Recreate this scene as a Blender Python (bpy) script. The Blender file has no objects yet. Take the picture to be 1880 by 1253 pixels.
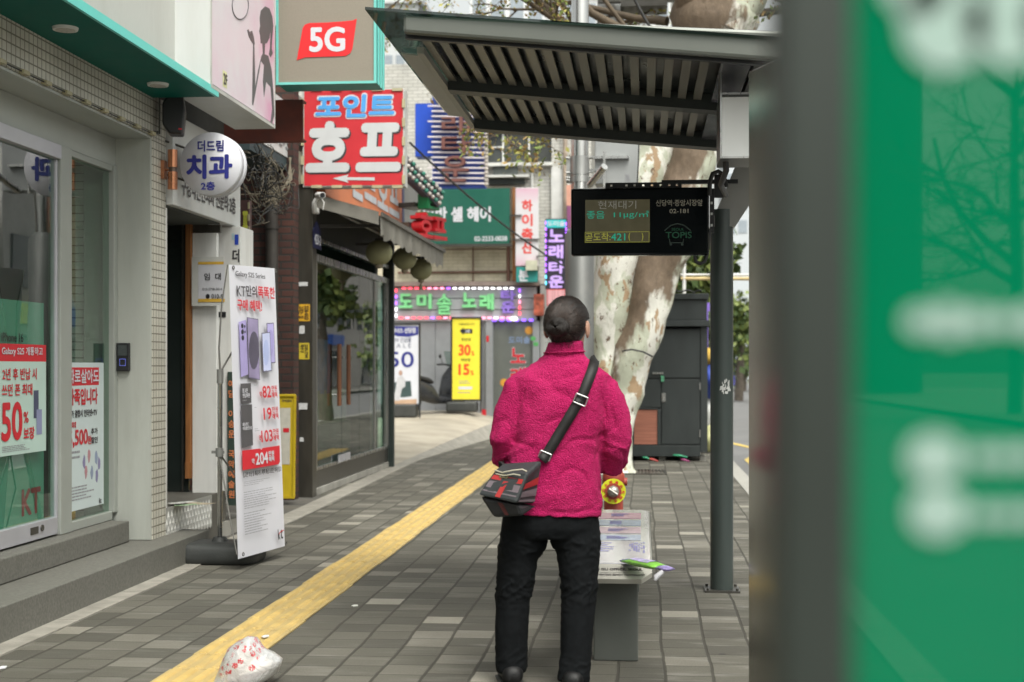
import bpy, bmesh, math, random
from mathutils import Vector, Matrix, noise
R = math.radians
random.seed(7)
SC = bpy.context.scene
# ------------------------------------------------------------------ camera, sky, sun, exposure
YAW = math.atan(240 / 2611)
CA, SA = math.cos(YAW), math.sin(YAW)
EYE = Vector((0, 0, 1.29))
FPX, HX, HY = 2611.0, 940.0, 675.0
cam = bpy.data.cameras.new("camera")
cam.sensor_width = 36
cam.lens = 36 * FPX / 1880
cam.shift_y = (HY - 626.5) / 1880
cam.clip_start = .02
cam.clip_end = 1500
cam.dof.use_dof = True
cam.dof.focus_distance = 7.2
cam.dof.aperture_fstop = 3.2
camo = bpy.data.objects.new("camera", cam)
SC.collection.objects.link(camo)
camo.location = EYE
camo.rotation_euler = (R(90), 0, YAW)
SC.camera = camo
W = bpy.data.worlds.new("World")
SC.world = W
W.use_nodes = True
wn, wl = W.node_tree.nodes, W.node_tree.links
SUN_EL, SUN_AZ = R(58), R(150)
sky = wn.new('ShaderNodeTexSky')
sky.sky_type = 'NISHITA'
sky.sun_disc = False
sky.sun_elevation = SUN_EL
sky.sun_rotation = SUN_AZ
sky.air_density = 1.0
sky.dust_density = 6.0
sky.ozone_density = 1.0
hs = wn.new('ShaderNodeHueSaturation')          # an overcast sky is nearly grey
hs.inputs['Saturation'].default_value = .16
wl.new(sky.outputs[0], hs.inputs['Color'])
tint = wn.new('ShaderNodeMix')                       # thin warm cloud
tint.data_type = 'RGBA'
tint.blend_type = 'MULTIPLY'
tint.inputs[0].default_value = 1
tint.inputs[7].default_value = (.985, 1.0, .94, 1)
wl.new(hs.outputs[0], tint.inputs[6])
wl.new(tint.outputs[2], wn['Background'].inputs[0])
wn['Background'].inputs[1].default_value = .15
sl = bpy.data.lights.new("sun", 'SUN')
sl.energy = 1.0
sl.angle = R(25)
sl.color = (1, .96, .9)
so = bpy.data.objects.new("sun", sl)
SC.collection.objects.link(so)
so.rotation_euler = (R(90) - SUN_EL, 0, R(180) - SUN_AZ)
SC.view_settings.view_transform = 'Standard'
SC.view_settings.look = 'None'
SC.view_settings.exposure = .88
SC.view_settings.gamma = 1
SC.cycles.use_denoising = True
SC.cycles.max_bounces = 10
SC.cycles.transparent_max_bounces = 12

# ------------------------------------------------------------------ helpers
FW, RT, UP = Vector((-SA, CA, 0)), Vector((CA, SA, 0)), Vector((0, 0, 1))
def ray(px, py):
    return FW + RT * ((px - HX) / FPX) + UP * ((HY - py) / FPX)
def hit(px, py, o, n):
    d = ray(px, py)
    return EYE + d * ((o - EYE).dot(n) / d.dot(n))
def gz(px, py, z=0): return hit(px, py, Vector((0, 0, z)), UP)
def gy(px, py, Y): return hit(px, py, Vector((0, Y, 0)), Vector((0, 1, 0)))
def gx(px, py, X): return hit(px, py, Vector((X, 0, 0)), Vector((1, 0, 0)))

class Fr:
    """a plane with its own axes: a to the right, b up, c out of the plane"""
    def __init__(s, o, u, v):
        s.o, s.u = Vector(o), Vector(u).normalized()
        v = Vector(v); v = v - s.u * v.dot(s.u)
        s.v = v.normalized(); s.n = s.u.cross(s.v)
    def at(s, a, b, c=0): return s.o + s.u * a + s.v * b + s.n * c
    def px(s, x, y):
        p = hit(x, y, s.o, s.n) - s.o
        return p.dot(s.u), p.dot(s.v)
    def rect(s, x0, y0, x1, y1):
        xm, ym = (x0 + x1) / 2, (y0 + y1) / 2
        return s.px(x0, ym)[0], s.px(x1, ym)[0], s.px(xm, y1)[1], s.px(xm, y0)[1]
def frY(Y): return Fr((0, Y, 0), (1, 0, 0), (0, 0, 1))      # faces the camera
def frX(X): return Fr((X, 0, 0), (0, 1, 0), (0, 0, 1))      # faces the street (+X)

class MB:
    def __init__(s): s.v, s.f, s.m, s.sm = [], [], [], []
    def add(s, vs, fs, mi=0, smooth=False):
        b = len(s.v)
        s.v += [Vector(v) for v in vs]
        for f in fs:
            s.f.append([i + b for i in f]); s.m.append(mi); s.sm.append(smooth)
    def hexa(s, p, mi=0):       # 8 corners: bottom ring then top ring
        s.add(p, [(3, 2, 1, 0), (4, 5, 6, 7), (0, 1, 5, 4), (1, 2, 6, 5), (2, 3, 7, 6), (3, 0, 4, 7)], mi)
    def box(s, x0, x1, y0, y1, z0, z1, mi=0):
        s.hexa([(x0, y0, z0), (x1, y0, z0), (x1, y1, z0), (x0, y1, z0), (x0, y0, z1), (x1, y0, z1), (x1, y1, z1), (x0, y1, z1)], mi)
    def fbox(s, fr, a0, a1, b0, b1, c0, c1, mi=0):
        q = lambda a, b, c: fr.at(a, b, c)
        s.hexa([q(a0, b0, c0), q(a1, b0, c0), q(a1, b1, c0), q(a0, b1, c0), q(a0, b0, c1), q(a1, b0, c1), q(a1, b1, c1), q(a0, b1, c1)], mi)
    def quad(s, p, mi=0): s.add(p, [tuple(range(len(p)))], mi)
    def fquad(s, fr, a0, a1, b0, b1, c=0, mi=0):
        s.quad([fr.at(a0, b0, c), fr.at(a1, b0, c), fr.at(a1, b1, c), fr.at(a0, b1, c)], mi)
    def tube(s, pts, rs, n=10, mi=0, cap=True, flat=1.0):
        pts = [Vector(p) for p in pts]
        if not hasattr(rs, '__len__'): rs = [rs] * len(pts)
        t0 = (pts[1] - pts[0]).normalized()
        a = Vector((0, 0, 1)) if abs(t0.z) < .9 else Vector((1, 0, 0))
        x = t0.cross(a).normalized()
        vs = []
        for i, p in enumerate(pts):
            t = (pts[min(i + 1, len(pts) - 1)] - pts[max(i - 1, 0)]).normalized()
            x = (x - t * x.dot(t)).normalized(); y = t.cross(x)
            for k in range(n):
                an = 2 * math.pi * k / n
                vs.append(p + (x * math.cos(an) + y * math.sin(an) * flat) * rs[i])
        fs = [(i * n + k, i * n + (k + 1) % n, (i + 1) * n + (k + 1) % n, (i + 1) * n + k) for i in range(len(pts) - 1) for k in range(n)]
        s.add(vs, fs, mi, True)
        if cap:
            s.add(vs[:n], [tuple(range(n - 1, -1, -1))], mi)
            s.add(vs[-n:], [tuple(range(n))], mi)
    def cyl(s, p0, p1, r, n=20, mi=0): s.tube([p0, p1], r, n, mi)
    def ball(s, c, rx, ry=None, rz=None, n=16, mi=0):
        ry = ry or rx; rz = rz or rx; m = n // 2; c = Vector(c); vs, fs = [], []
        for i in range(m + 1):
            th = math.pi * i / m
            for k in range(n):
                an = 2 * math.pi * k / n
                vs.append(c + Vector((rx * math.sin(th) * math.cos(an), ry * math.sin(th) * math.sin(an), rz * math.cos(th))))
        for i in range(m):
            for k in range(n):
                fs.append((i * n + k, (i + 1) * n + k, (i + 1) * n + (k + 1) % n, i * n + (k + 1) % n))
        s.add(vs, fs, mi, True)
    def prism(s, fr, poly, c0, c1, mi=0):
        n = len(poly)
        vs = [fr.at(a, b, c0) for a, b in poly] + [fr.at(a, b, c1) for a, b in poly]
        s.add(vs, [tuple(range(n, 2 * n)), tuple(range(n - 1, -1, -1))] + [(i, (i + 1) % n, n + (i + 1) % n, n + i) for i in range(n)], mi)
    def loft(s, rings, mi=0, cap=True):
        n = len(rings[0]); vs = [p for r in rings for p in r]
        fs = [(i * n + k, i * n + (k + 1) % n, (i + 1) * n + (k + 1) % n, (i + 1) * n + k) for i in range(len(rings) - 1) for k in range(n)]
        if cap: fs += [tuple(range(n - 1, -1, -1)), tuple(range((len(rings) - 1) * n, len(rings) * n))]
        s.add(vs, fs, mi, True)
    def mesh(s, name, mats, bevel=0, weld=False):
        me = bpy.data.meshes.new(name)
        me.from_pydata([tuple(v) for v in s.v], [], s.f)
        for m in (mats if isinstance(mats, (list, tuple)) else [mats]): me.materials.append(m)
        me.polygons.foreach_set('material_index', s.m)
        me.polygons.foreach_set('use_smooth', s.sm)
        bm = bmesh.new(); bm.from_mesh(me)
        if weld or bevel: bmesh.ops.remove_doubles(bm, verts=bm.verts, dist=1e-5)
        bmesh.ops.recalc_face_normals(bm, faces=bm.faces)
        if bevel:
            ed = [e for e in bm.edges if len(e.link_faces) == 2 and e.calc_face_angle(0) > .5]
            bmesh.ops.bevel(bm, geom=ed, offset=bevel, segments=2, profile=.5, affect='EDGES')
        bm.to_mesh(me); bm.free()
        return me
    def build(s, name, mats, parent=None, bevel=0, **kw):
        return place(s.mesh(name, mats, bevel), name, parent, **kw)

def place(me, name, parent=None, label=None, cat=None, group=None, kind=None):
    o = bpy.data.objects.new(name, me)
    SC.collection.objects.link(o)
    if parent:
        o.parent = parent
        p, L = parent, Vector()
        while p: L += p.location; p = p.parent
        me.transform(Matrix.Translation(-L))
    elif len(me.vertices):
        xs = [v.co for v in me.vertices]
        L = Vector(((min(v.x for v in xs) + max(v.x for v in xs)) / 2, (min(v.y for v in xs) + max(v.y for v in xs)) / 2, min(v.z for v in xs)))
        me.transform(Matrix.Translation(-L)); o.location = L
    return tag(o, label, cat, group, kind)
def tag(o, label=None, cat=None, group=None, kind=None):
    for k, v in (('label', label), ('category', cat), ('group', group), ('kind', kind)):
        if v: o[k] = v
    return o
def thing(name, label, cat, loc, group=None):
    o = bpy.data.objects.new(name, None)
    SC.collection.objects.link(o); o.location = loc; o.empty_display_size = .2
    return tag(o, label, cat, group)

# --- lettering: outlines of the built-in typeface, thickened by staggered copies
_tc = {}
def glyphs(s):
    if s not in _tc:
        cu = bpy.data.curves.new('t', 'FONT'); cu.body = s; cu.size = 1; cu.resolution_u = 4
        o = bpy.data.objects.new('t', cu); SC.collection.objects.link(o)
        me = o.evaluated_get(bpy.context.evaluated_depsgraph_get()).to_mesh()
        vs = [v.co.copy() for v in me.vertices]; fs = [tuple(p.vertices) for p in me.polygons]
        bpy.data.objects.remove(o); bpy.data.curves.remove(cu)
        _tc[s] = (vs, fs)
    return _tc[s]
def text_fit(mb, fr, s, a0, a1, b0, b1, c=.003, bold=.05, mi=0, depth=0, slant=0, rot=0):
    """letters of s filling the box a0..a1, b0..b1 of the plane"""
    vs, fs = glyphs(s)
    if not vs: return
    x0, x1 = min(v.x for v in vs), max(v.x for v in vs); y0, y1 = min(v.y for v in vs), max(v.y for v in vs)
    W_, H_ = a1 - a0, b1 - b0
    r = bold * .52 * H_ / max(1, s.count('\n') + 1)
    if rot: W_, H_ = H_, W_
    sx, sy = (W_ - 2 * r) / max(x1 - x0, 1e-4), (H_ - 2 * r) / max(y1 - y0, 1e-4)
    offs = [(0, 0)] if bold <= 0 else [(0, 0)] + [(math.cos(k * math.pi / 4), math.sin(k * math.pi / 4)) for k in range(8)]
    st = min(.0004, .0015 / len(offs)) if not depth else .0006
    am, bm_ = (a0 + a1) / 2, (b0 + b1) / 2
    for i, (ox, oy) in enumerate(offs):
        P = []
        for v in vs:
            x = (v.x - (x0 + x1) / 2) * sx + ox * r; y = (v.y - (y0 + y1) / 2) * sy + oy * r
            x += slant * y
            if rot: x, y = (y, -x) if rot < 0 else (-y, x)
            P.append((am + x, bm_ + y))
        cc = c + i * st
        n = len(P)
        mb.add([fr.at(a, b, cc) for a, b in P], fs, mi)
        if depth:
            from collections import Counter
            cnt = Counter()
            for f in fs:
                for k in range(len(f)): cnt[tuple(sorted((f[k], f[(k + 1) % len(f)])))] += 1
            mb.add([fr.at(a, b, cc) for a, b in P] + [fr.at(a, b, cc - depth) for a, b in P],
                   [(p, q, q + n, p + n) for (p, q), k in cnt.items() if k == 1], mi)
def text_px(mb, fr, s, x0, y0, x1, y1, **kw):
    a0, a1, b0, b1 = fr.rect(x0, y0, x1, y1)
    text_fit(mb, fr, s, a0, a1, b0, b1, **kw)
def build_words(mb, fr, name, mt, par):
    """one part for each word: letters that stand well apart become separate meshes"""
    if not mb.v: return
    P = list(range(len(mb.v)))
    def find(i):
        while P[i] != i: P[i] = P[P[i]]; i = P[i]
        return i
    for f in mb.f:
        r0 = find(f[0])
        for k in f[1:]: P[find(k)] = r0
    ext = {}
    A = [(v - fr.o).dot(fr.u) for v in mb.v]; Bv = [(v - fr.o).dot(fr.v) for v in mb.v]
    for i, a in enumerate(A):
        r0 = find(i); e = ext.setdefault(r0, [a, a]); e[0] = min(e[0], a); e[1] = max(e[1], a)
    rows = sorted(ext.items(), key=lambda q: q[1][0]); gap = .3 * (max(Bv) - min(Bv)); word, end, w = {}, -1e9, -1
    for r0, (x0, x1) in rows:
        if x0 > end + gap: w += 1
        end = max(end, x1); word[r0] = w
    for k in range(w + 1):
        m2 = MB(); ids = {}
        for f, mi, sm in zip(mb.f, mb.m, mb.sm):
            if word[find(f[0])] != k: continue
            for i in f:
                if i not in ids: ids[i] = len(m2.v); m2.v.append(mb.v[i])
            m2.f.append([ids[i] for i in f]); m2.m.append(mi); m2.sm.append(sm)
        m2.build(name, mt, par)
def fine_print(mb, fr, a0, a1, b0, b1, rows, c=.003, seed=1, fill=.45, mi=0):
    rr = random.Random(seed); dz = (b1 - b0) / rows
    for i in range(rows):
        z = b1 - (i + .5) * dz; x = a0; end = a0 + (a1 - a0) * rr.uniform(.55, 1)
        while x < end:
            w = rr.uniform(.03, .12) * (a1 - a0)
            mb.fquad(fr, x, min(x + w, end), z - dz * fill / 2, z + dz * fill / 2, c, mi)
            x += w + (a1 - a0) * .014

# ------------------------------------------------------------------ materials (all procedural)
def mat(name, col, rough=.6, metal=0, var=.12, scale=6, bump=0, bscale=90, spec=.5, dirt=0, dcol=(.05, .045, .035), dscale=1.5, stretch=None, emit=None, es=1, coat=0, alpha=None):
    m = bpy.data.materials.new(name); m.use_nodes = True
    nt = m.node_tree; N, L = nt.nodes, nt.links; b = N['Principled BSDF']
    b.inputs['Roughness'].default_value = rough; b.inputs['Metallic'].default_value = metal
    b.inputs['Specular IOR Level'].default_value = spec
    if coat: b.inputs['Coat Weight'].default_value = coat
    g = N.new('ShaderNodeNewGeometry'); pos = g.outputs['Position']
    if stretch:
        mp = N.new('ShaderNodeMapping'); mp.inputs['Scale'].default_value = stretch
        L.new(pos, mp.inputs[0]); pos = mp.outputs[0]
    c = (*col, 1)
    if var or dirt:
        nz = N.new('ShaderNodeTexNoise'); nz.inputs['Scale'].default_value = scale; nz.inputs['Detail'].default_value = 6
        L.new(pos, nz.inputs['Vector'])
        mx = N.new('ShaderNodeMix'); mx.data_type = 'RGBA'
        mx.inputs[6].default_value = tuple(min(1, k * (1 - var)) for k in col) + (1,)
        mx.inputs[7].default_value = tuple(min(1, k * (1 + var)) for k in col) + (1,)
        rp = N.new('ShaderNodeMapRange'); rp.inputs[1].default_value = .3; rp.inputs[2].default_value = .7
        L.new(nz.outputs[0], rp.inputs[0]); L.new(rp.outputs[0], mx.inputs[0]); out = mx.outputs[2]
        if dirt:
            n2 = N.new('ShaderNodeTexNoise'); n2.inputs['Scale'].default_value = dscale; n2.inputs['Detail'].default_value = 9; n2.inputs['Roughness'].default_value = .65
            L.new(pos, n2.inputs['Vector'])
            r2 = N.new('ShaderNodeMapRange'); r2.inputs[1].default_value = .48; r2.inputs[2].default_value = .72; r2.inputs[4].default_value = dirt
            L.new(n2.outputs[0], r2.inputs[0])
            m2 = N.new('ShaderNodeMix'); m2.data_type = 'RGBA'; L.new(r2.outputs[0], m2.inputs[0]); L.new(out, m2.inputs[6]); m2.inputs[7].default_value = (*dcol, 1)
            out = m2.outputs[2]
        L.new(out, b.inputs['Base Color'])
        rv = N.new('ShaderNodeMapRange'); rv.inputs[3].default_value = max(0, rough - .08); rv.inputs[4].default_value = min(1, rough + .08)
        L.new(nz.outputs[0], rv.inputs[0]); L.new(rv.outputs[0], b.inputs['Roughness'])
    else: b.inputs['Base Color'].default_value = c
    if bump:
        n3 = N.new('ShaderNodeTexNoise'); n3.inputs['Scale'].default_value = bscale; n3.inputs['Detail'].default_value = 4
        L.new(pos, n3.inputs['Vector'])
        bp = N.new('ShaderNodeBump'); bp.inputs['Strength'].default_value = bump; bp.inputs['Distance'].default_value = .01
        L.new(n3.outputs[0], bp.inputs['Height']); L.new(bp.outputs[0], b.inputs['Normal'])
    if emit:
        b.inputs['Emission Color'].default_value = (*emit, 1); b.inputs['Emission Strength'].default_value = es
    return m
def nodes_of(m): return m.node_tree.nodes, m.node_tree.links, m.node_tree.nodes['Principled BSDF']
def math_n(N, L, op, a, b=None, c=None):
    n = N.new('ShaderNodeMath'); n.operation = op
    for i, v in enumerate((a, b, c)):
        if v is None: continue
        if isinstance(v, (int, float)): n.inputs[i].default_value = v
        else: L.new(v, n.inputs[i])
    return n.outputs[0]
def mixc(N, L, f, a, b):
    n = N.new('ShaderNodeMix'); n.data_type = 'RGBA'
    for i, v in ((0, f), (6, a), (7, b)):
        if isinstance(v, (int, float)): n.inputs[i].default_value = v
        elif isinstance(v, tuple): n.inputs[i].default_value = (*v, 1) if len(v) == 3 else v
        else: L.new(v, n.inputs[i])
    return n.outputs[2]
def glass_mat(name, tint=(.75, .82, .8), ior=1.5, rough=.0, gloss=1.0):
    m = bpy.data.materials.new(name); m.use_nodes = True
    N, L = m.node_tree.nodes, m.node_tree.links; N.remove(N['Principled BSDF'])
    tr = N.new('ShaderNodeBsdfTransparent'); tr.inputs[0].default_value = (*tint, 1)
    gl = N.new('ShaderNodeBsdfGlossy'); gl.inputs['Roughness'].default_value = rough; gl.inputs[0].default_value = (gloss, gloss, gloss, 1)
    fr = N.new('ShaderNodeFresnel'); fr.inputs[0].default_value = ior
    g = N.new('ShaderNodeNewGeometry'); nz = N.new('ShaderNodeTexNoise'); nz.inputs['Scale'].default_value = 1.3
    bp = N.new('ShaderNodeBump'); bp.inputs['Strength'].default_value = .05; bp.inputs['Distance'].default_value = .02
    L.new(g.outputs['Position'], nz.inputs['Vector']); L.new(nz.outputs[0], bp.inputs['Height']); L.new(bp.outputs[0], gl.inputs['Normal'])
    mx = N.new('ShaderNodeMixShader')
    inv = N.new('ShaderNodeMath'); inv.operation = 'SUBTRACT'; inv.inputs[0].default_value = 1; L.new(g.outputs['Backfacing'], inv.inputs[1])   # the far face of a pane does not mirror again
    ml = N.new('ShaderNodeMath'); ml.operation = 'MULTIPLY'; L.new(fr.outputs[0], ml.inputs[0]); L.new(inv.outputs[0], ml.inputs[1])
    L.new(ml.outputs[0], mx.inputs[0]); L.new(tr.outputs[0], mx.inputs[1]); L.new(gl.outputs[0], mx.inputs[2])
    L.new(mx.outputs[0], N['Material Output'].inputs[0])
    return m
def grid_mat(name, axes, bw, bh, mortar, cols, mcol, rough=.5, offset=0, var=.3, bump=.4, msoft=.15):
    """tiles or bricks by world position; axes: which coordinates run along and up the wall"""
    m = mat(name, cols[0], rough, var=0); N, L, b = nodes_of(m)
    g = N.new('ShaderNodeNewGeometry'); sp = N.new('ShaderNodeSeparateXYZ'); L.new(g.outputs['Position'], sp.inputs[0])
    cb = N.new('ShaderNodeCombineXYZ'); L.new(sp.outputs[axes[0]], cb.inputs[0]); L.new(sp.outputs[axes[1]], cb.inputs[1])
    br = N.new('ShaderNodeTexBrick'); L.new(cb.outputs[0], br.inputs['Vector'])
    br.offset = offset; br.inputs['Scale'].default_value = 1; br.inputs['Brick Width'].default_value = bw; br.inputs['Row Height'].default_value = bh
    br.inputs['Mortar Size'].default_value = mortar; br.inputs['Mortar Smooth'].default_value = msoft
    br.inputs['Color1'].default_value = (*cols[0], 1); br.inputs['Color2'].default_value = (*cols[1], 1); br.inputs['Mortar'].default_value = (*mcol, 1)
    nz = N.new('ShaderNodeTexNoise'); nz.inputs['Scale'].default_value = 3; nz.inputs['Detail'].default_value = 8; L.new(g.outputs['Position'], nz.inputs['Vector'])
    rp = N.new('ShaderNodeMapRange'); rp.inputs[1].default_value = .3; rp.inputs[2].default_value = .75; rp.inputs[3].default_value = 1.05; rp.inputs[4].default_value = 1 - var
    L.new(nz.outputs[0], rp.inputs[0])
    v = N.new('ShaderNodeVectorMath'); v.operation = 'SCALE'; L.new(br.outputs[0], v.inputs[0]); L.new(rp.outputs[0], v.inputs[3])
    L.new(v.outputs[0], b.inputs['Base Color'])
    bp = N.new('ShaderNodeBump'); bp.invert = True; bp.inputs['Strength'].default_value = bump; bp.inputs['Distance'].default_value = .004
    L.new(br.outputs[1], bp.inputs['Height']); L.new(bp.outputs[0], b.inputs['Normal'])
    return m

K = {}
K['white_panel'] = mat('white_panel', (.56, .57, .56), .45, var=.05, dirt=.22, dscale=3, stretch=(2.5, 2.5, .4), dcol=(.25, .23, .19))
K['white_print'] = mat('white_print', (.6, .6, .64), .5, var=.03)
K['white_paint'] = mat('white_paint', (.7, .7, .68), .5, var=.06, dirt=.3, dscale=2.5, stretch=(2.5, 2.5, .35), dcol=(.28, .25, .2))
K['black'] = mat('black_ink', (.012, .012, .016), .5, var=0)
K['char'] = mat('charcoal', (.05, .045, .05), .5, var=0)
K['grey_ink'] = mat('grey_ink', (.28, .28, .3), .6, var=0)
K['red'] = mat('red_ink', (.56, .014, .026), .5, var=.05)
K['navy'] = mat('navy_ink', (.02, .025, .2), .5, var=0)
K['blue_ink'] = mat('blue_ink', (.02, .06, .42), .5, var=0)
K['sky_blue'] = mat('sky_blue_ink', (.08, .33, .72), .5, var=.06)
K['steel'] = mat('brushed_steel', (.55, .55, .54), .28, 1, var=.1, scale=3, stretch=(6, 6, .4))
K['dark_steel'] = mat('dark_steel', (.1, .095, .085), .35, .6, var=.2, scale=5, dirt=.3)
K['gunmetal'] = mat('gunmetal_paint', (.052, .066, .062), .38, .1, var=.1, scale=4, dirt=.12, dcol=(.12, .12, .1))
K['fascia'] = mat('grey_fascia_paint', (.13, .14, .125), .34, .25, var=.06, scale=3)
K['black_plastic'] = mat('black_plastic', (.015, .016, .018), .4, var=.1)
K['rubber'] = mat('black_rubber', (.034, .037, .036), .55, var=.2, dirt=.25, dcol=(.09, .085, .07), bump=.15)
K['concrete'] = mat('concrete', (.3, .29, .26), .85, var=.18, scale=4, dirt=.35, dcol=(.12, .11, .09), bump=.25)
K['granite'] = mat('grey_granite', (.135, .132, .115), .7, var=.22, scale=60, dirt=.35, dcol=(.075, .075, .06), dscale=1.3, bump=.1)
K['yellow'] = mat('yellow_print', (.78, .66, .04), .5, var=.04)
K['cable'] = mat('black_cable', (.02, .02, .02), .5, var=0)
K['tan_cable'] = mat('tan_cable', (.13, .11, .075), .6, var=.1)
K['beige'] = mat('beige_clip', (.42, .38, .24), .5, var=.1)
K['wood'] = mat('orange_wood', (.3, .12, .035), .6, var=.3, scale=8, stretch=(8, 8, .6), dirt=.4)
K['glass'] = glass_mat('window_glass', (.72, .8, .77))
K['shop_glass'] = glass_mat('shop_glass', (.72, .86, .79), 2.4)
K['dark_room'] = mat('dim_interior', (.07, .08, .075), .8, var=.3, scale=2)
# ------------------------------------------------------------------ the ground
def paving_mat():
    m = mat('paving_blocks', (.1, .1, .09), .8, var=0); N, L, b = nodes_of(m)
    g = N.new('ShaderNodeNewGeometry'); sp = N.new('ShaderNodeSeparateXYZ'); L.new(g.outputs['Position'], sp.inputs[0])
    nz = N.new('ShaderNodeTexNoise'); nz.inputs['Scale'].default_value = .7; L.new(g.outputs['Position'], nz.inputs['Vector'])
    wob = math_n(N, L, 'MULTIPLY', math_n(N, L, 'SUBTRACT', nz.outputs[0], .5), .05)
    x = math_n(N, L, 'DIVIDE', math_n(N, L, 'ADD', math_n(N, L, 'ADD', sp.outputs[0], wob), 20.11), .2)
    col = math_n(N, L, 'FLOOR', x); fx = math_n(N, L, 'FRACT', x)
    wn1 = N.new('ShaderNodeTexWhiteNoise'); wn1.noise_dimensions = '1D'; L.new(col, wn1.inputs['W'])
    y = math_n(N, L, 'ADD', math_n(N, L, 'DIVIDE', math_n(N, L, 'ADD', sp.outputs[1], 20), .2), wn1.outputs[0])
    row = math_n(N, L, 'FLOOR', y); fy = math_n(N, L, 'FRACT', y)
    cv = N.new('ShaderNodeCombineXYZ'); L.new(col, cv.inputs[0]); L.new(row, cv.inputs[1])
    w2 = N.new('ShaderNodeTexWhiteNoise'); w2.noise_dimensions = '3D'; L.new(cv.outputs[0], w2.inputs['Vector'])
    def edge(f, w):   # 1 in the joint
        d = math_n(N, L, 'MINIMUM', f, math_n(N, L, 'SUBTRACT', 1, f))
        mr = N.new('ShaderNodeMapRange'); mr.inputs[1].default_value = w * .5; mr.inputs[2].default_value = w; mr.inputs[3].default_value = 1; mr.inputs[4].default_value = 0
        L.new(d, mr.inputs[0]); return mr.outputs[0]
    jn = N.new('ShaderNodeTexNoise'); jn.inputs['Scale'].default_value = 9; jn.inputs['Detail'].default_value = 5; L.new(g.outputs['Position'], jn.inputs['Vector'])
    chip = math_n(N, L, 'MULTIPLY', math_n(N, L, 'SUBTRACT', jn.outputs[0], .42), .16)        # chipped edges
    fx, fy = math_n(N, L, 'ADD', fx, math_n(N, L, 'MULTIPLY', chip, .35)), math_n(N, L, 'ADD', fy, math_n(N, L, 'MULTIPLY', chip, .3))
    jx, jy = edge(fx, .045), edge(fy, .026)
    joint = math_n(N, L, 'MAXIMUM', jx, jy)
    rp = N.new('ShaderNodeValToRGB'); e = rp.color_ramp.elements
    rp.color_ramp.interpolation = 'CONSTANT'
    e[0].position = 0; e[0].color = (.069, .065, .052, 1); e[1].position = .22; e[1].color = (.088, .083, .066, 1)
    for p, c in ((.45, (.102, .096, .077)), (.62, (.117, .11, .089)), (.8, (.078, .074, .059)), (.895, (.155, .146, .12)), (.965, (.25, .235, .195))):
        k = e.new(p); k.color = (*c, 1)
    L.new(w2.outputs[0], rp.inputs[0])
    # fine grain and wear
    fine = N.new('ShaderNodeTexNoise'); fine.inputs['Scale'].default_value = 170; fine.inputs['Detail'].default_value = 4; L.new(g.outputs['Position'], fine.inputs['Vector'])
    fr_ = N.new('ShaderNodeMapRange'); fr_.inputs[1].default_value = .3; fr_.inputs[2].default_value = .7; fr_.inputs[3].default_value = .72; fr_.inputs[4].default_value = 1.3; L.new(fine.outputs[0], fr_.inputs[0])
    sc = N.new('ShaderNodeVectorMath'); sc.operation = 'SCALE'; L.new(rp.outputs[0], sc.inputs[0]); L.new(fr_.outputs[0], sc.inputs[3])
    mp = N.new('ShaderNodeMapping'); mp.inputs['Scale'].default_value = (1.6, 7, 1); L.new(g.outputs['Position'], mp.inputs[0])
    wr = N.new('ShaderNodeTexNoise'); wr.inputs['Scale'].default_value = 1.6; wr.inputs['Detail'].default_value = 8; wr.inputs['Roughness'].default_value = .62; L.new(mp.outputs[0], wr.inputs['Vector'])
    r2 = N.new('ShaderNodeMapRange'); r2.inputs[1].default_value = .52; r2.inputs[2].default_value = .68; r2.inputs[4].default_value = .9; L.new(wr.outputs[0], r2.inputs[0])
    # wear is heavier on the kerb side and farther on
    side = N.new('ShaderNodeMapRange'); side.inputs[1].default_value = -1.2; side.inputs[2].default_value = .8; side.inputs[3].default_value = .35; side.inputs[4].default_value = 1; L.new(sp.outputs[0], side.inputs[0])
    wf = math_n(N, L, 'MULTIPLY', math_n(N, L, 'MULTIPLY', r2.outputs[0], side.outputs[0]), math_n(N, L, 'ADD', math_n(N, L, 'MULTIPLY', w2.outputs[0], .9), .3))
    c1 = mixc(N, L, wf, sc.outputs[0], (.25, .24, .215))
    c2 = mixc(N, L, math_n(N, L, 'MULTIPLY', joint, .85), c1, (.034, .031, .023))
    st = N.new('ShaderNodeTexNoise'); st.inputs['Scale'].default_value = .55; st.inputs['Detail'].default_value = 7; st.inputs['Roughness'].default_value = .7; L.new(g.outputs['Position'], st.inputs['Vector'])
    sm = N.new('ShaderNodeMapRange'); sm.inputs[1].default_value = .45; sm.inputs[2].default_value = .72; sm.inputs[4].default_value = .42; L.new(st.outputs[0], sm.inputs[0])
    c2 = mixc(N, L, sm.outputs[0], c2, (.05, .044, .032))                                  # old stains
    gum = N.new('ShaderNodeTexVoronoi'); gum.inputs['Scale'].default_value = 2.4; L.new(g.outputs['Position'], gum.inputs['Vector'])
    gm1 = N.new('ShaderNodeMapRange'); gm1.inputs[1].default_value = .035; gm1.inputs[2].default_value = .05; gm1.inputs[3].default_value = .8; gm1.inputs[4].default_value = 0; L.new(gum.outputs[0], gm1.inputs[0])
    c2 = mixc(N, L, gm1.outputs[0], c2, (.03, .028, .026))                                 # trodden gum
    L.new(c2, b.inputs['Base Color'])
    hgt = math_n(N, L, 'ADD', math_n(N, L, 'MULTIPLY', joint, -1), math_n(N, L, 'MULTIPLY', fine.outputs[0], .25))
    hgt = math_n(N, L, 'ADD', hgt, math_n(N, L, 'MULTIPLY', w2.outputs[0], .6))
    bp = N.new('ShaderNodeBump'); bp.inputs['Strength'].default_value = .55; bp.inputs['Distance'].default_value = .006
    L.new(hgt, bp.inputs['Height']); L.new(bp.outputs[0], b.inputs['Normal'])
    return m
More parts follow.
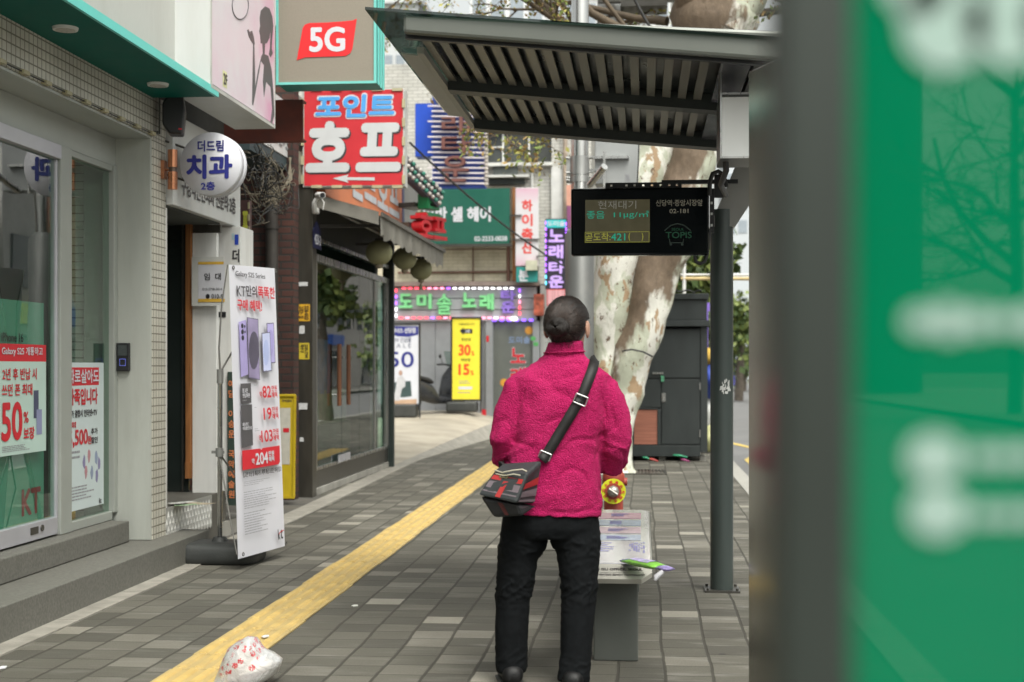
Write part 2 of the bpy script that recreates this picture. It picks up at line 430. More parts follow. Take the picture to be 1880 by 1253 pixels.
def slope(y): return .35 * max(0, y - 19) / 11
mb = MB(); mb.quad([(-400, -400, -.3), (400, -400, -.3), (400, 600, -.3), (-400, 600, -.3)])
mb.build('ground', mat('bare_ground', (.16, .15, .13), .9, var=.2, scale=.3), kind='structure')
mb = MB(); mb.quad([(-5, -14, 0), (1.06, -14, 0), (1.06, 60, 0), (-5, 60, 0)])
mb.build('pavement', paving_mat(), kind='structure')
mb = MB(); mb.quad([(1.24, -90, -.13), (9, -90, -.13), (9, 300, -.13), (1.24, 300, -.13)])
mb.build('road', mat('asphalt', (.15, .15, .15), .85, var=.15, scale=2, bump=.2, dirt=.4, dcol=(.22, .21, .2), dscale=.8), kind='structure')
mb = MB()
for i in range(50):
    y = -8 + i * 1.0
    mb.box(1.06, 1.24, y + .004, y + .996, -.3, .012)
mb.build('kerb', mat('kerb_stone', (.33, .32, .29), .75, var=.15, scale=30, dirt=.3, dcol=(.2, .19, .17)), bevel=.008, kind='structure')
mb = MB()
ypts = [(1.62, 14), (1.62, 22), (2.05, 24.5), (1.62, 27), (1.62, 44)]
for (xa, ya), (xb, yb) in zip(ypts, ypts[1:]):
    mb.quad([(xa - .07, ya, -.122), (xa + .07, ya, -.122), (xb + .07, yb, -.122), (xb - .07, yb, -.122)])
mb.build('road_marking', mat('yellow_road_paint', (.55, .4, .1), .7, var=.15, dirt=.4, dcol=(.3, .25, .15)), kind='structure')
# tactile guide path: ribbed yellow tiles, one after the other along the pavement
mb = MB()
for i in range(72):
    y0 = .5 + i * .3; sx = -2.0 - .0055 * (y0 - 6); jit = random.uniform(-.006, .006)
    if y0 > 19.5: sx += .05 * (y0 - 19.5)
    mb.box(sx + jit, sx + .298 + jit, y0 + .003, y0 + .297, -.02, .006 + random.uniform(0, .002))
    for k in range(4):
        xr = sx + jit + .018 + k * .073
        mb.hexa([(xr, y0 + .012, .006), (xr + .042, y0 + .012, .006), (xr + .042, y0 + .288, .006), (xr, y0 + .288, .006),
                 (xr + .009, y0 + .018, .017), (xr + .033, y0 + .018, .017), (xr + .033, y0 + .282, .017), (xr + .009, y0 + .282, .017)])
tac = mb.build('tactile_path', mat('yellow_tactile_tile', (.52, .365, .12), .75, var=.16, scale=7, bump=.25, bscale=160, dirt=.5, dcol=(.3, .245, .14), dscale=2.6), kind='structure')
N, L, b = nodes_of(tac.data.materials[0]); lk = b.inputs['Base Color'].links[0].from_socket       # darker tone in the grooves makes the ribs stand out
g = N.new('ShaderNodeNewGeometry'); sp = N.new('ShaderNodeSeparateXYZ'); L.new(g.outputs['Position'], sp.inputs[0])
mr = N.new('ShaderNodeMapRange'); mr.inputs[1].default_value = .006; mr.inputs[2].default_value = .0125; mr.inputs[3].default_value = .65; mr.inputs[4].default_value = 0; L.new(sp.outputs[2], mr.inputs[0])
L.new(mixc(N, L, mr.outputs[0], lk, (.36, .28, .13)), b.inputs['Base Color'])
# stone border strip
pl = [(-2.97, -2), (-2.97, 9.5), (-3.1, 9.9), (-3.12, 12.4), (-3.24, 17.0), (-3.28, 19.5), (-3.12, 22.5), (-2.9, 26), (-2.6, 29.2)]
def polyx(y, P=pl):
    for (xa, ya), (xb, yb) in zip(P, P[1:]):
        if ya <= y <= yb: return xa + (xb - xa) * (y - ya) / (yb - ya)
mb = MB(); y = -2
while y < 29:
    L_ = .6 if y > 9 else .9; y1 = min(y + L_, 29.1); w = .12 if y < 9.4 else .2
    xa, xb = polyx(y + .003), polyx(y1 - .003)
    zz = lambda q: max(0, slope(q) - .02)
    mb.hexa([(xa, y + .003, -.05), (xa + w, y + .003, -.05), (xb + w, y1 - .003, -.05), (xb, y1 - .003, -.05),
             (xa, y + .003, .008 + zz(y)), (xa + w, y + .003, .008), (xb + w, y1 - .003, .008), (xb, y1 - .003, .008 + zz(y1))])
    y = y1
mb.build('border_pavement', mat('border_stone', (.27, .255, .22), .8, var=.2, scale=9, bump=.2, dirt=.45, dcol=(.14, .13, .11), dscale=2), kind='structure')
mb = MB(); mb.quad([(-5, 9.5, .006), (-3.0, 9.5, .006), (-3.1, 14, .006), (-5, 14, .006)])
mb.build('yard_ground', mat('rough_dark_ground', (.085, .08, .07), .9, var=.35, scale=5, bump=.6, bscale=30, dirt=.5, dcol=(.17, .15, .12)), kind='structure')
# concrete mouth of the alley, rising towards the far wall
mb = MB(); NX, NY = 24, 24; vs = []
for j in range(NY + 1):
    y = 18.3 + j * .52
    xe = polyx(min(y, 29)) + .02 if y < 29 else -2.6
    for i in range(NX + 1):
        t = i / NX; x = -16 + (xe + 16) * t
        vs.append((x, y, max(.006, slope(y) * min(1, (xe - x) / .9)) + .01 * noise.noise(Vector((x * 1.3, y * 1.3, 0)))))
mb.add(vs, [(j * (NX + 1) + i, j * (NX + 1) + i + 1, (j + 1) * (NX + 1) + i + 1, (j + 1) * (NX + 1) + i) for j in range(NY) for i in range(NX)], 0, True)
mb.build('alley_ground', mat('worn_concrete', (.34, .305, .245), .85, var=.2, scale=1.5, bump=.3, bscale=40, dirt=.6, dcol=(.2, .17, .125), dscale=.9), kind='structure')
# steel drain grating in the paving by the tree
t_ = thing('drain_grating', 'rusty square drain grating set in the paving in front of the black kiosk', 'grating', (gz(1172, 868) + Vector((0, 0, 0)))[:])
mb = MB(); c = gz(1172, 868)
for i in range(14):
    mb.box(c.x - .28 + i * .042, c.x - .26 + i * .042, c.y - .3, c.y + .3, 0, .012)
mb.build('bars', K['dark_steel'], t_)
mb = MB()
for x0, x1, y0, y1 in ((-.32, -.29, -.34, .34), (.31, .34, -.34, .34), (-.288, .308, -.34, -.31), (-.288, .308, .31, .34)): mb.box(c.x + x0, c.x + x1, c.y + y0, c.y + y1, 0, .015)
mb.build('frame', K['dark_steel'], t_)

# ------------------------------------------------------------------ the phone shop on the left
shop = thing('shop_building', 'grey shop front with tiled pillar, glass door and teal canopy, next to the dental entrance', 'building', (-3.4, 4, 0))
FX = -3.40
tile = lambda n, ax: grid_mat(n, ax, .052, .052, .0045, ((.62, .6, .52), (.57, .55, .475)), (.2, .185, .14), .45, var=.22, bump=.3)
tile_x, tile_y = tile('cream_tiles_street', (1, 2)), tile('cream_tiles_end', (0, 2))
mb = MB(); mb.box(-4.2, -2.97, -1.5, 9.56, -.1, .176); mb.build('lower_step', K['granite'], shop, bevel=.006)
mb = MB(); mb.box(-4.2, -3.26, -1.5, 8.81, .178, .313); mb.build('upper_step', K['granite'], shop, bevel=.008)
mb = MB(); mb.box(-3.8, -3.15, 8.925, 9.18, .178, 2.78); mb.build('pillar', tile_x, shop)
mb = MB(); mb.box(-3.60, -3.153, 8.9, 8.923, .178, 2.777); mb.build('reveal', mat('grey_render', (.39, .405, .37), .6, var=.07, scale=3, dirt=.35, dscale=2.5, dcol=(.24, .235, .2), bump=.05, stretch=(2.5, 2.5, .5)), shop, bevel=.004)
mb = MB(); mb.box(-3.7, -3.15, -1.5, 9.18, 2.783, 3.05); mb.build('tiled_band', tile_x, shop)
grey_trim = mat('grey_aluminium_cladding', (.385, .405, .375), .5, .15, var=.06, scale=3, dirt=.3, dcol=(.16, .15, .125), stretch=(2, .7, .5))
mb = MB(); mb.box(-3.7, -3.154, -1.5, 8.898, 2.765, 2.78); mb.build('soffit', grey_trim, shop)
mb = MB(); mb.box(-3.52, -3.385, -1.5, 8.898, 2.585, 2.763); mb.build('lintel', grey_trim, shop)
panel = mat('pale_wall_panel', (.47, .47, .44), .6, var=.04, scale=50, dirt=.3, dscale=1.6, dcol=(.32, .3, .26), bump=.05, stretch=(2, 2, .3))
for ya, yb in ((-1.5, 2.1), (2.112, 5.2), (5.212, 7.15), (7.162, 8.95)):
    mb = MB(); mb.box(-3.3, -2.95, ya, yb, 3.075, 7.2); mb.build('wall_panel', panel, shop)
mb = MB(); mb.box(-3.9, -3.31, -1.5, 9.9, 3.06, 7.2); mb.build('upper_wall', K['concrete'], shop)
# canopy
teal = mat('teal_gloss_paint', (.001, .105, .08), .55, spec=.15, var=.05, dirt=.08, dcol=(.02, .2, .17))
teal_l = mat('teal_edge_trim', (.12, .58, .52), .35, var=.04)
mb = MB(); mb.box(-3.149, -2.735, -1.5, 8.93, 3.03, 3.072); can = mb.build('canopy', teal, shop)
mb = MB(); mb.box(-2.734, -2.715, -1.5, 8.935, 3.027, 3.076); mb.build('canopy_edge', teal_l, can)
for px, py in ((120, 51), (290, 154), (-160, -110)):
    p = gz(px, py, 3.03)
    mb = MB(); mb.tube([p + Vector((0, 0, -.014)), p + Vector((0, 0, .0))], [.062, .066], 24); d = mb.build('downlight', K['white_paint'], can)
    mb = MB(); mb.cyl(p + Vector((0, 0, -.0165)), p + Vector((0, 0, -.0145)), .05, 24); mb.build('lens', mat('ribbed_lens', (.45, .42, .38), .3, var=.2, scale=60), d)
# clips of a dead light string along the tiled band
mb = MB()
mb.tube([(-3.135, -1, 2.792), (-3.135, 2, 2.788), (-3.135, 5, 2.794), (-3.135, 8.9, 2.79)], .004, 6, 1)
for i in range(33): mb.box(-3.15, -3.12, .2 + i * .27, .27 + i * .27, 2.782, 2.802)
mb.build('light_strip', [K['beige'], K['cable']], shop)
# frames, door and glass
alu = mat('painted_aluminium_frame', (.36, .38, .35), .42, .2, var=.05, dirt=.15, dcol=(.16, .15, .13))
win = MB()
win.box(-3.45, FX + .03, 8.835, 8.898, .36, 2.583); win.box(-3.45, FX + .03, 8.0, 8.16, .315, 2.583)
win.box(-3.45, FX + .02, 8.162, 8.833, .315, .37); win.box(-3.45, FX + .02, 8.162, 8.833, 2.545, 2.583)
wf = win.build('window', alu, shop, bevel=.004)
mb = MB(); mb.box(FX - .012, FX - .004, 8.163, 8.832, .371, 2.544); mb.build('pane', K['shop_glass'], wf)
mb = MB(); mb.box(-3.5, -3.41, 8.833, 8.836, .37, 2.54)
dr = MB()
rail = mat('silver_door_rail', (.5, .5, .54), .35, .4, var=.08, scale=4)
dr.box(FX - .03, FX + .022, 5.4, 7.97, .325, .425); dr.box(FX - .03, FX + .035, 5.2, 7.998, 2.5, 2.583); dr.box(FX - .03, FX + .012, 7.975, 7.998, .33, 2.498)
door = dr.build('door', rail, shop, bevel=.004)
mb = MB(); mb.box(FX - .01, FX - .002, 5.4, 7.973, .427, 2.499); mb.build('pane', K['shop_glass'], door)
mb = MB(); mb.cyl((FX + .022, 7.75, .385), (FX + .03, 7.75, .385), .018); mb.box(FX + .023, FX + .026, 7.6, 7.7, .36, .4); mb.build('lock', K['dark_steel'], door)
mb = MB(); mb.box(FX - .03, FX + .02, -1.5, 5.198, .325, .41); mb.box(FX - .03, FX + .02, -1.5, 5.198, 2.5, 2.583)
w2 = mb.build('window', alu, shop)
mb = MB(); mb.box(FX - .01, FX - .002, -1.5, 5.198, .411, 2.499); mb.build('pane', K['shop_glass'], w2)
# the room behind the glass
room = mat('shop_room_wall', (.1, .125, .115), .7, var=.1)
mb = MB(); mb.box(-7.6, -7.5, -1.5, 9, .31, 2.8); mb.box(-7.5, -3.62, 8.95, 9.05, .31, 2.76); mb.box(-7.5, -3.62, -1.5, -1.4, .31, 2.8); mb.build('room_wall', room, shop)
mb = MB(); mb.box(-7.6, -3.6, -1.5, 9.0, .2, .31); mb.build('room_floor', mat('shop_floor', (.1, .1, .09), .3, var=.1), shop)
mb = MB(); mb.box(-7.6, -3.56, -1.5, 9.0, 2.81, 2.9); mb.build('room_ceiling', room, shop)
# furniture and a teal display board inside
mb = MB(); mb.box(-5.9, -5.2, 5.8, 8.6, .311, 1.15); mb.box(-5.95, -5.15, 5.75, 8.65, 1.151, 1.19, 1)
tag(mb.build('counter', [mat('counter_front', (.3, .3, .29), .5, var=.1), K['white_paint']]), 'long pale counter standing inside the shop behind the glass door', 'counter')
frb = Fr((-3.44, 7.42, .33), (0, 1, 0), (0, 0, 1))
mb = MB(); mb.fbox(frb, -1.75, .5, .01, 1.33, -.02, 0)
bd = mb.build('display_board', mat('pale_teal_board', (.2, .45, .38), .5, var=.06), label='teal advertising board with phone slogan standing behind the door glass', cat='board')
mb = MB()
text_fit(mb, frb, 'iPhone 16', -.05, .22, 1.1, 1.15, bold=.03)
text_fit(mb, frb, 'Apple Intelligence를 위한 탄생', -.6, .45, .96, 1.02, bold=.03)
text_fit(mb, frb, '지금 바로 iPhone 16으로.', -.45, .4, .8, .87, bold=.03)
mb.build('lettering', K['black'], bd)
mb = MB(); text_fit(mb, frb, 'KT', .2, .45, .13, .28, bold=.08); mb.build('lettering', K['red'], bd)
mb = MB(); text_fit(mb, frb, 'iPhone까지', -.1, .45, .0, .09, bold=.04); mb.build('lettering', K['black'], bd)

# posters stuck inside the panes
frp = Fr((FX + .002, 0, 0), (0, 1, 0), (0, 0, 1))
def poster(y0, y1, z0, z1, label, mats, name='poster', fr=None):
    f = fr or frp
    mb = MB(); mb.fbox(f, y0, y1, z0, z1, 0, .0015)
    return mb.build(name, mats, label=label, cat='poster')
def fpx(fr, x, y): return fr.px(x, y)
a0, a1 = 6.6, frp.px(84, 700)[0]
z0, z1 = frp.px(80, 828)[1], frp.px(60, 633)[1]
po = poster(a0, a1, z0, z1, 'mint poster with red header band and large 50% on the shop door glass', mat('mint_print', (.47, .62, .56), .4, var=.03))
mb = MB(); hb = frp.px(40, 664)[1]; mb.fquad(frp, a0, a1, hb, z1, .002); mb.build('header_band', K['red'], po)
def bx(fr, x0, y0, x1, y1):   # a box on a street-facing plane from picture corners
    return fr.rect(x0, y0, x1, y1)
def tx(par, fr, mt, items, name='lettering', c=.004, **kw):
    for it in items:
        mb = MB(); s, x0, y0, x1, y1 = it[:5]
        text_fit(mb, fr, s, *bx(fr, x0, y0, x1, y1), c=c, bold=it[5] if len(it) > 5 else .05, **kw)
        build_words(mb, fr, name, mt, par)
tx(po, frp, K['white_print'], [('Galaxy S25 개통하고', 2, 637, 77, 655, .03)])
tx(po, frp, K['red'], [('2년 후 반납 시', 3, 676, 66, 698, .04), ('쓰던 폰 최대', 2, 705, 58, 727, .04), ('50', 1, 738, 40, 810, .07), ('%', 42, 756, 51, 777, .05), ('보장', 42, 784, 62, 807, .06)])
mb = MB(); q = bx(frp, 61, 717, 70, 768); mb.fquad(frp, *q, .003); q = bx(frp, 66, 752, 76, 798); mb.fquad(frp, *q, .0035, 1)
mb.build('phone_picture', [mat('print_dark_blue', (.06, .07, .13), .4, var=.1), mat('print_lilac', (.24, .26, .42), .4, var=.1)], po)
mb = MB(); fine_print(mb, frp, *bx(frp, 3, 816, 70, 828), 4); mb.build('fine_print', K['grey_ink'], po)
a0, a1 = frp.px(123, 800)[0] + .005, frp.px(190, 800)[0]
z0, z1 = frp.px(150, 935)[1], frp.px(150, 666)[1]
po = poster(a0, a1, z0, z1, 'white family plan poster with red heading in the narrow shop window', mat('pale_blue_print', (.55, .63, .63), .4, var=.03))
mb = MB(); mb.fquad(frp, a0, *(bx(frp, 126, 675, 181, 708)[1:]), .002); mb.build('heading_band', K['red'], po)
tx(po, frp, K['white_print'], [('따로살아도', 124, 678, 180, 704, .05)])
tx(po, frp, K['red'], [('가족입니다', 124, 713, 178, 744, .06), ('월 최대', 124, 775, 138, 787, .05), ('5,500', 124, 789, 160, 822, .06), ('원', 160, 800, 166, 816, .05)])
tx(po, frp, K['char'], [('추가 결합시 인터넷+TV', 124, 752, 177, 766, .05), ('추가', 166, 786, 178, 798, .06), ('할인', 166, 802, 178, 814, .06), ('kt', 181, 914, 185, 924, .05)])
mb = MB(); rr = random.Random(3)
for k, (x, y) in enumerate(((154, 848), (163, 837), (176, 840), (181, 852), (157, 866), (168, 868), (177, 874))):
    a, b = frp.px(x, y)
    pts = [(a + .022 * math.cos(t) * rr.uniform(.6, 1.2), b + .045 * math.sin(t) * rr.uniform(.8, 1.1)) for t in [i * math.pi / 5 for i in range(10)]]
    mb.prism(frp, pts, .002, .0026 + k * .0001, k % 3)
mb.build('figure_pictures', [mat('print_violet', (.22, .2, .36), .5), mat('print_rose', (.45, .22, .25), .5), mat('print_blue_grey', (.25, .3, .42), .5)], po)
mb = MB(); fine_print(mb, frp, *bx(frp, 124, 890, 176, 918), 5, seed=4); mb.build('fine_print', K['grey_ink'], po); mb = MB(); fine_print(mb, frp, *bx(frp, 124, 826, 150, 845), 2, seed=5); mb.build('fine_print', K['grey_ink'], po)

# entry keypad on the reveal
frr = frY(8.898)
a0, a1, b0, b1 = frr.rect(216, 630, 240, 682)
kp = MB(); kp.fbox(frr, a0, a1, b0, b1, 0, .03); kpo = kp.build('entry_keypad', K['black_plastic'], bevel=.006, label='black card reader with small screen on the grey wall beside the shop window', cat='card reader')
mb = MB(); mb.fquad(frr, a0 + .014, a1 - .014, b0 + .10, b1 - .014, .0305); mb.build('screen', mat('dull_screen', (.06, .07, .07), .15, var=.1), kpo)
mb = MB(); x0, x1, y0, y1 = a0 + .024, a1 - .022, b0 + .035, b0 + .08
for r_ in ((x0, x1, y0, y0 + .003), (x0, x1, y1 - .003, y1), (x0, x0 + .003, y0 + .003, y1 - .003), (x1 - .003, x1, y0 + .003, y1 - .003)): mb.fquad(frr, *r_, .031)
mb.build('light_ring', mat('blue_glow', (.05, .06, .3), .4, var=0, emit=(.25, .3, 1), es=.25), kpo)
# hanging loudspeaker under the canopy
sp_ = thing('loudspeaker', 'black wall loudspeaker hanging under the end of the teal canopy', 'speaker', (-3.05, 9.02, 2.8))
frs = Fr((-3.02, 8.97, 2.93), (.97, .25, 0), (0, 0, 1))
mb = MB(); mb.prism(frs, [(-.03, -.13), (.055, -.13), (.07, .02), (.055, .13), (-.03, .13), (-.075, .07), (-.075, -.07)], -.12, .03); mb.build('cabinet', K['black_plastic'], sp_, bevel=.012)
mb = MB(); mb.fquad(frs, .028, .05, -.105, -.095, .031); mb.build('badge', K['red'], sp_)
mb = MB(); mb.fbox(frs, -.1, -.088, -.13, .14, -.02, .0); mb.fbox(frs, -.14, -.101, .12, .14, -.02, .0); mb.fbox(frs, -.14, -.101, -.13, -.11, -.02, .0); mb.build('bracket', K['dark_steel'], sp_)
# copper wall lamp on the pillar
cl = thing('wall_lamp', 'copper cylinder wall lamp on the tiled pillar beside the round sign', 'lamp', (-3.08, 9.15, 2.3))
c = gy(317, 312, 9.1); c.x = max(c.x, -3.10)
copper = mat('copper', (.55, .24, .13), .28, .9, var=.15, scale=5, dirt=.25, dcol=(.1, .07, .05))
mb = MB(); mb.cyl(c + Vector((0, 0, .015)), c + Vector((0, 0, .13)), .032); mb.cyl(c + Vector((0, 0, -.13)), c + Vector((0, 0, -.015)), .032); mb.build('shade', copper, cl)
mb = MB(); mb.cyl(c + Vector((0, 0, -.025)), c + Vector((0, 0, .025)), .026); mb.build('core', mat('dull_bronze', (.14, .1, .08), .4, .7), cl)
mb = MB(); mb.box(-3.149, -3.125, 9.08, 9.14, c.z - .06, c.z + .06); mb.tube([(-3.125, 9.1, c.z), c], .008, 6); mb.build('bracket', copper, cl)

# ------------------------------------------------------------------ signs above the pavement
def panel_frame(mb, fr, a0, a1, b0, b1, w, c0, c1, mi=0):
    mb.fbox(fr, a0, a1, b0, b0 + w, c0, c1, mi); mb.fbox(fr, a0, a1, b1 - w, b1, c0, c1, mi)
    mb.fbox(fr, a0, a0 + w, b0 + w, b1 - w, c0, c1, mi); mb.fbox(fr, a1 - w, a1, b0 + w, b1 - w, c0, c1, mi)
# round dental sign
Yd = 9.3; frd = frY(Yd - .07)
ds = thing('round_sign', 'round white sign with blue lettering on two sides of the pillar', 'sign', (-2.9, Yd, 2.4))
tag(ds, 'round white light box sign with blue lettering beside the copper lamp')
ca, cb = frd.px(386, 301); rad = frd.px(386 + 57, 301)[0] - ca
mb = MB(); o_ = lambda r, c: [frd.at(ca + r * math.cos(t * math.pi / 24), cb + r * math.sin(t * math.pi / 24), c) for t in range(48)]
mb.loft([o_(rad * .98, -.15), o_(rad, -.14), o_(rad, -.075)]); mb.loft([o_(rad * .985, -.074), o_(rad * .985, -.066)], 1); mb.loft([o_(rad, -.065), o_(rad, -.012), o_(rad * .98, 0)])
mb.build('housing', [K['white_print'], K['dark_steel']], ds)
tx(ds, frd, K['navy'], [('더드림', 363, 258, 411, 279, .05), ('치과', 342, 284, 427, 329, .085), ('2층', 369, 334, 395, 350, .06)], c=.003)
for dz in (.12, -.1): mb = MB(); mb.tube([frd.at(ca - rad + .01, cb + dz, -.07), (-3.15, Yd - .13, 2.67 + dz)], .008, 6); mb.build('bracket', K['dark_steel'], ds)
# 2F salon sign, flat along the facade
s2 = thing('wall_sign', 'white and pink salon sign with a dark woman silhouette above the dental entrance', 'sign', (-2.85, 9.6, 3.06))
fr2 = frX(-2.72); y0_, y1_ = fr2.px(386, 100)[0], fr2.px(504, 150)[0]; zb = 3.06
def pink_mat():
    m = mat('pink_watercolour_print', (.66, .64, .66), .45, var=0); N, L, b = nodes_of(m)
    g = N.new('ShaderNodeNewGeometry'); sp = N.new('ShaderNodeSeparateXYZ'); L.new(g.outputs['Position'], sp.inputs[0])
    r1 = N.new('ShaderNodeMapRange'); r1.inputs[1].default_value = y0_ + .55; r1.inputs[2].default_value = y1_; L.new(sp.outputs[1], r1.inputs[0])
    r2 = N.new('ShaderNodeMapRange'); r2.inputs[1].default_value = 4.1; r2.inputs[2].default_value = 3.1; L.new(sp.outputs[2], r2.inputs[0])
    nz = N.new('ShaderNodeTexNoise'); nz.inputs['Scale'].default_value = 2.6; nz.inputs['Detail'].default_value = 5; L.new(g.outputs['Position'], nz.inputs['Vector'])
    r3 = N.new('ShaderNodeMapRange'); r3.inputs[1].default_value = .38; r3.inputs[2].default_value = .65; L.new(nz.outputs[0], r3.inputs[0])
    f = math_n(N, L, 'MULTIPLY', math_n(N, L, 'MAXIMUM', r1.outputs[0], math_n(N, L, 'MULTIPLY', r2.outputs[0], .4)), math_n(N, L, 'ADD', math_n(N, L, 'MULTIPLY', r3.outputs[0], .7), .2))
    L.new(mixc(N, L, f, (.66, .64, .66), (.62, .25, .42)), b.inputs['Base Color']); return m
mb = MB(); mb.box(-3.02, -2.722, y0_, y1_, zb, 5.4); mb.build('cabinet', K['white_panel'], s2)
mb = MB(); mb.fbox(fr2, y0_ + .02, y1_ - .012, zb + .03, 5.38, -.0015, .002); mb.build('face', pink_mat(), s2)
mb = MB(); panel_frame(mb, fr2, y0_, y1_, zb, 5.4, .02, -.001, .006); mb.build('trim', mat('sign_trim', (.5, .5, .47), .45, .2), s2)
mb = MB()
for i, pp in enumerate((
    [(478, 20), (486, 12), (494, 16), (499, 30), (497, 50), (494, 70), (489, 80), (478, 80), (477, 66), (475, 58), (477, 48), (476, 34)],          # head
    [(492, 22), (499, 30), (501, 48), (499, 70), (498, 90), (500, 98), (496, 106), (493, 100), (495, 88), (496, 60), (495, 40)],                  # pony tail
    [(481, 80), (486, 80), (485, 100), (492, 103), (498, 130), (501, 170), (503, 210), (499, 226), (496, 224), (499, 200), (496, 160), (488, 150), (484, 178), (482, 150), (484, 120), (478, 112), (475, 132), (464, 194), (462, 192), (464, 80), (466, 82), (468, 160), (473, 130), (479, 104), (482, 98)],  # neck, shoulders and arms
    [(463, 80), (456, 68), (453, 56), (455, 54), (459, 62), (461, 70), (459, 58), (462, 57), (465, 68), (467, 82)])):                               # raised hand
    mb.prism(fr2, [fr2.px(x, y) for x, y in pp], .0022, .0034 + i * .0003)
rg = [(440 + 15 * math.cos(t), 10 + 26 * math.sin(t)) for t in [k * math.pi / 12 for k in range(25)]]
mb.tube([fr2.at(*fr2.px(x, y), .004) for x, y in rg], .004, 6)
mb.build('woman_silhouette', mat('silhouette_grey', (.1, .095, .1), .5, var=.05), s2)
mb = MB(); q = fr2.rect(408, 131, 416, 161); mb.fquad(fr2, *q, .003); mb.build('floor_tag', mat('pale_yellow_print', (.62, .62, .34), .5), s2)
tx(s2, fr2, K['char'], [('2F', 409, 136, 416, 156, .05)], c=.005)
# 5G blade sign
f5 = frY(10.42)
a0, a1, b0, b1 = f5.rect(508, -130, 690, 153)
s5 = thing('blade_sign', 'large taupe blade sign with teal frame and a red 5G flag', 'sign', (a0, 10.5, b0))
mb = MB(); mb.fbox(f5, a0, a1, b0, b1, -.3, -.006); mb.build('cabinet', mat('teal_cabinet', (.05, .3, .27), .4, var=.08, dirt=.15), s5)
mb = MB()
for y in (-.3, -.2, -.1): mb.box(a1 + .0005, a1 + .01, 10.43 - y - .03, 10.43 - y, b0 - .004, b1)
panel_frame(mb, f5, a0 - .004, a1 + .004, b0 - .008, b1, .018, -.005, .008); mb.build('frame', mat('teal_bright_trim', (.17, .55, .5), .35, var=.05), s5)
mb = MB(); mb.fquad(f5, a0 + .014, a1 - .014, b0 + .01, b1, -.001); mb.build('face', mat('taupe_print', (.245, .22, .175), .6, var=.05, scale=120, bump=.06), s5)
fl = [(545, 111), (556, 52), (560, 46), (568, 43), (600, 42), (630, 40), (648, 38), (655, 35), (647, 90), (643, 98), (635, 103), (620, 104), (585, 105), (560, 106)]
mb = MB(); mb.prism(f5, [f5.px(x, y) for x, y in fl], 0, .004); mb.build('flag', mat('bright_red_print', (.72, .018, .022), .45, var=.02), s5)
mb = MB()
def stroke(mb, fr, pts, w, c, mi=0):          # thick line through picture points
    P = [Vector(fr.px(*p)) for p in pts]
    L_, Rr = [], []
    for i, p in enumerate(P):
        d0 = (p - P[i - 1]).normalized() if i else (P[1] - p).normalized()
        d1 = (P[i + 1] - p).normalized() if i < len(P) - 1 else d0
        d = (d0 + d1).normalized(); nn = Vector((-d.y, d.x)) * w / 2 / max(.6, d.dot(d0))
        L_.append(p + nn); Rr.append(p - nn)
    for i in range(len(P) - 1): mb.quad([fr.at(*L_[i], c), fr.at(*Rr[i], c), fr.at(*Rr[i + 1], c), fr.at(*L_[i + 1], c)], mi)
text_px(mb, f5, '5G', 568, 50, 634, 96, c=.0055, bold=.075)
mb.build('lettering', K['white_print'], s5)
# the red pub sign
fh = frY(13.78); a0, a1, b0, b1 = fh.rect(555, 164, 742, 343)
sh = thing('pub_sign', 'square red pub sign with blue and white lettering and a left arrow', 'sign', (a0, 13.9, b0))
red_d = mat('weathered_red_print', (.56, .025, .035), .5, var=.12, scale=3, dirt=.2, dcol=(.4, .05, .05), dscale=3)
mb = MB(); mb.fbox(fh, a0, a1, b0, b1, -.2, -.004); mb.build('cabinet', mat('cream_cabinet', (.5, .5, .48), .5, var=.08, dirt=.3), sh, bevel=.006)
mb = MB(); mb.fquad(fh, a0 + .02, a1 - .012, b0 + .012, b1 - .01, 0); mb.build('face', red_d, sh)
mb = MB(); fo = lambda s, x0, y0, x1, y1, c, bo: text_px(mb, fh, s, x0, y0, x1, y1, c=c, bold=bo, slant=.06)
fo('포인트', 577, 171, 728, 219, .002, .13); mb.build('lettering_outline', K['white_print'], sh)
mb = MB(); fo('포인트', 580, 174, 725, 216, .0065, .085); mb.build('lettering', K['sky_blue'], sh)
mb = MB(); fo('호', 566, 226, 647, 320, .002, .105); fo('프', 658, 229, 741, 318, .002, .105); mb.build('lettering_shadow', K['char'], sh)
mb = MB(); fo('호', 563, 223, 644, 317, .0065, .105); fo('프', 655, 226, 738, 316, .0065, .105)
mb.prism(fh, [fh.px(x, y) for x, y in ((611, 328), (640, 321), (637, 326), (688, 326), (688, 332), (637, 331), (640, 336))], .001, .004)
mb.build('lettering', mat('weathered_white_print', (.55, .56, .57), .5, var=.05), sh)
mb = MB()
for k in range(5):
    for y_, c_ in ((165, 0), (343, 0)):
        q = fh.rect(572 + k * 37, y_ - 2.5, 591 + k * 37, y_ + 2.5); mb = MB(); mb.fbox(fh, *q, -.02, .012); mb.build('clip', K['beige'], sh)
for k in range(5):
    for x_ in (555.5, 741):
        q = fh.rect(x_ - 2.5, 182 + k * 35, x_ + 2.5, 198 + k * 35); mb = MB(); mb.fbox(fh, *q, -.02, .012); mb.build('clip', K['beige'], sh)
mb = MB(); mb.box(a0 - .12, a0 - .002, 13.82, 14.0, b0 + .03, b0 + .36); jb = mb.build('junction_box', mat('beige_enclosure', (.34, .31, .24), .55, var=.08, dirt=.2), sh, bevel=.005)
mb = MB()
for z in (.08, .3): mb = MB(); mb.box(a0 - .1, a0 - .06, 13.812, 13.819, b0 + z - .025, b0 + z + .01); mb.build('hinge', K['dark_steel'], jb)
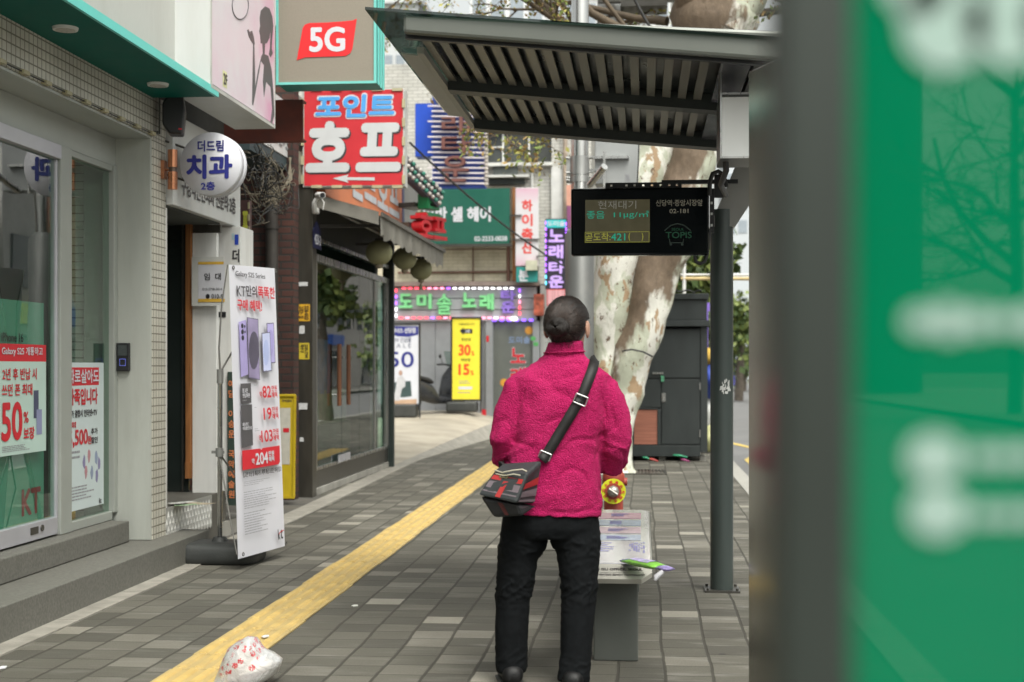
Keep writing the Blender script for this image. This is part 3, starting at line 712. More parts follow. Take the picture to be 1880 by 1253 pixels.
# rusty beam that carries the blade signs
mb = MB(); p0, p1 = gy(440, 185, 11.0), gy(556, 258, 11.0)
mb.box(-4.2, p1.x, 11.0, 11.02, p1.z, p0.z); mb.box(-4.2, p1.x, 11.021, 11.12, p0.z - .015, p0.z); mb.box(-4.2, p1.x, 11.021, 11.12, p1.z, p1.z + .015)
mb.build('steel_beam', mat('rusty_red_beam', (.16, .035, .022), .7, var=.3, scale=4, dirt=.75, dcol=(.035, .03, .028), dscale=3, bump=.1), label='rust red steel beam between the pink salon sign and the red pub sign', cat='beam')
# ------------------------------------------------------------------ dental entrance
en = thing('entrance_building', 'narrow dental stair entrance with rusty jamb, dark glass door and diamond plate step', 'building', (-3.8, 9.8, 0))
fe = frY(10.4)
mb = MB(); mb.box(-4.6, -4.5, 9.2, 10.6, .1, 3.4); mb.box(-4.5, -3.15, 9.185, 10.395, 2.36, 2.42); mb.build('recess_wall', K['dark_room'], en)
mb = MB(); mb.box(-4.5, -3.165, 9.183, 10.6, -.1, .352); mb.build('threshold', mat('worn_step_top', (.1, .095, .08), .7, var=.25, dirt=.4), en)
fth = frX(-3.163)
mb = MB(); mb.fbox(fth, 9.185, 10.22, .12, .352, .0, .006); dp = mb.build('step_plate', mat('plate_grey', (.36, .36, .34), .45, .2, var=.1, dirt=.25, dcol=(.15, .14, .12)), en)
mb = MB(); nx, nz_ = 15, 2; dw = 1.03 / nx; dh = .232 / (nz_ + .5)
for i in range(nx):
    for j in range(5):
        cx = 9.187 + (i + .5 + (.5 if j % 2 else 0)) * dw; cz = .125 + .025 + j * dh * .5
        if cx + dw / 2 > 10.22 or cz + dh * .45 > .35: continue
        mb.add([fth.at(cx, cz - dh * .45, .0065), fth.at(cx + dw * .42, cz, .0065), fth.at(cx, cz + dh * .45, .0065), fth.at(cx - dw * .42, cz, .0065), fth.at(cx, cz, .014)],
               [(0, 1, 4), (1, 2, 4), (2, 3, 4), (3, 0, 4)])
mb.build('diamond_pattern', mat('plate_bright', (.75, .75, .72), .4, .2, var=.1), dp)
q = lambda x0, x1, ya=385, yb=920: fe.rect(x0, ya, x1, yb)
a0, a1, b0, b1 = q(300, 345); mb = MB(); mb.fbox(fe, -4.3, a1, .355, 2.36, -.04, -.02); g_ = mb.build('door', mat('dark_glass_door', (.02, .026, .024), .08, var=.2, scale=2), en)
mb = MB(); mb.fbox(fe, q(333, 336)[0], q(333, 336)[1], .36, 2.36, -.019, -.008); mb.build('stile', K['dark_steel'], g_)
a0, a1, b0, b1 = q(343, 352, 420, 890); mb = MB(); mb.fbox(fe, a0, a1, .46, 2.36, -.1, .03); mb.fbox(fe, a0, a1 + .012, .46, .58, .031, .04)
mb.build('jamb', K['wood'], en)
a0, a1, b0, b1 = q(352, 398, 428, 918); mb = MB(); mb.fbox(fe, a0 + .004, a1, .31, b1, -.05, .0); mb.build('side_panel', K['white_paint'], en, bevel=.004)
mb = MB(); mb.fbox(fe, a0, a1 + .02, b1 + .004, 2.36, -.06, -.02); mb.build('transom', K['dark_steel'], en)
mb = MB(); mb.box(-3.2, -3.152, 9.184, 9.215, .356, 2.35); mb.build('jamb', K['white_paint'], en)
mb = MB(); mb.box(-3.4, -3.15, 10.45, 11.2, -.05, .12); mb.build('step', K['concrete'], en)
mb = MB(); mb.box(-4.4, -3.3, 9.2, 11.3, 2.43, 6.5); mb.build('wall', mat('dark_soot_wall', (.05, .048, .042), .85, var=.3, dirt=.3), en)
# lintel sign
ls = thing('lintel_sign', 'grey white lintel sign with dental clinic lettering behind the round sign', 'sign', (-3.2, 10, 2.37))
fl_ = frX(-3.10); ya, yb = fl_.px(309, 380)[0], fl_.px(442, 415)[0]
ya = max(ya, 9.19)
mb = MB(); mb.box(-3.28, -3.102, ya, yb, 2.37, 2.98); mb.build('cabinet', K['white_panel'], ls, bevel=.006)
mb = MB(); a, b = fl_.px(333, 330); a2, b2 = fl_.px(432, 395)
text_fit(mb, fl_, '구강악안면외과 전문의·2층', a, a2, 2.455, 2.585, bold=.05); mb.build('lettering', K['char'], ls)
# "to let" paper
ft = frY(10.34)
a0, a1, b0, b1 = ft.rect(352, 472, 411, 562)
mb = MB(); mb.fbox(ft, a0, a1, b0, b1, -.003, 0); tl = mb.build('notice', mat('clear_film', (.55, .55, .52), .3, var=.1), label='white handwritten rent notice with orange tape on the white entrance panel', cat='notice')
mb = MB(); q2 = ft.rect(364, 484, 413, 553); mb.fquad(ft, *q2, .002); mb.build('paper', K['white_print'], tl)
for r_ in ((364, 481, 411, 486), (364, 549, 413, 555)): mb = MB(); mb.fquad(ft, *ft.rect(*r_), .004); mb.build('tape', mat('orange_tape', (.62, .38, .05), .5), tl)
tx(tl, ft, K['black'], [('임  대', 375, 502, 406, 515, .035), ('010-3798-3814', 372, 529, 408, 534, .0), ('● 010-9', 378, 540, 410, 549, .05)], c=.004)
# white sign column with green strip
wc = thing('sign_column', 'white clinic sign column with blue logo and a dark green strip of orange lettering', 'sign', (-3.15, 10.75, .2))
fw = frY(10.6)
a0, a1, b0, b1 = fw.rect(400, 415, 442, 925)
am = fw.px(421, 600)[0]
mb = MB(); mb.fbox(fw, a0, a1, b0, 2.365, -.35, 0); mb.build('cabinet', K['white_paint'], wc, bevel=.004)
mb = MB(); mb.fquad(fw, *fw.rect(431, 431, 438, 450), .003); mb.build('logo', K['blue_ink'], wc)
mb = MB(); mb.fquad(fw, *fw.rect(426, 429, 430, 441), .003); mb.build('logo', mat('pale_blue_print', (.4, .55, .6), .5), wc)
tx(wc, fw, K['char'], [('더', 427, 458, 440, 482, .06), ('드', 427, 492, 440, 516, .06), ('림', 427, 526, 440, 550, .06)])
mb = MB(); mb.fbox(fw, *fw.rect(401, 573, 415, 583), .001, .006); mb.build('bracket', K['black_plastic'], wc)
mb = MB(); mb.fbox(fw, *fw.rect(419, 683, 443, 928), .001, .02); gs = mb.build('strip', mat('dark_green_print', (.03, .05, .04), .5, var=.1), wc)
mb = MB()
for i, ch in enumerate('예담 이승운 국악예술원'):
    if ch != ' ': text_px(mb, fw, ch, 421, 698 + i * 18.4, 432, 712 + i * 18.4, c=.023, bold=.05)
mb.build('lettering', mat('orange_print', (.6, .2, .08), .5), gs)
# narrow maroon blade with yellow letters
fm = frY(11.3)
ms = thing('blade_sign', 'narrow maroon blade sign with yellow letters in front of the dark brick wall', 'sign', (-3.25, 11.4, 2.0))
a0, a1, b0, b1 = fm.rect(440, 368, 457, 500)
b0 = 1.6
mb = MB(); mb.fbox(fm, a0, a1, b0, b1, -.08, 0); mb.build('cabinet', mat('maroon_cabinet', (.1, .05, .05), .5, var=.2, dirt=.3), ms)
tx(ms, fm, mat('acid_yellow_letters', (.6, .62, .08), .5), [('포', 445, 388, 456, 440, .06), ('인', 445, 465, 456, 500, .06)])
for k in range(6):
    mb = MB(); qq = fm.rect(455.5, 372 + k * 22, 458.5, 384 + k * 22); mb.fbox(fm, *qq, .0, .012); mb.build('clip', K['beige'], ms)
# leaflets on the step
mb = MB(); c = gz(345, 928, .356)
for k, (dx, dy, an, col) in enumerate(((0, 0, .4, 0), (.07, .05, -.3, 1), (-.06, .05, 1.1, 2))):
    r_ = Matrix.Rotation(an, 3, 'Z'); vs = []
    for j in range(4):
        for i in range(4):
            p = r_ @ Vector((-.09 + i * .06, -.06 + j * .04, 0)); vs.append(c + p + Vector((dx, dy, .004 + k * .004 + .02 * max(0, noise.noise(p * 9 + Vector((k, 0, 0)))))))
    mb.add(vs, [(j * 4 + i, j * 4 + i + 1, j * 4 + i + 5, j * 4 + i + 4) for j in range(3) for i in range(3)], col, True)
mb.build('leaflets', [mat('leaflet_green', (.35, .5, .3), .5, var=.3, scale=30), mat('leaflet_tan', (.5, .42, .3), .5, var=.3, scale=30), mat('leaflet_white', (.55, .55, .52), .5, var=.2, scale=30)], label='crumpled leaflets lying on the diamond plate step of the dental entrance', cat='leaflets')

# ------------------------------------------------------------------ banner stand in front of the shop
D0, D1 = 9.0, 9.62
P = lambda x, y, t: EYE + ray(x, y) * t
BL, BR, TL, TR = P(438, 1027, D0), P(524, 1003, D1), P(421, 486, D0 + .05), P(505, 493, D1 + .12)
fb = Fr(BL, BR - BL, (TL - BL) + (TR - BR))
bs = thing('banner_stand', 'tall white phone banner on a steel pole with a black water base', 'banner stand', (gz(402, 1030)[:]))
w_, h_ = (BR - BL).length, ((TL - BL).length + (TR - BR).length) / 2
def bw(a, b):  # bulge of the cloth
    return .012 * math.sin(math.pi * a / w_) * math.sin(math.pi * b / h_ * 1.0)
mb = MB(); N1, N2 = 8, 24
quadp = lambda s, t: (BL * (1 - s) + BR * s) * (1 - t) + (TL * (1 - s) + TR * s) * t
vs = [quadp(i / N1, j / N2) - fb.n * .004 for j in range(N2 + 1) for i in range(N1 + 1)]
mb.add(vs, [(j * (N1 + 1) + i, j * (N1 + 1) + i + 1, (j + 1) * (N1 + 1) + i + 1, (j + 1) * (N1 + 1) + i) for j in range(N2) for i in range(N1)], 0, True)
sheet = mb.build('banner_sheet', mat('lilac_white_vinyl', (.63, .63, .68), .42, var=.02), bs)
# the print follows the sheet: map picture points to the sheet's own plane
off = max((v - fb.o).dot(fb.n) for v in vs)
CC = off + .002
def bt(mt, items, name='lettering', c=CC):
    for it in items: mb = MB(); text_px(mb, fb, it[0], *it[1:5], c=c, bold=it[5] if len(it) > 5 else .05); build_words(mb, fb, name, mt, sheet)
# slanted text: use a sheared frame so lines keep to the banner's own horizontals
bt(K['char'], [('Galaxy S25 Series', 428, 501, 482, 513, .02)])
bt(K['char'], [('KT', 430, 526, 446, 545, .02), ('만의', 447, 525, 467, 546, .055), ('중고폰 보상 및 제휴카드 혜택 제공 조건은 아래 참고', 441, 862, 512, 872, .02)])
bt(K['red'], [('똑똑한', 469, 527, 500, 549, .06), ('구매 혜택!', 431, 551, 476, 572, .06)])
bt(K['red'], [('약', 472, 719, 476, 731, .04), ('82', 477, 709, 493, 731, .06), ('만원\n혜택', 494, 708, 504, 731, .05),
              ('19', 479, 749, 494, 771, .06), ('만원\n혜택', 495, 747, 506, 770, .05),
              ('약', 471, 799, 475, 812, .04), ('103', 475, 790, 496, 812, .06), ('만원\n혜택', 497, 787, 507, 810, .05)])
mb = MB()
def poly(mb, pts, c, mi=0): mb.prism(fb, [fb.px(x, y) for x, y in pts], c - .0008, c, mi)
poly(mb, [(437, 705), (456, 704), (457, 740), (438, 742)], CC); poly(mb, [(438, 745), (458, 743), (460, 818), (440, 823)], CC)
mb.build('dark_boxes', mat('print_dark_grey', (.075, .07, .075), .5), sheet)
bt(K['white_print'], [('중고폰\n반납하면', 440, 714, 453, 731, .04), ('제휴카드\n이용할인으로', 440, 776, 457, 790, .04)], c=CC + .002)
mb = MB(); poly(mb, [(440, 828), (473, 824), (475, 827), (478, 823), (509, 818.5), (509.5, 848), (507, 853), (441, 864)], CC); mb.build('red_box', K['red'], sheet)
bt(K['white_print'], [('약', 457, 842, 462, 853, .05), ('204', 464, 831, 487, 853, .065), ('만원\n혜택', 488, 828, 498, 848, .05)], c=CC + .002)
mb = MB()
def phone(pts, c, mi):
    poly(mb, pts, c, mi)
poly(mb, [(434, 592), (447, 588), (451, 688), (438, 693)], CC, 0)
for (x, y, r_) in ((440, 599, 3.6), (440.5, 610, 3.8), (441, 621, 3.8), (444.5, 600, 2), (445, 610, 2)):
    poly(mb, [(x + r_ * .62 * math.cos(t), y + r_ * math.sin(t) * 1.25) for t in [k * math.pi / 6 for k in range(12)][::-1]], CC + .001, 1)
def rphone(x0, y0, x1, y1, sk, c, mi_edge, mi_in):
    poly(mb, [(x0, y0), (x1, y0 - sk), (x1 + 3, y1 - sk), (x0 + 3, y1)], c, mi_edge)
    poly(mb, [(x0 + 1.2, y0 + 1.5), (x1 - 1, y0 - sk + 1.6), (x1 + 2, y1 - sk - 1.6), (x0 + 4, y1 - 2)], c + .0008, mi_in)
def blob(cx, cy, rx, ry, c, mi): poly(mb, [(cx + rx * math.cos(t), cy + ry * math.sin(t)) for t in [k * math.pi / 9 for k in range(18)][::-1]], c, mi)
rphone(448.5, 583, 469.5, 695, -3.5, CC + .001, 2, 3); blob(461, 644, 9.5, 35, CC + .0026, 4)
rphone(484.5, 594, 498, 668, 1, CC + .001, 2, 5); blob(492, 630, 5.5, 24, CC + .0026, 6)
rphone(475, 612, 490.5, 684, 2, CC + .003, 2, 7); blob(483, 648, 5, 24, CC + .0046, 8)
mb.build('phone_picture', [mat('print_lilac_back', (.35, .3, .56), .4), K['black'], mat('print_edge', (.12, .11, .16), .4), mat('print_mauve', (.26, .22, .36), .4, var=.3, scale=5), mat('print_dusk', (.085, .075, .115), .4, var=.2),
                           mat('print_violet_light', (.42, .38, .66), .4), mat('print_violet_mid', (.34, .3, .58), .4), mat('print_ice', (.52, .56, .78), .4), mat('print_ice_mid', (.4, .46, .72), .4)], sheet)
FPG = mat('fine_print_grey', (.33, .33, .36), .5, var=0)
for r_, n_, sd in (((443, 880, 492, 890), 3, 2), ((443, 897, 507, 930), 8, 5), ((444, 936, 496, 978), 9, 9), ((440, 734, 452, 737), 1, 3), ((461, 706, 470, 709), 1, 3), ((462, 747, 468, 750), 1, 3), ((463, 786, 472, 793), 2, 3)):
    mb = MB(); fine_print(mb, fb, *fb.rect(*r_), n_, c=CC + (.002 if sd == 3 and n_ == 1 else 0), seed=sd, fill=.35); mb.build('fine_print', FPG, sheet)
bt(K['black'], [('k', 505.5, 972, 509.5, 991, .06)]); bt(K['black'], [('t', 510, 972, 514.5, 990, .06)])
mb = MB(); stroke(mb, fb, [(506.5, 981), (510, 977), (513, 974.5), (516, 974)], .006, CC + .003); mb.build('logo_accent', K['red'], sheet)
for (x, y) in ((442, 1018), (521, 998), (424, 492), (502, 498)):
    mb = MB(); a, b = fb.px(x, y); mb.tube([fb.at(a + .011 * math.cos(t), b + .011 * math.sin(t), CC) for t in [k * math.pi / 6 for k in range(13)]], .003, 6)
    mb.build('eyelet', K['dark_steel'], sheet)
base_c = gz(402, 1032); pole_top = P(404, 690, 9.12)
base_c = Vector((base_c.x, base_c.y + .02, 0))
mb = MB(); mb.cyl((base_c.x, base_c.y, .13), (pole_top.x, pole_top.y, pole_top.z), .0165, 12); mb.build('pole', K['steel'], bs)
mb = MB(); mid = P(403, 833, 9.12); mb.cyl(mid + Vector((0, 0, -.02)), mid + Vector((0, 0, .035)), .026, 12); mb.box(mid.x - .05, mid.x + .03, mid.y - .01, mid.y + .01, mid.z + .0, mid.z + .018)
CLG = mat('clamp_grey', (.2, .2, .19), .45, .3, var=.1); mb.build('clamp', CLG, bs); mb = MB(); mb.cyl(pole_top + Vector((0, 0, -.05)), pole_top + Vector((0, 0, .04)), .022, 12); mb.build('clamp', CLG, bs)
ARM = mat('fibre_rod', (.22, .215, .2), .4, .4); mb = MB(); mb.tube([pole_top + Vector((0, 0, .03)), P(402, 640, 9.1), P(407, 560, 9.08), TL - fb.n * .012], [.007, .006, .005, .004], 8)
mb.build('arm', ARM, bs); mb = MB(); mb.tube([pole_top + Vector((0, 0, .02)), P(430, 640, 9.3), P(470, 560, 9.5), TR - fb.n * .012], [.007, .006, .005, .004], 8)
mb.build('arm', ARM, bs); mb = MB(); mb.tube([mid + Vector((0, 0, 0)), P(420, 940, 9.05), BL + Vector((0, 0, .03)) - fb.n * .012], [.006, .005, .004], 8)
mb.build('arm', ARM, bs); mb = MB(); mb.tube([mid + Vector((0, 0, 0)), P(450, 900, 9.4), BR + Vector((0, 0, .03)) - fb.n * .012], [.006, .005, .004], 8)
mb.build('arm', ARM, bs)
mb = MB(); bw2, bd2 = .30, .2
ring = lambda k, z: [Vector((base_c.x - .01 + bw2 * k * (abs(math.cos(t)) ** .45) * math.copysign(1, math.cos(t)), base_c.y + bd2 * k * (abs(math.sin(t)) ** .45) * math.copysign(1, math.sin(t)), z)) for t in [i * math.pi / 18 for i in range(36)]]
mb.loft([ring(.9, .0), ring(.98, .015), ring(1, .05), ring(.98, .1), ring(.9, .128), ring(.5, .135), ring(.2, .137)])
mb.tube([(base_c.x, base_c.y, .13), (base_c.x, base_c.y, .165)], [.06, .04], 16)
mb.build('water_base', K['rubber'], bs)

# ------------------------------------------------------------------ the dim gap with brick wall, between the two shops
bk = grid_mat('dark_red_bricks', (0, 2), .205, .068, .009, ((.085, .03, .02), (.05, .02, .016)), (.025, .023, .02), .8, offset=.5, var=.55, bump=.6)
wl = thing('brick_wall', 'dark red brick wall set back in the gap with a black downpipe', 'wall', (-3.9, 13.5, 0))
mb = MB(); mb.box(-5.0, -3.36, 13.5, 13.7, 0, 4.6); mb.build('brickwork', bk, wl)
mb = MB(); mb.cyl((-3.55, 13.4, 0.02), (-3.55, 13.4, 3.2), .06, 16)
for z in (.5, 1.6, 2.62): mb.tube([(-3.55, 13.4, z), (-3.55, 13.4, z + .05)], .068, 16)
mb.build('downpipe', mat('sooty_pipe', (.035, .03, .026), .6, var=.3, dirt=.4), wl)
mb = MB(); mb.box(-5.1, -5.0, 9.6, 13.6, 0, 4); mb.build('side_wall', K['dark_room'], wl)
# banner wall sign above the gap
us = thing('wall_sign', 'white fascia sign with grey phone number behind the red beam', 'sign', (-3.2, 12.5, 3.1))
fu = frX(-3.42); mb = MB(); mb.box(-3.8, -3.422, 12.2, 13.74, 3.32, 3.85); mb.build('cabinet', K['white_panel'], us)
mb = MB(); mb.box(-3.8, -3.43, 12.2, 13.7, 3.2, 3.315); mb.build('underside', mat('dark_teal_board', (.03, .05, .055), .7), us)
mb = MB(); text_fit(mb, fu, '02-2332-5470', 12.3, 14.0, 3.39, 3.52, bold=.03); mb.build('lettering', mat('faded_grey_ink', (.2, .2, .2), .6), us)
# the cable tangle
cb = thing('cable_bundle', 'tangle of loose grey and tan cables hanging in front of the brick wall', 'cables', (-3.3, 12, 2.2))
rr = random.Random(12)
for k in range(44):
    x0, y0 = rr.uniform(425, 520), rr.uniform(262, 360); x1, y1 = rr.uniform(455, 548), rr.uniform(285, 395)
    Y0 = rr.uniform(11.3, 12.6); n = 8; pts = []
    a, b = gy(x0, y0, Y0), gy(x1, y1, Y0 + rr.uniform(.1, .8)); sag = rr.uniform(.02, .3)
    w = [Vector((rr.uniform(-.07, .07), rr.uniform(-.08, .08), rr.uniform(-.05, .05))) for _ in range(n + 1)]
    for i in range(n + 1):
        t = i / n; pts.append(a.lerp(b, t) + Vector((0, 0, -sag * 4 * t * (1 - t))) + w[i] * (1 if 0 < i < n else 0))
    mb = MB(); fine = []
    for i in range(len(pts) - 1):
        for s in range(3):
            p0, p1, p2, p3 = pts[max(i - 1, 0)], pts[i], pts[i + 1], pts[min(i + 2, n)]; t = s / 3
            fine.append(.5 * ((2 * p1) + (p2 - p0) * t + (2 * p0 - 5 * p1 + 4 * p2 - p3) * t * t + (3 * p1 - p0 - 3 * p2 + p3) * t ** 3))
    fine.append(pts[-1]); mb.tube(fine, rr.uniform(.002, .0055), 6)
    mb.build('cable', rr.choice([K['cable'], K['cable'], K['tan_cable'], mat('grey_cable', (.12, .12, .1), .6, var=0)] if k < 4 else [K['cable'], K['tan_cable']]), cb)
for k in range(5):
    mb = MB(); mb.tube([gy(534 - k * .7, 290, 13.5), gy(528 + k * 2, 330, 13.3), gy(515 - k * 6, 358 + k * 3, 13.1), gy(480 + k * 7, 368 + 5 * k, 12.8)], .007, 6)
    mb.build('cable', K['tan_cable'], cb)
# yellow notice board leaning in the gap
yb_ = thing('notice_board', 'yellow plastic board with a stained paper leaning against the steel column', 'board', (-3.4, 13.1, 0))
fy = frY(13.05); a0, a1, b0, b1 = fy.rect(505, 724, 541, 916)
fy2 = Fr(fy.at(a0, max(0.01, b0)), (1, 0, 0), (.035, .05, 1)); ww, hh = a1 - a0, b1 - max(0.01, b0)
ypl = mat('yellow_plastic', (.5, .36, .015), .4, var=.06, dirt=.2, dcol=(.25, .2, .05), dscale=4)
mb = MB(); mb.fbox(fy2, 0, ww, 0, hh, -.03, 0); mb.build('board', ypl, yb_, bevel=.012)
mb = MB(); panel_frame(mb, fy2, .0, ww, .0, hh, .02, .0, .012); mb.build('rim', ypl, yb_, bevel=.004)
mb = MB(); mb.fquad(fy2, .02, ww - .05, .32, hh - .13, .003); mb.build('paper', mat('stained_paper', (.48, .46, .4), .8, var=.12, scale=14, dirt=.4, dcol=(.3, .26, .2)), yb_)
mb = MB(); text_fit(mb, fy2, '주차금지', ww - .13, ww - .04, hh - .075, hh - .05, bold=.04); mb.build('lettering', K['char'], yb_)
mb = MB(); mb.fquad(fy2, .07, ww - .06, .62, .66, .005); mb.build('mark', K['red'], yb_)

# ------------------------------------------------------------------ the pub: glass front, column, awning
pub = thing('pub_building', 'single storey pub with steel framed glass front under a dusty grey awning', 'building', (-3.4, 16, 0))
GX, YA, YB = -3.28, 13.98, 18.1
blk = mat('brown_steel_cladding', (.085, .08, .068), .32, .65, var=.2, scale=4, dirt=.4, dcol=(.13, .11, .08), stretch=(3, 3, .8))
mb = MB(); mb.box(-3.40, -3.245, 13.8, 13.975, 0, 3.1); mb.build('column', blk, pub, bevel=.004)
mb = MB(); mb.box(-3.36, GX + .02, 13.98, 18.15, 0, .075); mb.build('plinth', K['concrete'], pub, bevel=.006)
mb = MB(); mb.box(-3.33, GX + .012, 13.98, 18.1, .078, .25); mb.build('kick_panel', K['dark_steel'], pub, bevel=.004)
mb = MB(); mb.box(-3.33, GX + .02, 13.98, 18.1, .252, .285); mb.box(-3.33, GX + .03, 13.98, 18.1, 2.36, 2.43); mb.box(-3.33, GX + .03, 13.98, 18.1, 2.56, 2.6)
mb.box(-3.33, GX + .025, 13.98, 14.05, .287, 2.355); mb.box(-3.33, GX + .025, 18.03, 18.1, .287, 2.355); mb.box(-3.33, GX + .012, 17.2, 17.24, .287, 2.355)
mb.build('frame', K['steel'], pub, bevel=.003)
PGL = glass_mat('pub_glass', (.6, .78, .7), 3.2)
for ya, yb in ((14.06, 15.34), (15.35, 16.3), (16.31, 17.19), (17.25, 18.02)):
    mb = MB(); mb.box(GX - .012, GX - .002, ya, yb, .288, 2.355); mb.build('pane', PGL, pub)
for y in (14.97, 15.45):     # long wooden pull handles
    mb = MB(); mb.tube([(GX + .05, y, .88), (GX + .05, y, 1.54)], .024, 10); h = mb.build('handle', mat('handle_wood', (.13, .05, .022), .4, var=.25, stretch=(9, 9, 1)), pub)
    mb = MB(); mb.cyl((GX, y, 1.0), (GX + .05, y, 1.0), .008, 8); mb.cyl((GX, y, 1.4), (GX + .05, y, 1.4), .008, 8); mb.build('standoff', K['steel'], h)
mb = MB(); mb.box(GX + .032, GX + .04, 15.0, 15.34, .27, .35); mb.box(GX + .032, GX + .04, 15.36, 15.6, .27, .35); mb.build('patch_fitting', rail, pub)
mb = MB(); mb.box(-3.4, -3.3, 13.98, 18.15, 2.602, 3.1); mb.build('header', mat('dark_header', (.03, .032, .03), .5, var=.3, dirt=.3), pub)
mb = MB(); mb.box(-3.34, -3.2, 18.11, 18.2, 0, 2.95); mb.build('corner_post', mat('dark_green_post', (.02, .03, .027), .45, var=.1), pub)
mb = MB(); mb.box(-7, -3.42, 18.1, 18.2, 0, 4.0); mb.box(-7, -3.42, 13.75, 13.85, 0, 4.0); mb.build('wall', mat('pub_plaster', (.2, .19, .17), .8, var=.15, dirt=.3), pub)
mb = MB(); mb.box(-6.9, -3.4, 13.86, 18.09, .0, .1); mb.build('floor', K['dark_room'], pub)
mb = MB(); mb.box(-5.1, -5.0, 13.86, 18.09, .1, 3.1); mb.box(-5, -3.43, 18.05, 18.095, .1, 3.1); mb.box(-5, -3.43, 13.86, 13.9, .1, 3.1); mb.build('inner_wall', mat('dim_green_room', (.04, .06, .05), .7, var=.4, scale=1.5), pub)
mb = MB(); mb.box(-7, -3.41, 13.86, 18.09, 3.105, 4.0); mb.build('roof', K['concrete'], pub)
# blue curtain and shelf inside
mb = MB(); n = 40
vs = [(-3.75 + .03 * math.sin(i * 1.1), 14.6 + i * .06, z) for z in (.98, 1.62) for i in range(n)]
mb.add(vs, [(i, i + 1, n + i + 1, n + i) for i in range(n - 1)], 0, True)
mb.build('curtain', mat('blue_cloth', (.02, .12, .4), .7, var=.3, scale=6), label='blue cloth hanging inside the pub glass front', cat='curtain')
mb = MB(); mb.box(-4.4, -3.7, 14.3, 17.8, .101, .62); mb.box(-4.35, -3.75, 14.3, 17.8, .621, 1.02, 1)
mb.build('low_bench', [K['dark_room'], mat('straw_mat', (.3, .25, .14), .8, var=.2)], label='low straw coloured bench inside the pub behind the glass', cat='bench')
# awning
aw = thing('awning', 'dusty grey fabric awning with torn valance over the pub front', 'awning', (-3, 16.2, 2.6))
awm = mat('dusty_grey_canvas', (.2, .19, .165), .85, var=.15, scale=5, dirt=.4, dcol=(.1, .09, .075), bump=.2, bscale=200)
mb = MB(); mb.hexa([(-3.3, 13.9, 2.98), (-2.6, 13.9, 2.775), (-2.6, 18.45, 2.775), (-3.3, 18.45, 2.98), (-3.3, 13.9, 3.0), (-2.6, 13.9, 2.795), (-2.6, 18.45, 2.795), (-3.3, 18.45, 3.0)]); mb.build('canvas', awm, aw)
mb = MB(); n = 90; v0, v1 = [], []
for i in range(n + 1):
    y = 13.9 + 4.55 * i / n; xo = -2.59 + .006 * math.sin(i * .9)
    v0.append((xo, y, 2.8)); v1.append((xo + .012 * math.sin(i * .53 + 1), y, 2.585 + .018 * math.sin(i * .7) + .02 * noise.noise(Vector((i * .3, 0, 0)))))
mb.add(v0 + v1, [(i, i + 1, n + 2 + i, n + 1 + i) for i in range(n)], 0, True)
vb = mb.build('valance', awm, aw)
mb = MB(); mb.box(-2.585, -2.565, 13.9, 18.45, 2.785, 2.83); mb.build('front_bar', mat('awning_bar', (.11, .1, .085), .6, var=.2, dirt=.3), aw)
mb = MB()
for y in (14.1, 16.2, 18.2): mb.box(-3.3, -2.62, y, y + .03, 2.70, 2.73); mb.box(-2.64, -2.6, y, y + .03, 2.732, 2.77)
mb.tube([(-3.0, 13.95, 2.83), (-3.0, 18.4, 2.83)], .025, 8); mb.build('awning_frame', K['dark_steel'], aw)
mb = MB(); mb.hexa([(-3.3, 13.88, 2.9), (-2.6, 13.88, 2.70), (-2.6, 13.895, 2.70), (-3.3, 13.895, 2.9), (-3.3, 13.88, 3.03), (-2.6, 13.88, 2.83), (-2.6, 13.895, 2.83), (-3.3, 13.895, 3.03)]); mb.build('end_panel', awm, aw)
# lanterns
lm = mat('dusty_olive_lantern_cloth', (.24, .235, .13), .75, var=.08, dirt=.2, dcol=(.15, .14, .09), bump=.05)
for k, (px, py, rpx, lab) in enumerate(((696, 464, 24.5, 'olive round lantern under the awning, nearest of three and largest'), (743, 475, 22.5, 'olive round lantern hanging in the middle under the awning'), (773, 495, 20, 'olive round lantern with a tassel at the far end of the awning'))):
    c = gx(px, py, -2.78); r_ = .142
    t = thing('lantern', lab, 'lantern', (c.x, c.y, c.z - r_), 'lanterns under the awning')
    mb = MB(); rings = []
    for i in range(19):
        th = math.pi * (.06 + .88 * i / 18); rr_ = r_ * math.sin(th) * (1 - .012 * (i % 2))
        rings.append([c + Vector((rr_ * math.cos(q), rr_ * math.sin(q), r_ * .95 * math.cos(th))) for q in [j * math.pi / 16 for j in range(32)]])
    mb.loft(rings); mb.build('shade', lm, t)
    mb = MB(); mb.cyl(c + Vector((0, 0, r_ * .92)), c + Vector((0, 0, r_ * 1.02)), .045, 16); mb.cyl(c + Vector((0, 0, r_)), (c.x, c.y, 2.82), .004, 6); mb.build('cap', K['dark_steel'], t)
    mb = MB(); mb.tube([c + Vector((0, 0, -r_ * .93)), c + Vector((0, 0, -r_ * 1.1)), c + Vector((0, 0, -r_ * 1.2))], [.04, .04, .012], 12)
    if k == 2: mb.tube([c + Vector((0, 0, -r_ * 1.2)), c + Vector((0, 0, -r_ * 1.45)), c + Vector((0, 0, -r_ * 1.8))], [.01, .022, .03], 10)
    mb.build('tassel', mat('tassel_tan', (.25, .21, .15), .8), t)
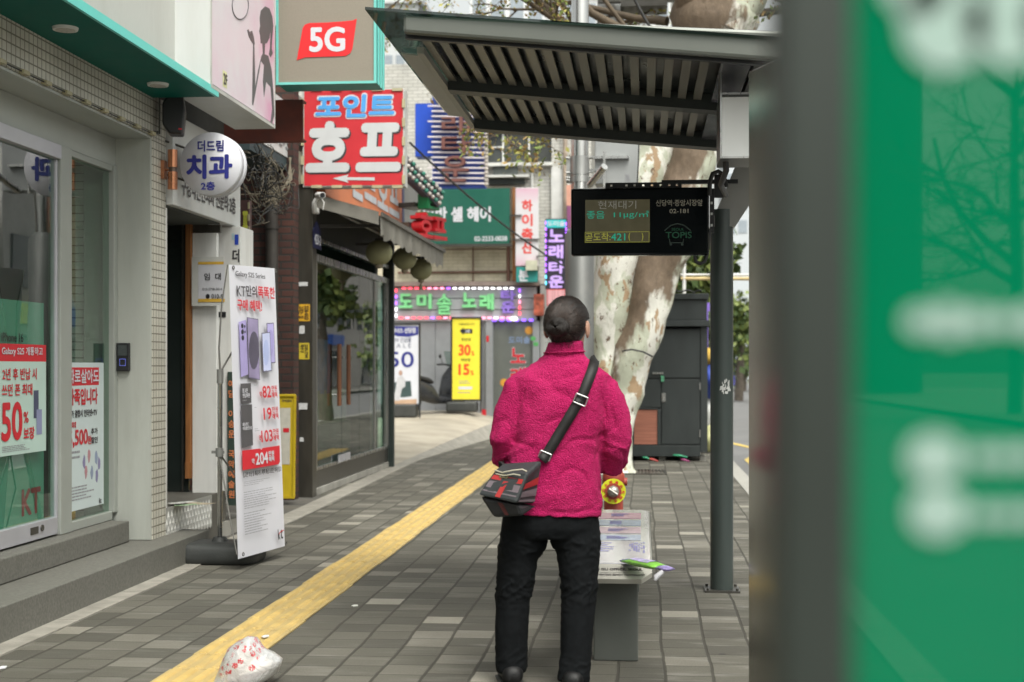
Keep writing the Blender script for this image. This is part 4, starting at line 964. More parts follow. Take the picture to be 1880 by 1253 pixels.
# orange wall sign over the awning
os_ = thing('wall_sign', 'orange wall sign with white lettering above the grey awning', 'sign', (-3.2, 16.3, 3.02))
fo_ = frX(-3.16); mb = MB(); mb.box(-3.32, -3.163, 14.0, 18.55, 3.02, 3.95); mb.build('cabinet', mat('orange_print', (.62, .19, .075), .5, var=.08, dirt=.15, dcol=(.5, .3, .2)), os_)
mb = MB(); mb.box(-3.33, -3.155, 18.552, 18.7, 3.02, 3.97); mb.build('end_cap', mat('navy_trim', (.03, .04, .12), .5), os_)
mb = MB(); text_fit(mb, fo_, '포인트호프', 14.4, 18.3, 3.16, 3.75, bold=.06); mb.build('lettering', mat('pale_grey_print', (.5, .52, .56), .5), os_)
# grey corrugated wall beyond it
mb = MB()
for i in range(14): mb.tube([(-3.24, 18.75 + i * .1, 2.95), (-3.24, 18.75 + i * .1, 3.95)], .05, 8)
mb.build('corrugated_screen', mat('grey_corrugated_sheet', (.25, .25, .24), .6, var=.1, dirt=.3), label='grey corrugated sheet screen past the orange wall sign', cat='screen')
# coloured box letters on the corner
for s, px0, py0, px1, py1, col, lab, xx in (('트', 762, 358, 790, 399, (.01, .2, .07), 'green box letter on the pub corner above the awning', -2.86), ('호프', 750, 394, 801, 440, (.5, .02, .03), 'red box letters on the pub corner just over the awning', -2.8)):
    f = Fr((xx, 0, 0), (.35, .94, 0), (0, 0, 1)); f.o = gx((px0 + px1) / 2, (py0 + py1) / 2, xx)
    mb = MB(); a0, a1, b0, b1 = f.rect(px0, py0, px1, py1); text_fit(mb, f, s, a0, a1, b0, b1, c=.16, depth=.15, bold=.06)
    t = thing('box_letters', lab, 'letters', f.at((a0 + a1) / 2, b0)[:]); mb.build('letters', mat('letter_' + s, col, .35, var=.1, dirt=.15), t)
    mb = MB(); mb.fbox(f, a0, a1, (b0 + b1) / 2 - .03, (b0 + b1) / 2 + .03, -.25, -.002); mb.build('rail', K['dark_steel'], t)
bl = thing('bulb_sign', 'old marquee letter strip studded with pale bulbs beside the red pub sign', 'sign', gx(775, 330, -2.8)[:])
fbl = Fr(gx(778, 335, -2.8), (.45, .8, -.45), (.2, .3, 1))
mb = MB(); mb.fbox(fbl, -.42, .42, -.12, .12, -.1, 0); mb.build('housing', mat('marquee_housing', (.1, .1, .13), .5, var=.3), bl)
mb = MB()
for i in range(11):
    for j in range(3): mb.ball(fbl.at(-.38 + i * .076, -.08 + j * .08, .02), .03, n=8, mi=(i + j) % 3 == 0)
mb.build('bulbs', [mat('dull_bulb', (.5, .48, .45), .25), mat('green_bulb', (.05, .25, .18), .25)], bl)
# stickers on the column
fc = frY(13.797)
for x0, y0, x1, y1, col, txt, lab in ((543, 559, 569, 590, (.6, .33, .02), '2236-6522\n고치는 집', 'orange sticker with black print on the steel column, upper one'), (546, 630, 568, 660, (.5, .38, .03), '2235-7744\n하수구', 'mustard sticker with black print on the steel column, lower one')):
    mb = MB(); q = fc.rect(x0 + 3, y0, x1, y1); mb.fbox(fc, *q, 0, .001)
    st = mb.build('sticker', mat('sticker', col, .5, var=.12), label=lab, cat='sticker')
    mb = MB(); text_fit(mb, fc, txt, q[0] + .012, q[1] - .012, q[2] + .014, q[3] - .014, c=.0025, bold=.03, rot=-1); mb.build('lettering', K['black'], st)
for x0, y0, x1, y1, lab in ((549, 598, 560, 614, 'small pale square sticker between the two yellow stickers on the column'), (547, 740, 565, 753, 'white blank label on the lower part of the steel column'), (550, 803, 558, 812, 'torn white scrap of paper low on the steel column'), (547, 518, 566, 526, 'torn white sticker remnant high on the steel column')):
    mb = MB(); q = fc.rect(x0, y0, x1, y1); rr = random.Random(x0)
    am, bm2, ra, rb = (q[0] + q[1]) / 2, (q[2] + q[3]) / 2, (q[1] - q[0]) / 2, (q[3] - q[2]) / 2
    mb.prism(fc, [(am + sx * ra * rr.uniform(.8, 1), bm2 + sy * rb * rr.uniform(.75, 1)) for sx, sy in ((-1, -1), (0, -1), (1, -1), (1, 0), (1, 1), (0, 1), (-1, 1), (-1, 0))], 0, .001)
    mb.build('sticker', mat('sticker_white', (.5, .5, .5), .5, var=.12, scale=40), label=lab, cat='sticker')
# CCTV camera and address plate
cc = thing('security_camera', 'white security camera on a curved bracket above the steel column', 'camera', gy(584, 378, 13.75)[:])
p = lambda x, y, d=0: gy(x, y, 13.72 + d)
mb = MB(); mb.tube([p(578, 388, .07), p(577, 372), p(583, 363), p(588, 362)], [.03, .022, .018, .016], 10); mb.tube([p(574, 388, .1), p(585, 388, .1)], .03, 10); mb.build('bracket', K['white_paint'], cc)
mb = MB(); mb.tube([p(584, 359), p(592, 359, -.12)], .032, 14); mb.build('body', K['white_paint'], cc)
mb = MB(); mb.cyl(p(592, 359, -.122), p(592, 359, -.13), .026, 14); mb.build('lens', K['black_plastic'], cc)
mb = MB(); mb.tube([p(588, 362), p(595, 372), p(593, 386)], .005, 6); mb.build('cable', K['white_paint'], cc)
fa = Fr(gx(581, 434, -3.238), (0, 1, 0), (0, 0, 1)); fa = frX(-3.236)
ad = [fa.px(x, y) for x, y in ((575, 455), (589, 460), (588.5, 424), (581, 407), (574, 421))]
mb = MB(); mb.prism(fa, ad, 0, .006); adp = mb.build('address_plate', mat('dark_navy_plate', (.012, .014, .05), .4), label='small navy house number plate 423-2 beside the pub column', cat='plate')
mb = MB(); text_px(mb, fa, '423-2', 576, 431, 587.5, 450, c=.008, bold=.05); mb.build('lettering', K['white_print'], adp)
# ------------------------------------------------------------------ building across the alley mouth
YF = 30.3; ff = frY(YF)
far = thing('karaoke_building', 'white brick building across the alley mouth with grey sided karaoke ground floor', 'building', (-4, 31, .3))
FBX = lambda mb, x0, y0, x1, y1, c0, c1, mi=0, f=ff: mb.fbox(f, *f.rect(x0, y0, x1, y1), c0, c1, mi)
siding = mat('grey_metal_siding', (.27, .28, .295), .5, .1, var=.06, dirt=.2, dcol=(.16, .16, .155), dscale=2)
wbrick = grid_mat('white_painted_brick', (0, 2), .22, .075, .008, ((.55, .54, .5), (.49, .48, .44)), (.33, .32, .29), .7, offset=.5, var=.25, bump=.5)
cbrick = grid_mat('cream_painted_brick', (0, 2), .22, .075, .006, ((.6, .55, .42), (.55, .5, .37)), (.42, .38, .28), .7, offset=.5, var=.3, bump=.4)
zt = ff.px(700, 523)[1]
mb = MB(); mb.box(-11, ff.px(905, 600)[0], YF + .12, YF + .3, .1, zt)
x = -11
while x < ff.px(905, 600)[0] - .05:
    mb.box(x, x + .335, YF + .06, YF + .119, .1, ff.px(700, 590)[1]); x += .345
mb.build('ground_floor_wall', siding, far)
mb = MB()
for k in range(3):
    q = ff.rect(700, 528 + k * 21, 985, 547.5 + k * 21); mb.fbox(ff, q[0] - 3, q[1], q[2], q[3], -.119, .0)
mb.build('sign_band', mat('pale_grey_siding', (.36, .365, .39), .5, .1, var=.05, dirt=.2), far)
mb = MB(); q = ff.rect(700, 518, 990, 526); mb.fbox(ff, q[0] - 3, q[1], q[2], q[3], -.3, .14); mb.build('ledge', mat('rusty_ledge', (.22, .17, .15), .6, var=.2, dirt=.3), far)
mb = MB(); FBX(mb, 905, 590, 978, 790, -.2, -.06); dr = mb.build('door', mat('grey_door_print', (.125, .135, .125), .45, var=.05), far)
mb = MB(); FBX(mb, 892, 590, 904.8, 790, -.2, .02); FBX(mb, 978.3, 590, 990, 790, -.2, .02); mb.build('door_frame', siding, far)
mb = MB(); FBX(mb, 893, 617, 898, 628, .021, .024); mb.build('red_notice', K['red'], far); mb = MB(); FBX(mb, 886, 752, 894, 765, .13, .135); mb.build('red_notice', K['red'], far)
mb = MB(); text_px(mb, ff, '도미솔', 933, 618, 973, 631, c=-.055, bold=.06); mb.build('lettering', mat('print_slate_blue', (.2, .27, .42), .5), dr)
mb = MB(); text_px(mb, ff, '노', 936, 638, 966, 668, c=-.055, bold=.1); text_px(mb, ff, '래', 936, 674, 966, 706, c=-.055, bold=.1); text_px(mb, ff, '방', 936, 712, 966, 744, c=-.055, bold=.1); mb.build('lettering_outline', K['white_print'], dr)
mb = MB(); text_px(mb, ff, '노', 937, 639, 965, 667, c=-.049, bold=.06); text_px(mb, ff, '래', 937, 675, 965, 705, c=-.049, bold=.06); text_px(mb, ff, '방', 937, 713, 965, 743, c=-.049, bold=.06); mb.build('lettering', K['red'], dr)
for cx, cy, r_ in ((971, 607, 8.5), (925, 703, 8.5)):
    mb = MB(); mb.prism(ff, [ff.px(cx + r_ * (1 if k % 2 else .72) * math.cos(k * math.pi / 12), cy - r_ * (1 if k % 2 else .72) * math.sin(k * math.pi / 12)) for k in range(24)], -.059, -.054); mb.build('sun_picture', mat('sun_orange', (.65, .3, .04), .5), dr)
mb = MB()
for cx, cy in ((979, 622), (984, 632)):
    mb.prism(ff, [ff.px(cx + 5 * math.cos(k * math.pi / 6), cy - 4 * math.sin(k * math.pi / 6)) for k in range(12)], .021, .026)
mb.build('leaf_picture', mat('leaf_green_print', (.08, .35, .1), .5), far)
# upper storeys
xr = ff.px(1046, 400)[0]
mb = MB(); mb.fbox(ff, ff.px(715, 480)[0] - 2.5, ff.px(945, 480)[0], zt, ff.px(800, 342)[1], -.5, -.1); mb.build('cream_wall', cbrick, far)
zw = ff.px(800, 341)[1]
mb = MB(); mb.fbox(ff, ff.px(700, 480)[0] - 2.5, ff.px(893, 480)[0], zw, 7.85, -.6, -.12); mb.fbox(ff, ff.px(944.5, 400)[0], xr, zt, zw, -.5, -.13); mb.fbox(ff, ff.px(893.5, 400)[0], xr + .45, zw, ff.px(900, 301)[1], -.5, -.13)
mb.fbox(ff, ff.px(893.5, 400)[0], xr + .45, ff.px(900, 236)[1], 8.3, -.5, -.13); mb.fbox(ff, ff.px(1012, 400)[0], xr + .45, ff.px(900, 300.5)[1], ff.px(900, 236.5)[1], -.5, -.13)
mb.build('white_brick_wall', wbrick, far)
mb = MB(); FBX(mb, 893.5, 236.5, 1012, 300.5, -.45, -.3); wn_ = mb.build('window', mat('dusk_pane', (.06, .065, .06), .12, var=.4, scale=1), far)
mb = MB(); FBX(mb, 920, 237, 923, 300, -.299, -.25); FBX(mb, 968, 237, 971, 300, -.299, -.25); FBX(mb, 893.5, 266, 919.8, 268, -.299, -.26); mb.build('frame', K['white_paint'], wn_)
mb = MB(); FBX(mb, 890, 299, 1015, 305, -.13, .05); FBX(mb, 895, 323, 972, 327, -.13, .15); mb.build('sill', mat('white_ledge', (.6, .6, .57), .6, dirt=.3), far)
mb = MB(); FBX(mb, 905, 305.5, 950, 322, -.12, .0); FBX(mb, 897, 327.5, 963, 338, -.12, -.02); mb.build('vent_recess', K['dark_room'], far)
mb = MB(); FBX(mb, 1012, 306, 1044, 517, -.129, -.02); FBX(mb, 975, 306, 978, 346, -.129, -.07); mb.build('pilaster', mat('white_stucco', (.6, .6, .58), .7, var=.1, dirt=.3, dcol=(.36, .35, .32), dscale=2, bump=.1), far)
mb = MB(); a, b = ff.px(1038, 300), ff.px(1038, 470); mb.cyl(ff.at(a[0], b[1], .05), ff.at(a[0], a[1] + 2, .05), .05, 10); mb.build('downpipe', mat('stained_pipe', (.35, .28, .22), .6, var=.3, dirt=.4), far)
mb = MB()
for y_ in (459, 501): mb.cyl(ff.at(*ff.px(730, y_), -.05), ff.at(*ff.px(945, y_ - 2), -.05), .022 if y_ == 501 else .012, 8)
mb.cyl(ff.at(*ff.px(868, 452), -.05), ff.at(*ff.px(868, 518), -.05), .014, 8)
mb.cyl(ff.at(*ff.px(933, 452), -.04), ff.at(*ff.px(933, 518), -.04), .04, 10)
mb.build('conduit', mat('rusty_conduit', (.14, .07, .05), .7, var=.3), far)
mb = MB(); FBX(mb, 941, 345, 947, 518, -.09, .02); mb.build('rust_post', K['wood'], far)
mb = MB(); mb.box(-11, xr + .44, YF + .61, YF + 8, .1, 7.8); mb.build('rear_block', K['concrete'], far)
mb = MB(); mb.box(ff.px(991, 500)[0], xr + .43, YF + .14, YF + .6, .1, zt - .02); mb.build('side_wall', mat('grey_side_wall', (.3, .3, .29), .7, var=.1, dirt=.3), far)
# raised green letters
for s, x0, y0, x1, y1, par in (('도미솔', 733, 537, 828, 577, 0), ('노래', 848, 539, 907, 570, 0)): pass
gm = mat('mint_box_letters', (.2, .55, .24), .4, var=.08, emit=(.2, .7, .3), es=.12)
gl_ = thing('box_lettering', 'mint green raised karaoke lettering on the grey siding band', 'letters', ff.at(*ff.px(820, 575))[:])
for ch, x0, y0, x1, y1 in (('도', 733, 540, 758, 566), ('미', 766, 540, 793, 568), ('솔', 803, 540, 829, 578), ('노', 849, 538, 875, 565), ('래', 881, 540, 907, 570)):
    mb = MB(); text_px(mb, ff, ch, x0, y0, x1, y1, c=.085, bold=.035 if ch == '솔' else .085, depth=.08); mb.build('letter', gm, gl_)
pm = mat('purple_box_letters', (.26, .17, .5), .4, var=.08, emit=(.35, .2, .9), es=.15)
pl_ = thing('box_lettering', 'two purple raised letters stacked at the right of the green karaoke lettering', 'letters', ff.at(*ff.px(934, 575))[:])
for ch, x0, y0, x1, y1 in (('타', 920, 533, 947, 552), ('운', 920, 554, 946, 575)):
    mb = MB(); text_px(mb, ff, ch, x0, y0, x1, y1, c=.065, bold=.075, depth=.06); mb.build('letter', pm, pl_)
# running light dots
ls_ = thing('light_string', 'red, white and violet light string outlining the karaoke sign band', 'lights', ff.at(*ff.px(830, 530))[:])
BC = {}
def bulb(x, y, col, w=7, h=3, f=ff, par=None, c=.16):
    if col not in BC: BC[col] = mat('lit_bulb', tuple(min(1, k) for k in col), .4, var=0, emit=col, es=1.6)
    q = f.rect(x - w / 2, y - h / 2, x + w / 2, y + h / 2); mb = MB(); mb.fbox(f, q[0], q[1], q[2], q[3], c, c + .02); mb.build('bulb', BC[col], par)
RD, WH, VI, PK = (1, .06, .1), (.9, .85, .9), (.35, .1, .95), (1, .25, .4)
for i in range(18): bulb(744 + i * 11.6, 530.5, RD if i < 4 else PK if i < 7 else VI if i == 7 else WH, par=ls_)
for i in range(18): bulb(737 + i * 11.6, 584, (RD, PK, RD, RD, RD, VI)[i % 6] if i < 9 else (WH, PK, PK)[i % 3], par=ls_, c=.05)
for i in range(5): bulb(728, 534 + i * 11.5, (RD, VI, VI, WH, WH)[i], 3, 6, par=ls_, c=.05); bulb(954.5, 534 + i * 10.5, (VI, WH, PK, RD, RD)[i], 3, 6, par=ls_, c=.05)
for i in range(6): bulb(908 + i * 13.5, 588.5, (.2, .08, .9), 7, 4, par=ls_, c=.03)
dl = thing('door_lamp', 'small white dome lamp over the karaoke door', 'lamp', ff.at(*ff.px(944, 590))[:])
mb = MB(); c = ff.at(*ff.px(944, 586), .08); mb.ball(c, .09, .09, .05, 14); mb.build('dome', mat('lit_dome', (.8, .8, .75), .3, emit=(1, .95, .85), es=.8), dl)
mb = MB(); mb.cyl(c + Vector((0, 0, .03)), c + Vector((0, 0, .06)), .05, 12); mb.build('mount', K['white_paint'], dl)
# flower print box by the band end
mb = MB(); FBX(mb, 981, 541, 999, 580, -.1, .15)
tag(mb.build('menu_box', mat('red_brown_print', (.3, .07, .04), .5, var=.8, scale=9)), 'red and orange printed menu light box at the right end of the sign band', 'sign')
# ---- signs on that facade
f29 = frY(29.9)
def flat_sign(name, label, f, x0, y0, x1, y1, th, mt, edge=None, bev=0):
    q = f.rect(x0, y0, x1, y1); t = thing(name, label, 'sign', f.at((q[0] + q[1]) / 2, q[2])[:])
    mb = MB(); mb.fbox(f, *q, -th, -.003); mb.build('cabinet', edge or mt, t, bevel=bev)
    mb = MB(); mb.fquad(f, q[0] + .012, q[1] - .012, q[2] + .012, q[3] - .012, .001); mb.build('face', mt, t)
    return t
g = flat_sign('hair_sign', 'dark green hair salon signboard with white lettering on the far facade', f29, 772, 346, 937, 449, .14, mat('bottle_green_print', (.008, .1, .066), .45, var=.05), K['dark_steel'])
tx(g, f29, K['white_print'], [('어반 셀 헤어', 776, 380, 901, 408, .07), ('02-2233-0038', 871, 434, 931, 443, .05)])
mb = MB(); FBX(mb, 790, 357, 806, 370, .002, .003, f=f29); mb.build('white_patch', K['white_print'], g)
mb = MB(); FBX(mb, 772, 449.5, 940, 453, -.13, .03, f=f29); mb.build('lower_rail', K['dark_steel'], g)
def grad_pink():
    m = mat('pink_white_print', (.62, .56, .6), .45, var=0); N, L, b = nodes_of(m)
    gg = N.new('ShaderNodeNewGeometry'); nz = N.new('ShaderNodeTexNoise'); nz.inputs['Scale'].default_value = 2.2; L.new(gg.outputs['Position'], nz.inputs['Vector'])
    sp = N.new('ShaderNodeSeparateXYZ'); L.new(gg.outputs['Position'], sp.inputs[0])
    mr = N.new('ShaderNodeMapRange'); z1, z0 = f29.px(965, 348)[1], f29.px(965, 376)[1]; mr.inputs[1].default_value = z0; mr.inputs[2].default_value = z1; L.new(sp.outputs[2], mr.inputs[0])
    mr2 = N.new('ShaderNodeMapRange'); z1, z0 = f29.px(965, 492)[1], f29.px(965, 462)[1]; mr2.inputs[1].default_value = z0; mr2.inputs[2].default_value = z1; L.new(sp.outputs[2], mr2.inputs[0])
    f = math_n(N, L, 'MULTIPLY', math_n(N, L, 'MAXIMUM', mr.outputs[0], mr2.outputs[0]), math_n(N, L, 'ADD', nz.outputs[0], .2))
    L.new(mixc(N, L, f, (.6, .58, .6), (.6, .3, .42)), b.inputs['Base Color']); return m
g = flat_sign('blade_sign', 'tall white and pink sign with red vertical letters on the far facade', f29, 946, 345, 989, 489, .12, grad_pink(), K['white_panel'], .02)
tx(g, f29, mat('coral_red_print', (.62, .06, .05), .5), [('하', 958, 367, 978, 389, .075), ('이', 958, 393, 978, 416, .075), ('축', 957, 419, 979, 441, .075), ('산', 958, 444, 978, 466, .075)])
for r_ in ((985, 470, 1001, 472), (936, 395, 958, 397.5), (936, 439, 990, 441)): mb = MB(); FBX(mb, *r_, .004, .05, f=f29); mb.build('bracket', K['dark_steel'], g)
g = flat_sign('small_sign', 'small teal sign with a white letter under the tall pink sign', f29, 947, 489.5, 988, 519, .12, mat('teal_print', (.02, .24, .22), .5, var=.05), K['dark_steel'])
tx(g, f29, K['white_print'], [('분', 952, 496, 970, 517, .07)])
mb = MB(); FBX(mb, 966, 479, 987, 497, .01, .1, f=f29); mb.build('meter_box', mat('pale_cream_box', (.5, .5, .38), .5), g)
f28 = frY(28.6)
g = flat_sign('karaoke_sign', 'black vertical karaoke blade sign with violet letters and a violet light edge', f28, 1001, 402, 1041, 531, .25, mat('blackish_print', (.02, .018, .03), .4, var=.1), K['black_plastic'])
mb = MB(); FBX(mb, 1003, 404, 1039, 418.5, .002, .02, f=f28); mb.build('header_band', mat('teal_lit_band', (.02, .3, .3), .4, emit=(.02, .5, .5), es=.25), g)
tx(g, f28, K['white_print'], [('도미솔', 1005, 406, 1037, 416, .04)], c=.024)
tx(g, f28, mat('violet_lit_letters', (.42, .3, .62), .4, emit=(.6, .35, 1), es=.2), [('노', 1007, 421, 1036, 445, .1), ('래', 1007, 450, 1034, 475, .09), ('타', 1007, 480, 1037, 503, .09), ('운', 1007, 506, 1035, 529, .09)])
for i in range(11): bulb(1002.5, 410 + i * 11, VI if i < 9 else (.1, .6, .9), 2, 6, f=f28, par=g, c=.03)
for i in range(3): bulb(1039.5, 412 + i * 9, VI, 2, 6, f=f28, par=g, c=.03)
g = flat_sign('small_sign', 'pink striped little sign under the violet karaoke blade', f28, 1004, 531.5, 1038, 562, .1, mat('pink_stripe', (.55, .28, .3), .5, var=.4, scale=30, stretch=(2, 2, .01)), K['red'])
g = flat_sign('small_sign', 'plum and peach sign half hidden behind the arrival display', f29, 1040, 340, 1062, 420, .1, mat('plum_print', (.22, .06, .16), .5), K['dark_steel'])
mb = MB(); FBX(mb, 1040, 340, 1062, 378, .002, .003, f=f29); mb.build('peach_band', mat('peach_print', (.6, .3, .22), .5), g)
# blue neon tower sign
f27 = frY(27.6)
nb = flat_sign('neon_tower_sign', 'tall blue sign with rows of white neon tubes and dark red letters', f27, 794, 150, 890, 344, .3, mat('navy_sign_print', (.012, .03, .16), .5, var=.15, dirt=.15), mat('royal_blue', (.01, .05, .45), .5))
mb = MB()
for i in range(16):
    y = 196 + i * 9.4
    mb.cyl(f27.at(*f27.px(793 if i % 3 else 786, y), .05), f27.at(*f27.px(890, y + 1), .05), .016, 6)
mb.build('tubes', mat('glowing_neon_tube', (.55, .5, .5), .3, emit=(.8, .7, .75), es=.12), nb)  # a faint glow is added to the white tubes
mb = MB()
for ch, x0, y0, x1, y1 in (('래', 812, 214, 866, 246), ('타', 812, 250, 866, 284), ('운', 812, 288, 862, 336)):
    text_px(mb, f27, ch, x0, y0, x1, y1, c=.14, bold=.05, depth=.08)
mb.build('lettering', mat('dark_red_letters', (.09, .025, .022), .5, var=.3), nb)
mb = MB()
for ch, x0, y0, x1, y1 in (('래', 813, 215, 865, 245), ('타', 813, 251, 865, 283), ('운', 813, 289, 861, 335)):
    text_px(mb, f27, ch, x0, y0, x1, y1, c=.15, bold=.0)
mb.build('neon_outline', mat('neon_outline', (.16, .06, .05), .4), nb)
mb = MB()
for i in range(14):
    c = f27.at(*f27.px(893, 248 + i * 7), .02); mb.ball(c, .045, n=8)
mb.build('bulbs', mat('dull_bulb_strip', (.4, .36, .32), .4), nb)
g = flat_sign('blue_side_sign', 'plain bright blue sign box to the left of the neon tower sign', frY(28.2), 762, 190, 794, 288, .4, mat('bright_blue_print', (.008, .07, .52), .5, var=.06), mat('blue_edge', (.02, .06, .3), .5))

# ---- standees at the alley mouth
def standee(name, lab, f, top, bot, tilt, w_mat, base_mat, base_rect):
    t = thing(name, lab, 'standee', f.at((bot[0] + bot[1]) / 2, bot[2])[:]); return t
fs = Fr((0, 28.1, 0), (1, 0, 0), (.035, 0, 1))
st = thing('sale_standee', 'white and navy sale standee with a seated figure beside the pub corner', 'standee', fs.at(*fs.px(745, 765))[:])
q = fs.rect(716, 597, 769, 742)
mb = MB(); panel_frame(mb, fs, q[0] - .03, q[1] + .03, q[2] - .03, q[3] + .03, .03, -.04, .02); mb.fbox(fs, q[1] + .005, q[1] + .03, fs.px(745, 768)[1], q[2] - .031, -.04, .02); mb.build('frame', K['black_plastic'], st)
mb = MB(); mb.fquad(fs, *q, 0); pan = mb.build('print', mat('pale_lilac_print', (.6, .61, .66), .5, var=.03), st)
mb = MB(); mb.prism(fs, [fs.px(x, y) for x, y in ((716, 613), (730, 618), (750, 619), (768, 615), (768, 600), (716, 599))], .001, .003); mb.build('header_band', K['navy'], pan)
tx(pan, fs, K['white_print'], [('조이너스 신당점', 712, 602, 763, 612, .06)], c=.006)
tx(pan, fs, mat('slate_ink', (.14, .15, .22), .5), [('F/W 신상품', 719, 620, 755, 629, .03), ('S A L E', 719, 631, 755, 639, .0)])
tx(pan, fs, K['navy'], [('50', 712, 646, 760, 675, .03)])
mb = MB()
blob2 = lambda cx, cy, rx, ry, mi, c: mb.prism(fs, [fs.px(cx + rx * math.cos(k * math.pi / 8), cy - ry * math.sin(k * math.pi / 8)) for k in range(16)], c - .002, c, mi)
mb.prism(fs, [fs.px(x, y) for x, y in ((718, 728), (718, 704), (735, 700), (754, 700), (756, 728), (740, 730))], .001, .003, 0)
mb.prism(fs, [fs.px(x, y) for x, y in ((716, 742), (716, 735), (765, 733), (765, 742))], .001, .0025, 3)
mb.prism(fs, [fs.px(x, y) for x, y in ((722, 736), (727, 712), (729, 694), (738, 690), (744, 697), (744, 710), (738, 714), (733, 736))], .0035, .0045, 1)
blob2(735.5, 685, 3.4, 5, 2, .006)
mb.build('seated_figure_picture', [mat('print_dark_teal', (.04, .07, .07), .5), mat('print_grey_white', (.5, .5, .52), .5), mat('print_skin', (.4, .26, .2), .5), mat('print_tan', (.5, .33, .22), .5)], pan)
mb = MB(); q2 = fs.rect(700, 742, 765, 768); mb.fbox(fs, q2[0] - .2, q2[1], q2[2] + .01, q2[3], -.3, .1); mb.build('water_base', K['rubber'], st, bevel=.04)
fyb = Fr((0, 29.3, 0), (1, 0, 0), (.075, .02, 1))
st = thing('price_standee', 'leaning bright yellow standee with red 30 and 15 at the grey siding', 'standee', fyb.at(*fyb.px(848, 757))[:])
cor = [fyb.px(x, y) for x, y in ((826, 734), (876, 736), (887, 588), (835, 585))]
a0, a1 = (cor[0][0] + cor[3][0]) / 2, (cor[1][0] + cor[2][0]) / 2; b0, b1 = cor[0][1], cor[3][1]
mb = MB(); panel_frame(mb, fyb, a0 - .035, a1 + .035, b0 - .03, b1 + .03, .035, -.04, .02); mb.fbox(fyb, a0 - .03, a0, b0 - .25, b0 - .031, -.03, .01); mb.fbox(fyb, a1, a1 + .03, b0 - .25, b0 - .031, -.03, .01); mb.build('frame', K['black_plastic'], st)
mb = MB(); mb.fquad(fyb, a0, a1, b0, b1, .001); pan = mb.build('print', K['yellow'], st)
yy = lambda t: b1 - (b1 - b0) * t; xx = lambda t: a0 + (a1 - a0) * t
def yt(mt, items, nm='lettering'):
    for s, u0, u1, v0, v1, bo in items: mb = MB(); text_fit(mb, fyb, s, xx(u0), xx(u1), yy(v1), yy(v0), c=.004, bold=bo); build_words(mb, fyb, nm, mt, pan)
yt(mat('olive_ink', (.22, .2, .02), .5), [('이용실입니다!', .22, .8, .055, .085, .04), ('첫방문', .32, .68, .24, .28, .05), ('재방문', .3, .66, .49, .53, .05)])
yt(mat('vermilion_ink', (.8, .07, .01), .5), [('30', .22, .66, .32, .46, .09), ('%', .69, .79, .4, .46, .05), ('15', .22, .62, .56, .7, .09), ('%', .66, .77, .64, .7, .05)])
mb = MB(); mb.prism(fyb, [(xx(u), yy(v)) for u, v in ((.26, .155), (.4, .11), (.4, .13), (.72, .13), (.72, .185), (.4, .185), (.4, .205))], .002, .004); mb.build('arrow', K['black'], pan)
yt(K['white_print'], [('2층', .46, .64, .14, .175, .05)])
mb = MB(); fine_print(mb, fyb, xx(.25), xx(.75), yy(.81), yy(.76), 2, c=.003, seed=8); mb.build('fine_print', K['grey_ink'], pan); mb = MB(); fine_print(mb, fyb, xx(.2), xx(.8), yy(.925), yy(.9), 1, c=.003, seed=9); mb.build('fine_print', K['grey_ink'], pan)
mb = MB(); mb.fquad(fyb, xx(.22), xx(.72), yy(.875), yy(.84), .003); mb.build('search_bar', K['white_print'], pan)
mb = MB(); q2 = fyb.rect(820, 738, 876, 757); mb.fbox(fyb, *q2, -.25, .12); mb.build('water_base', K['rubber'], st, bevel=.04)

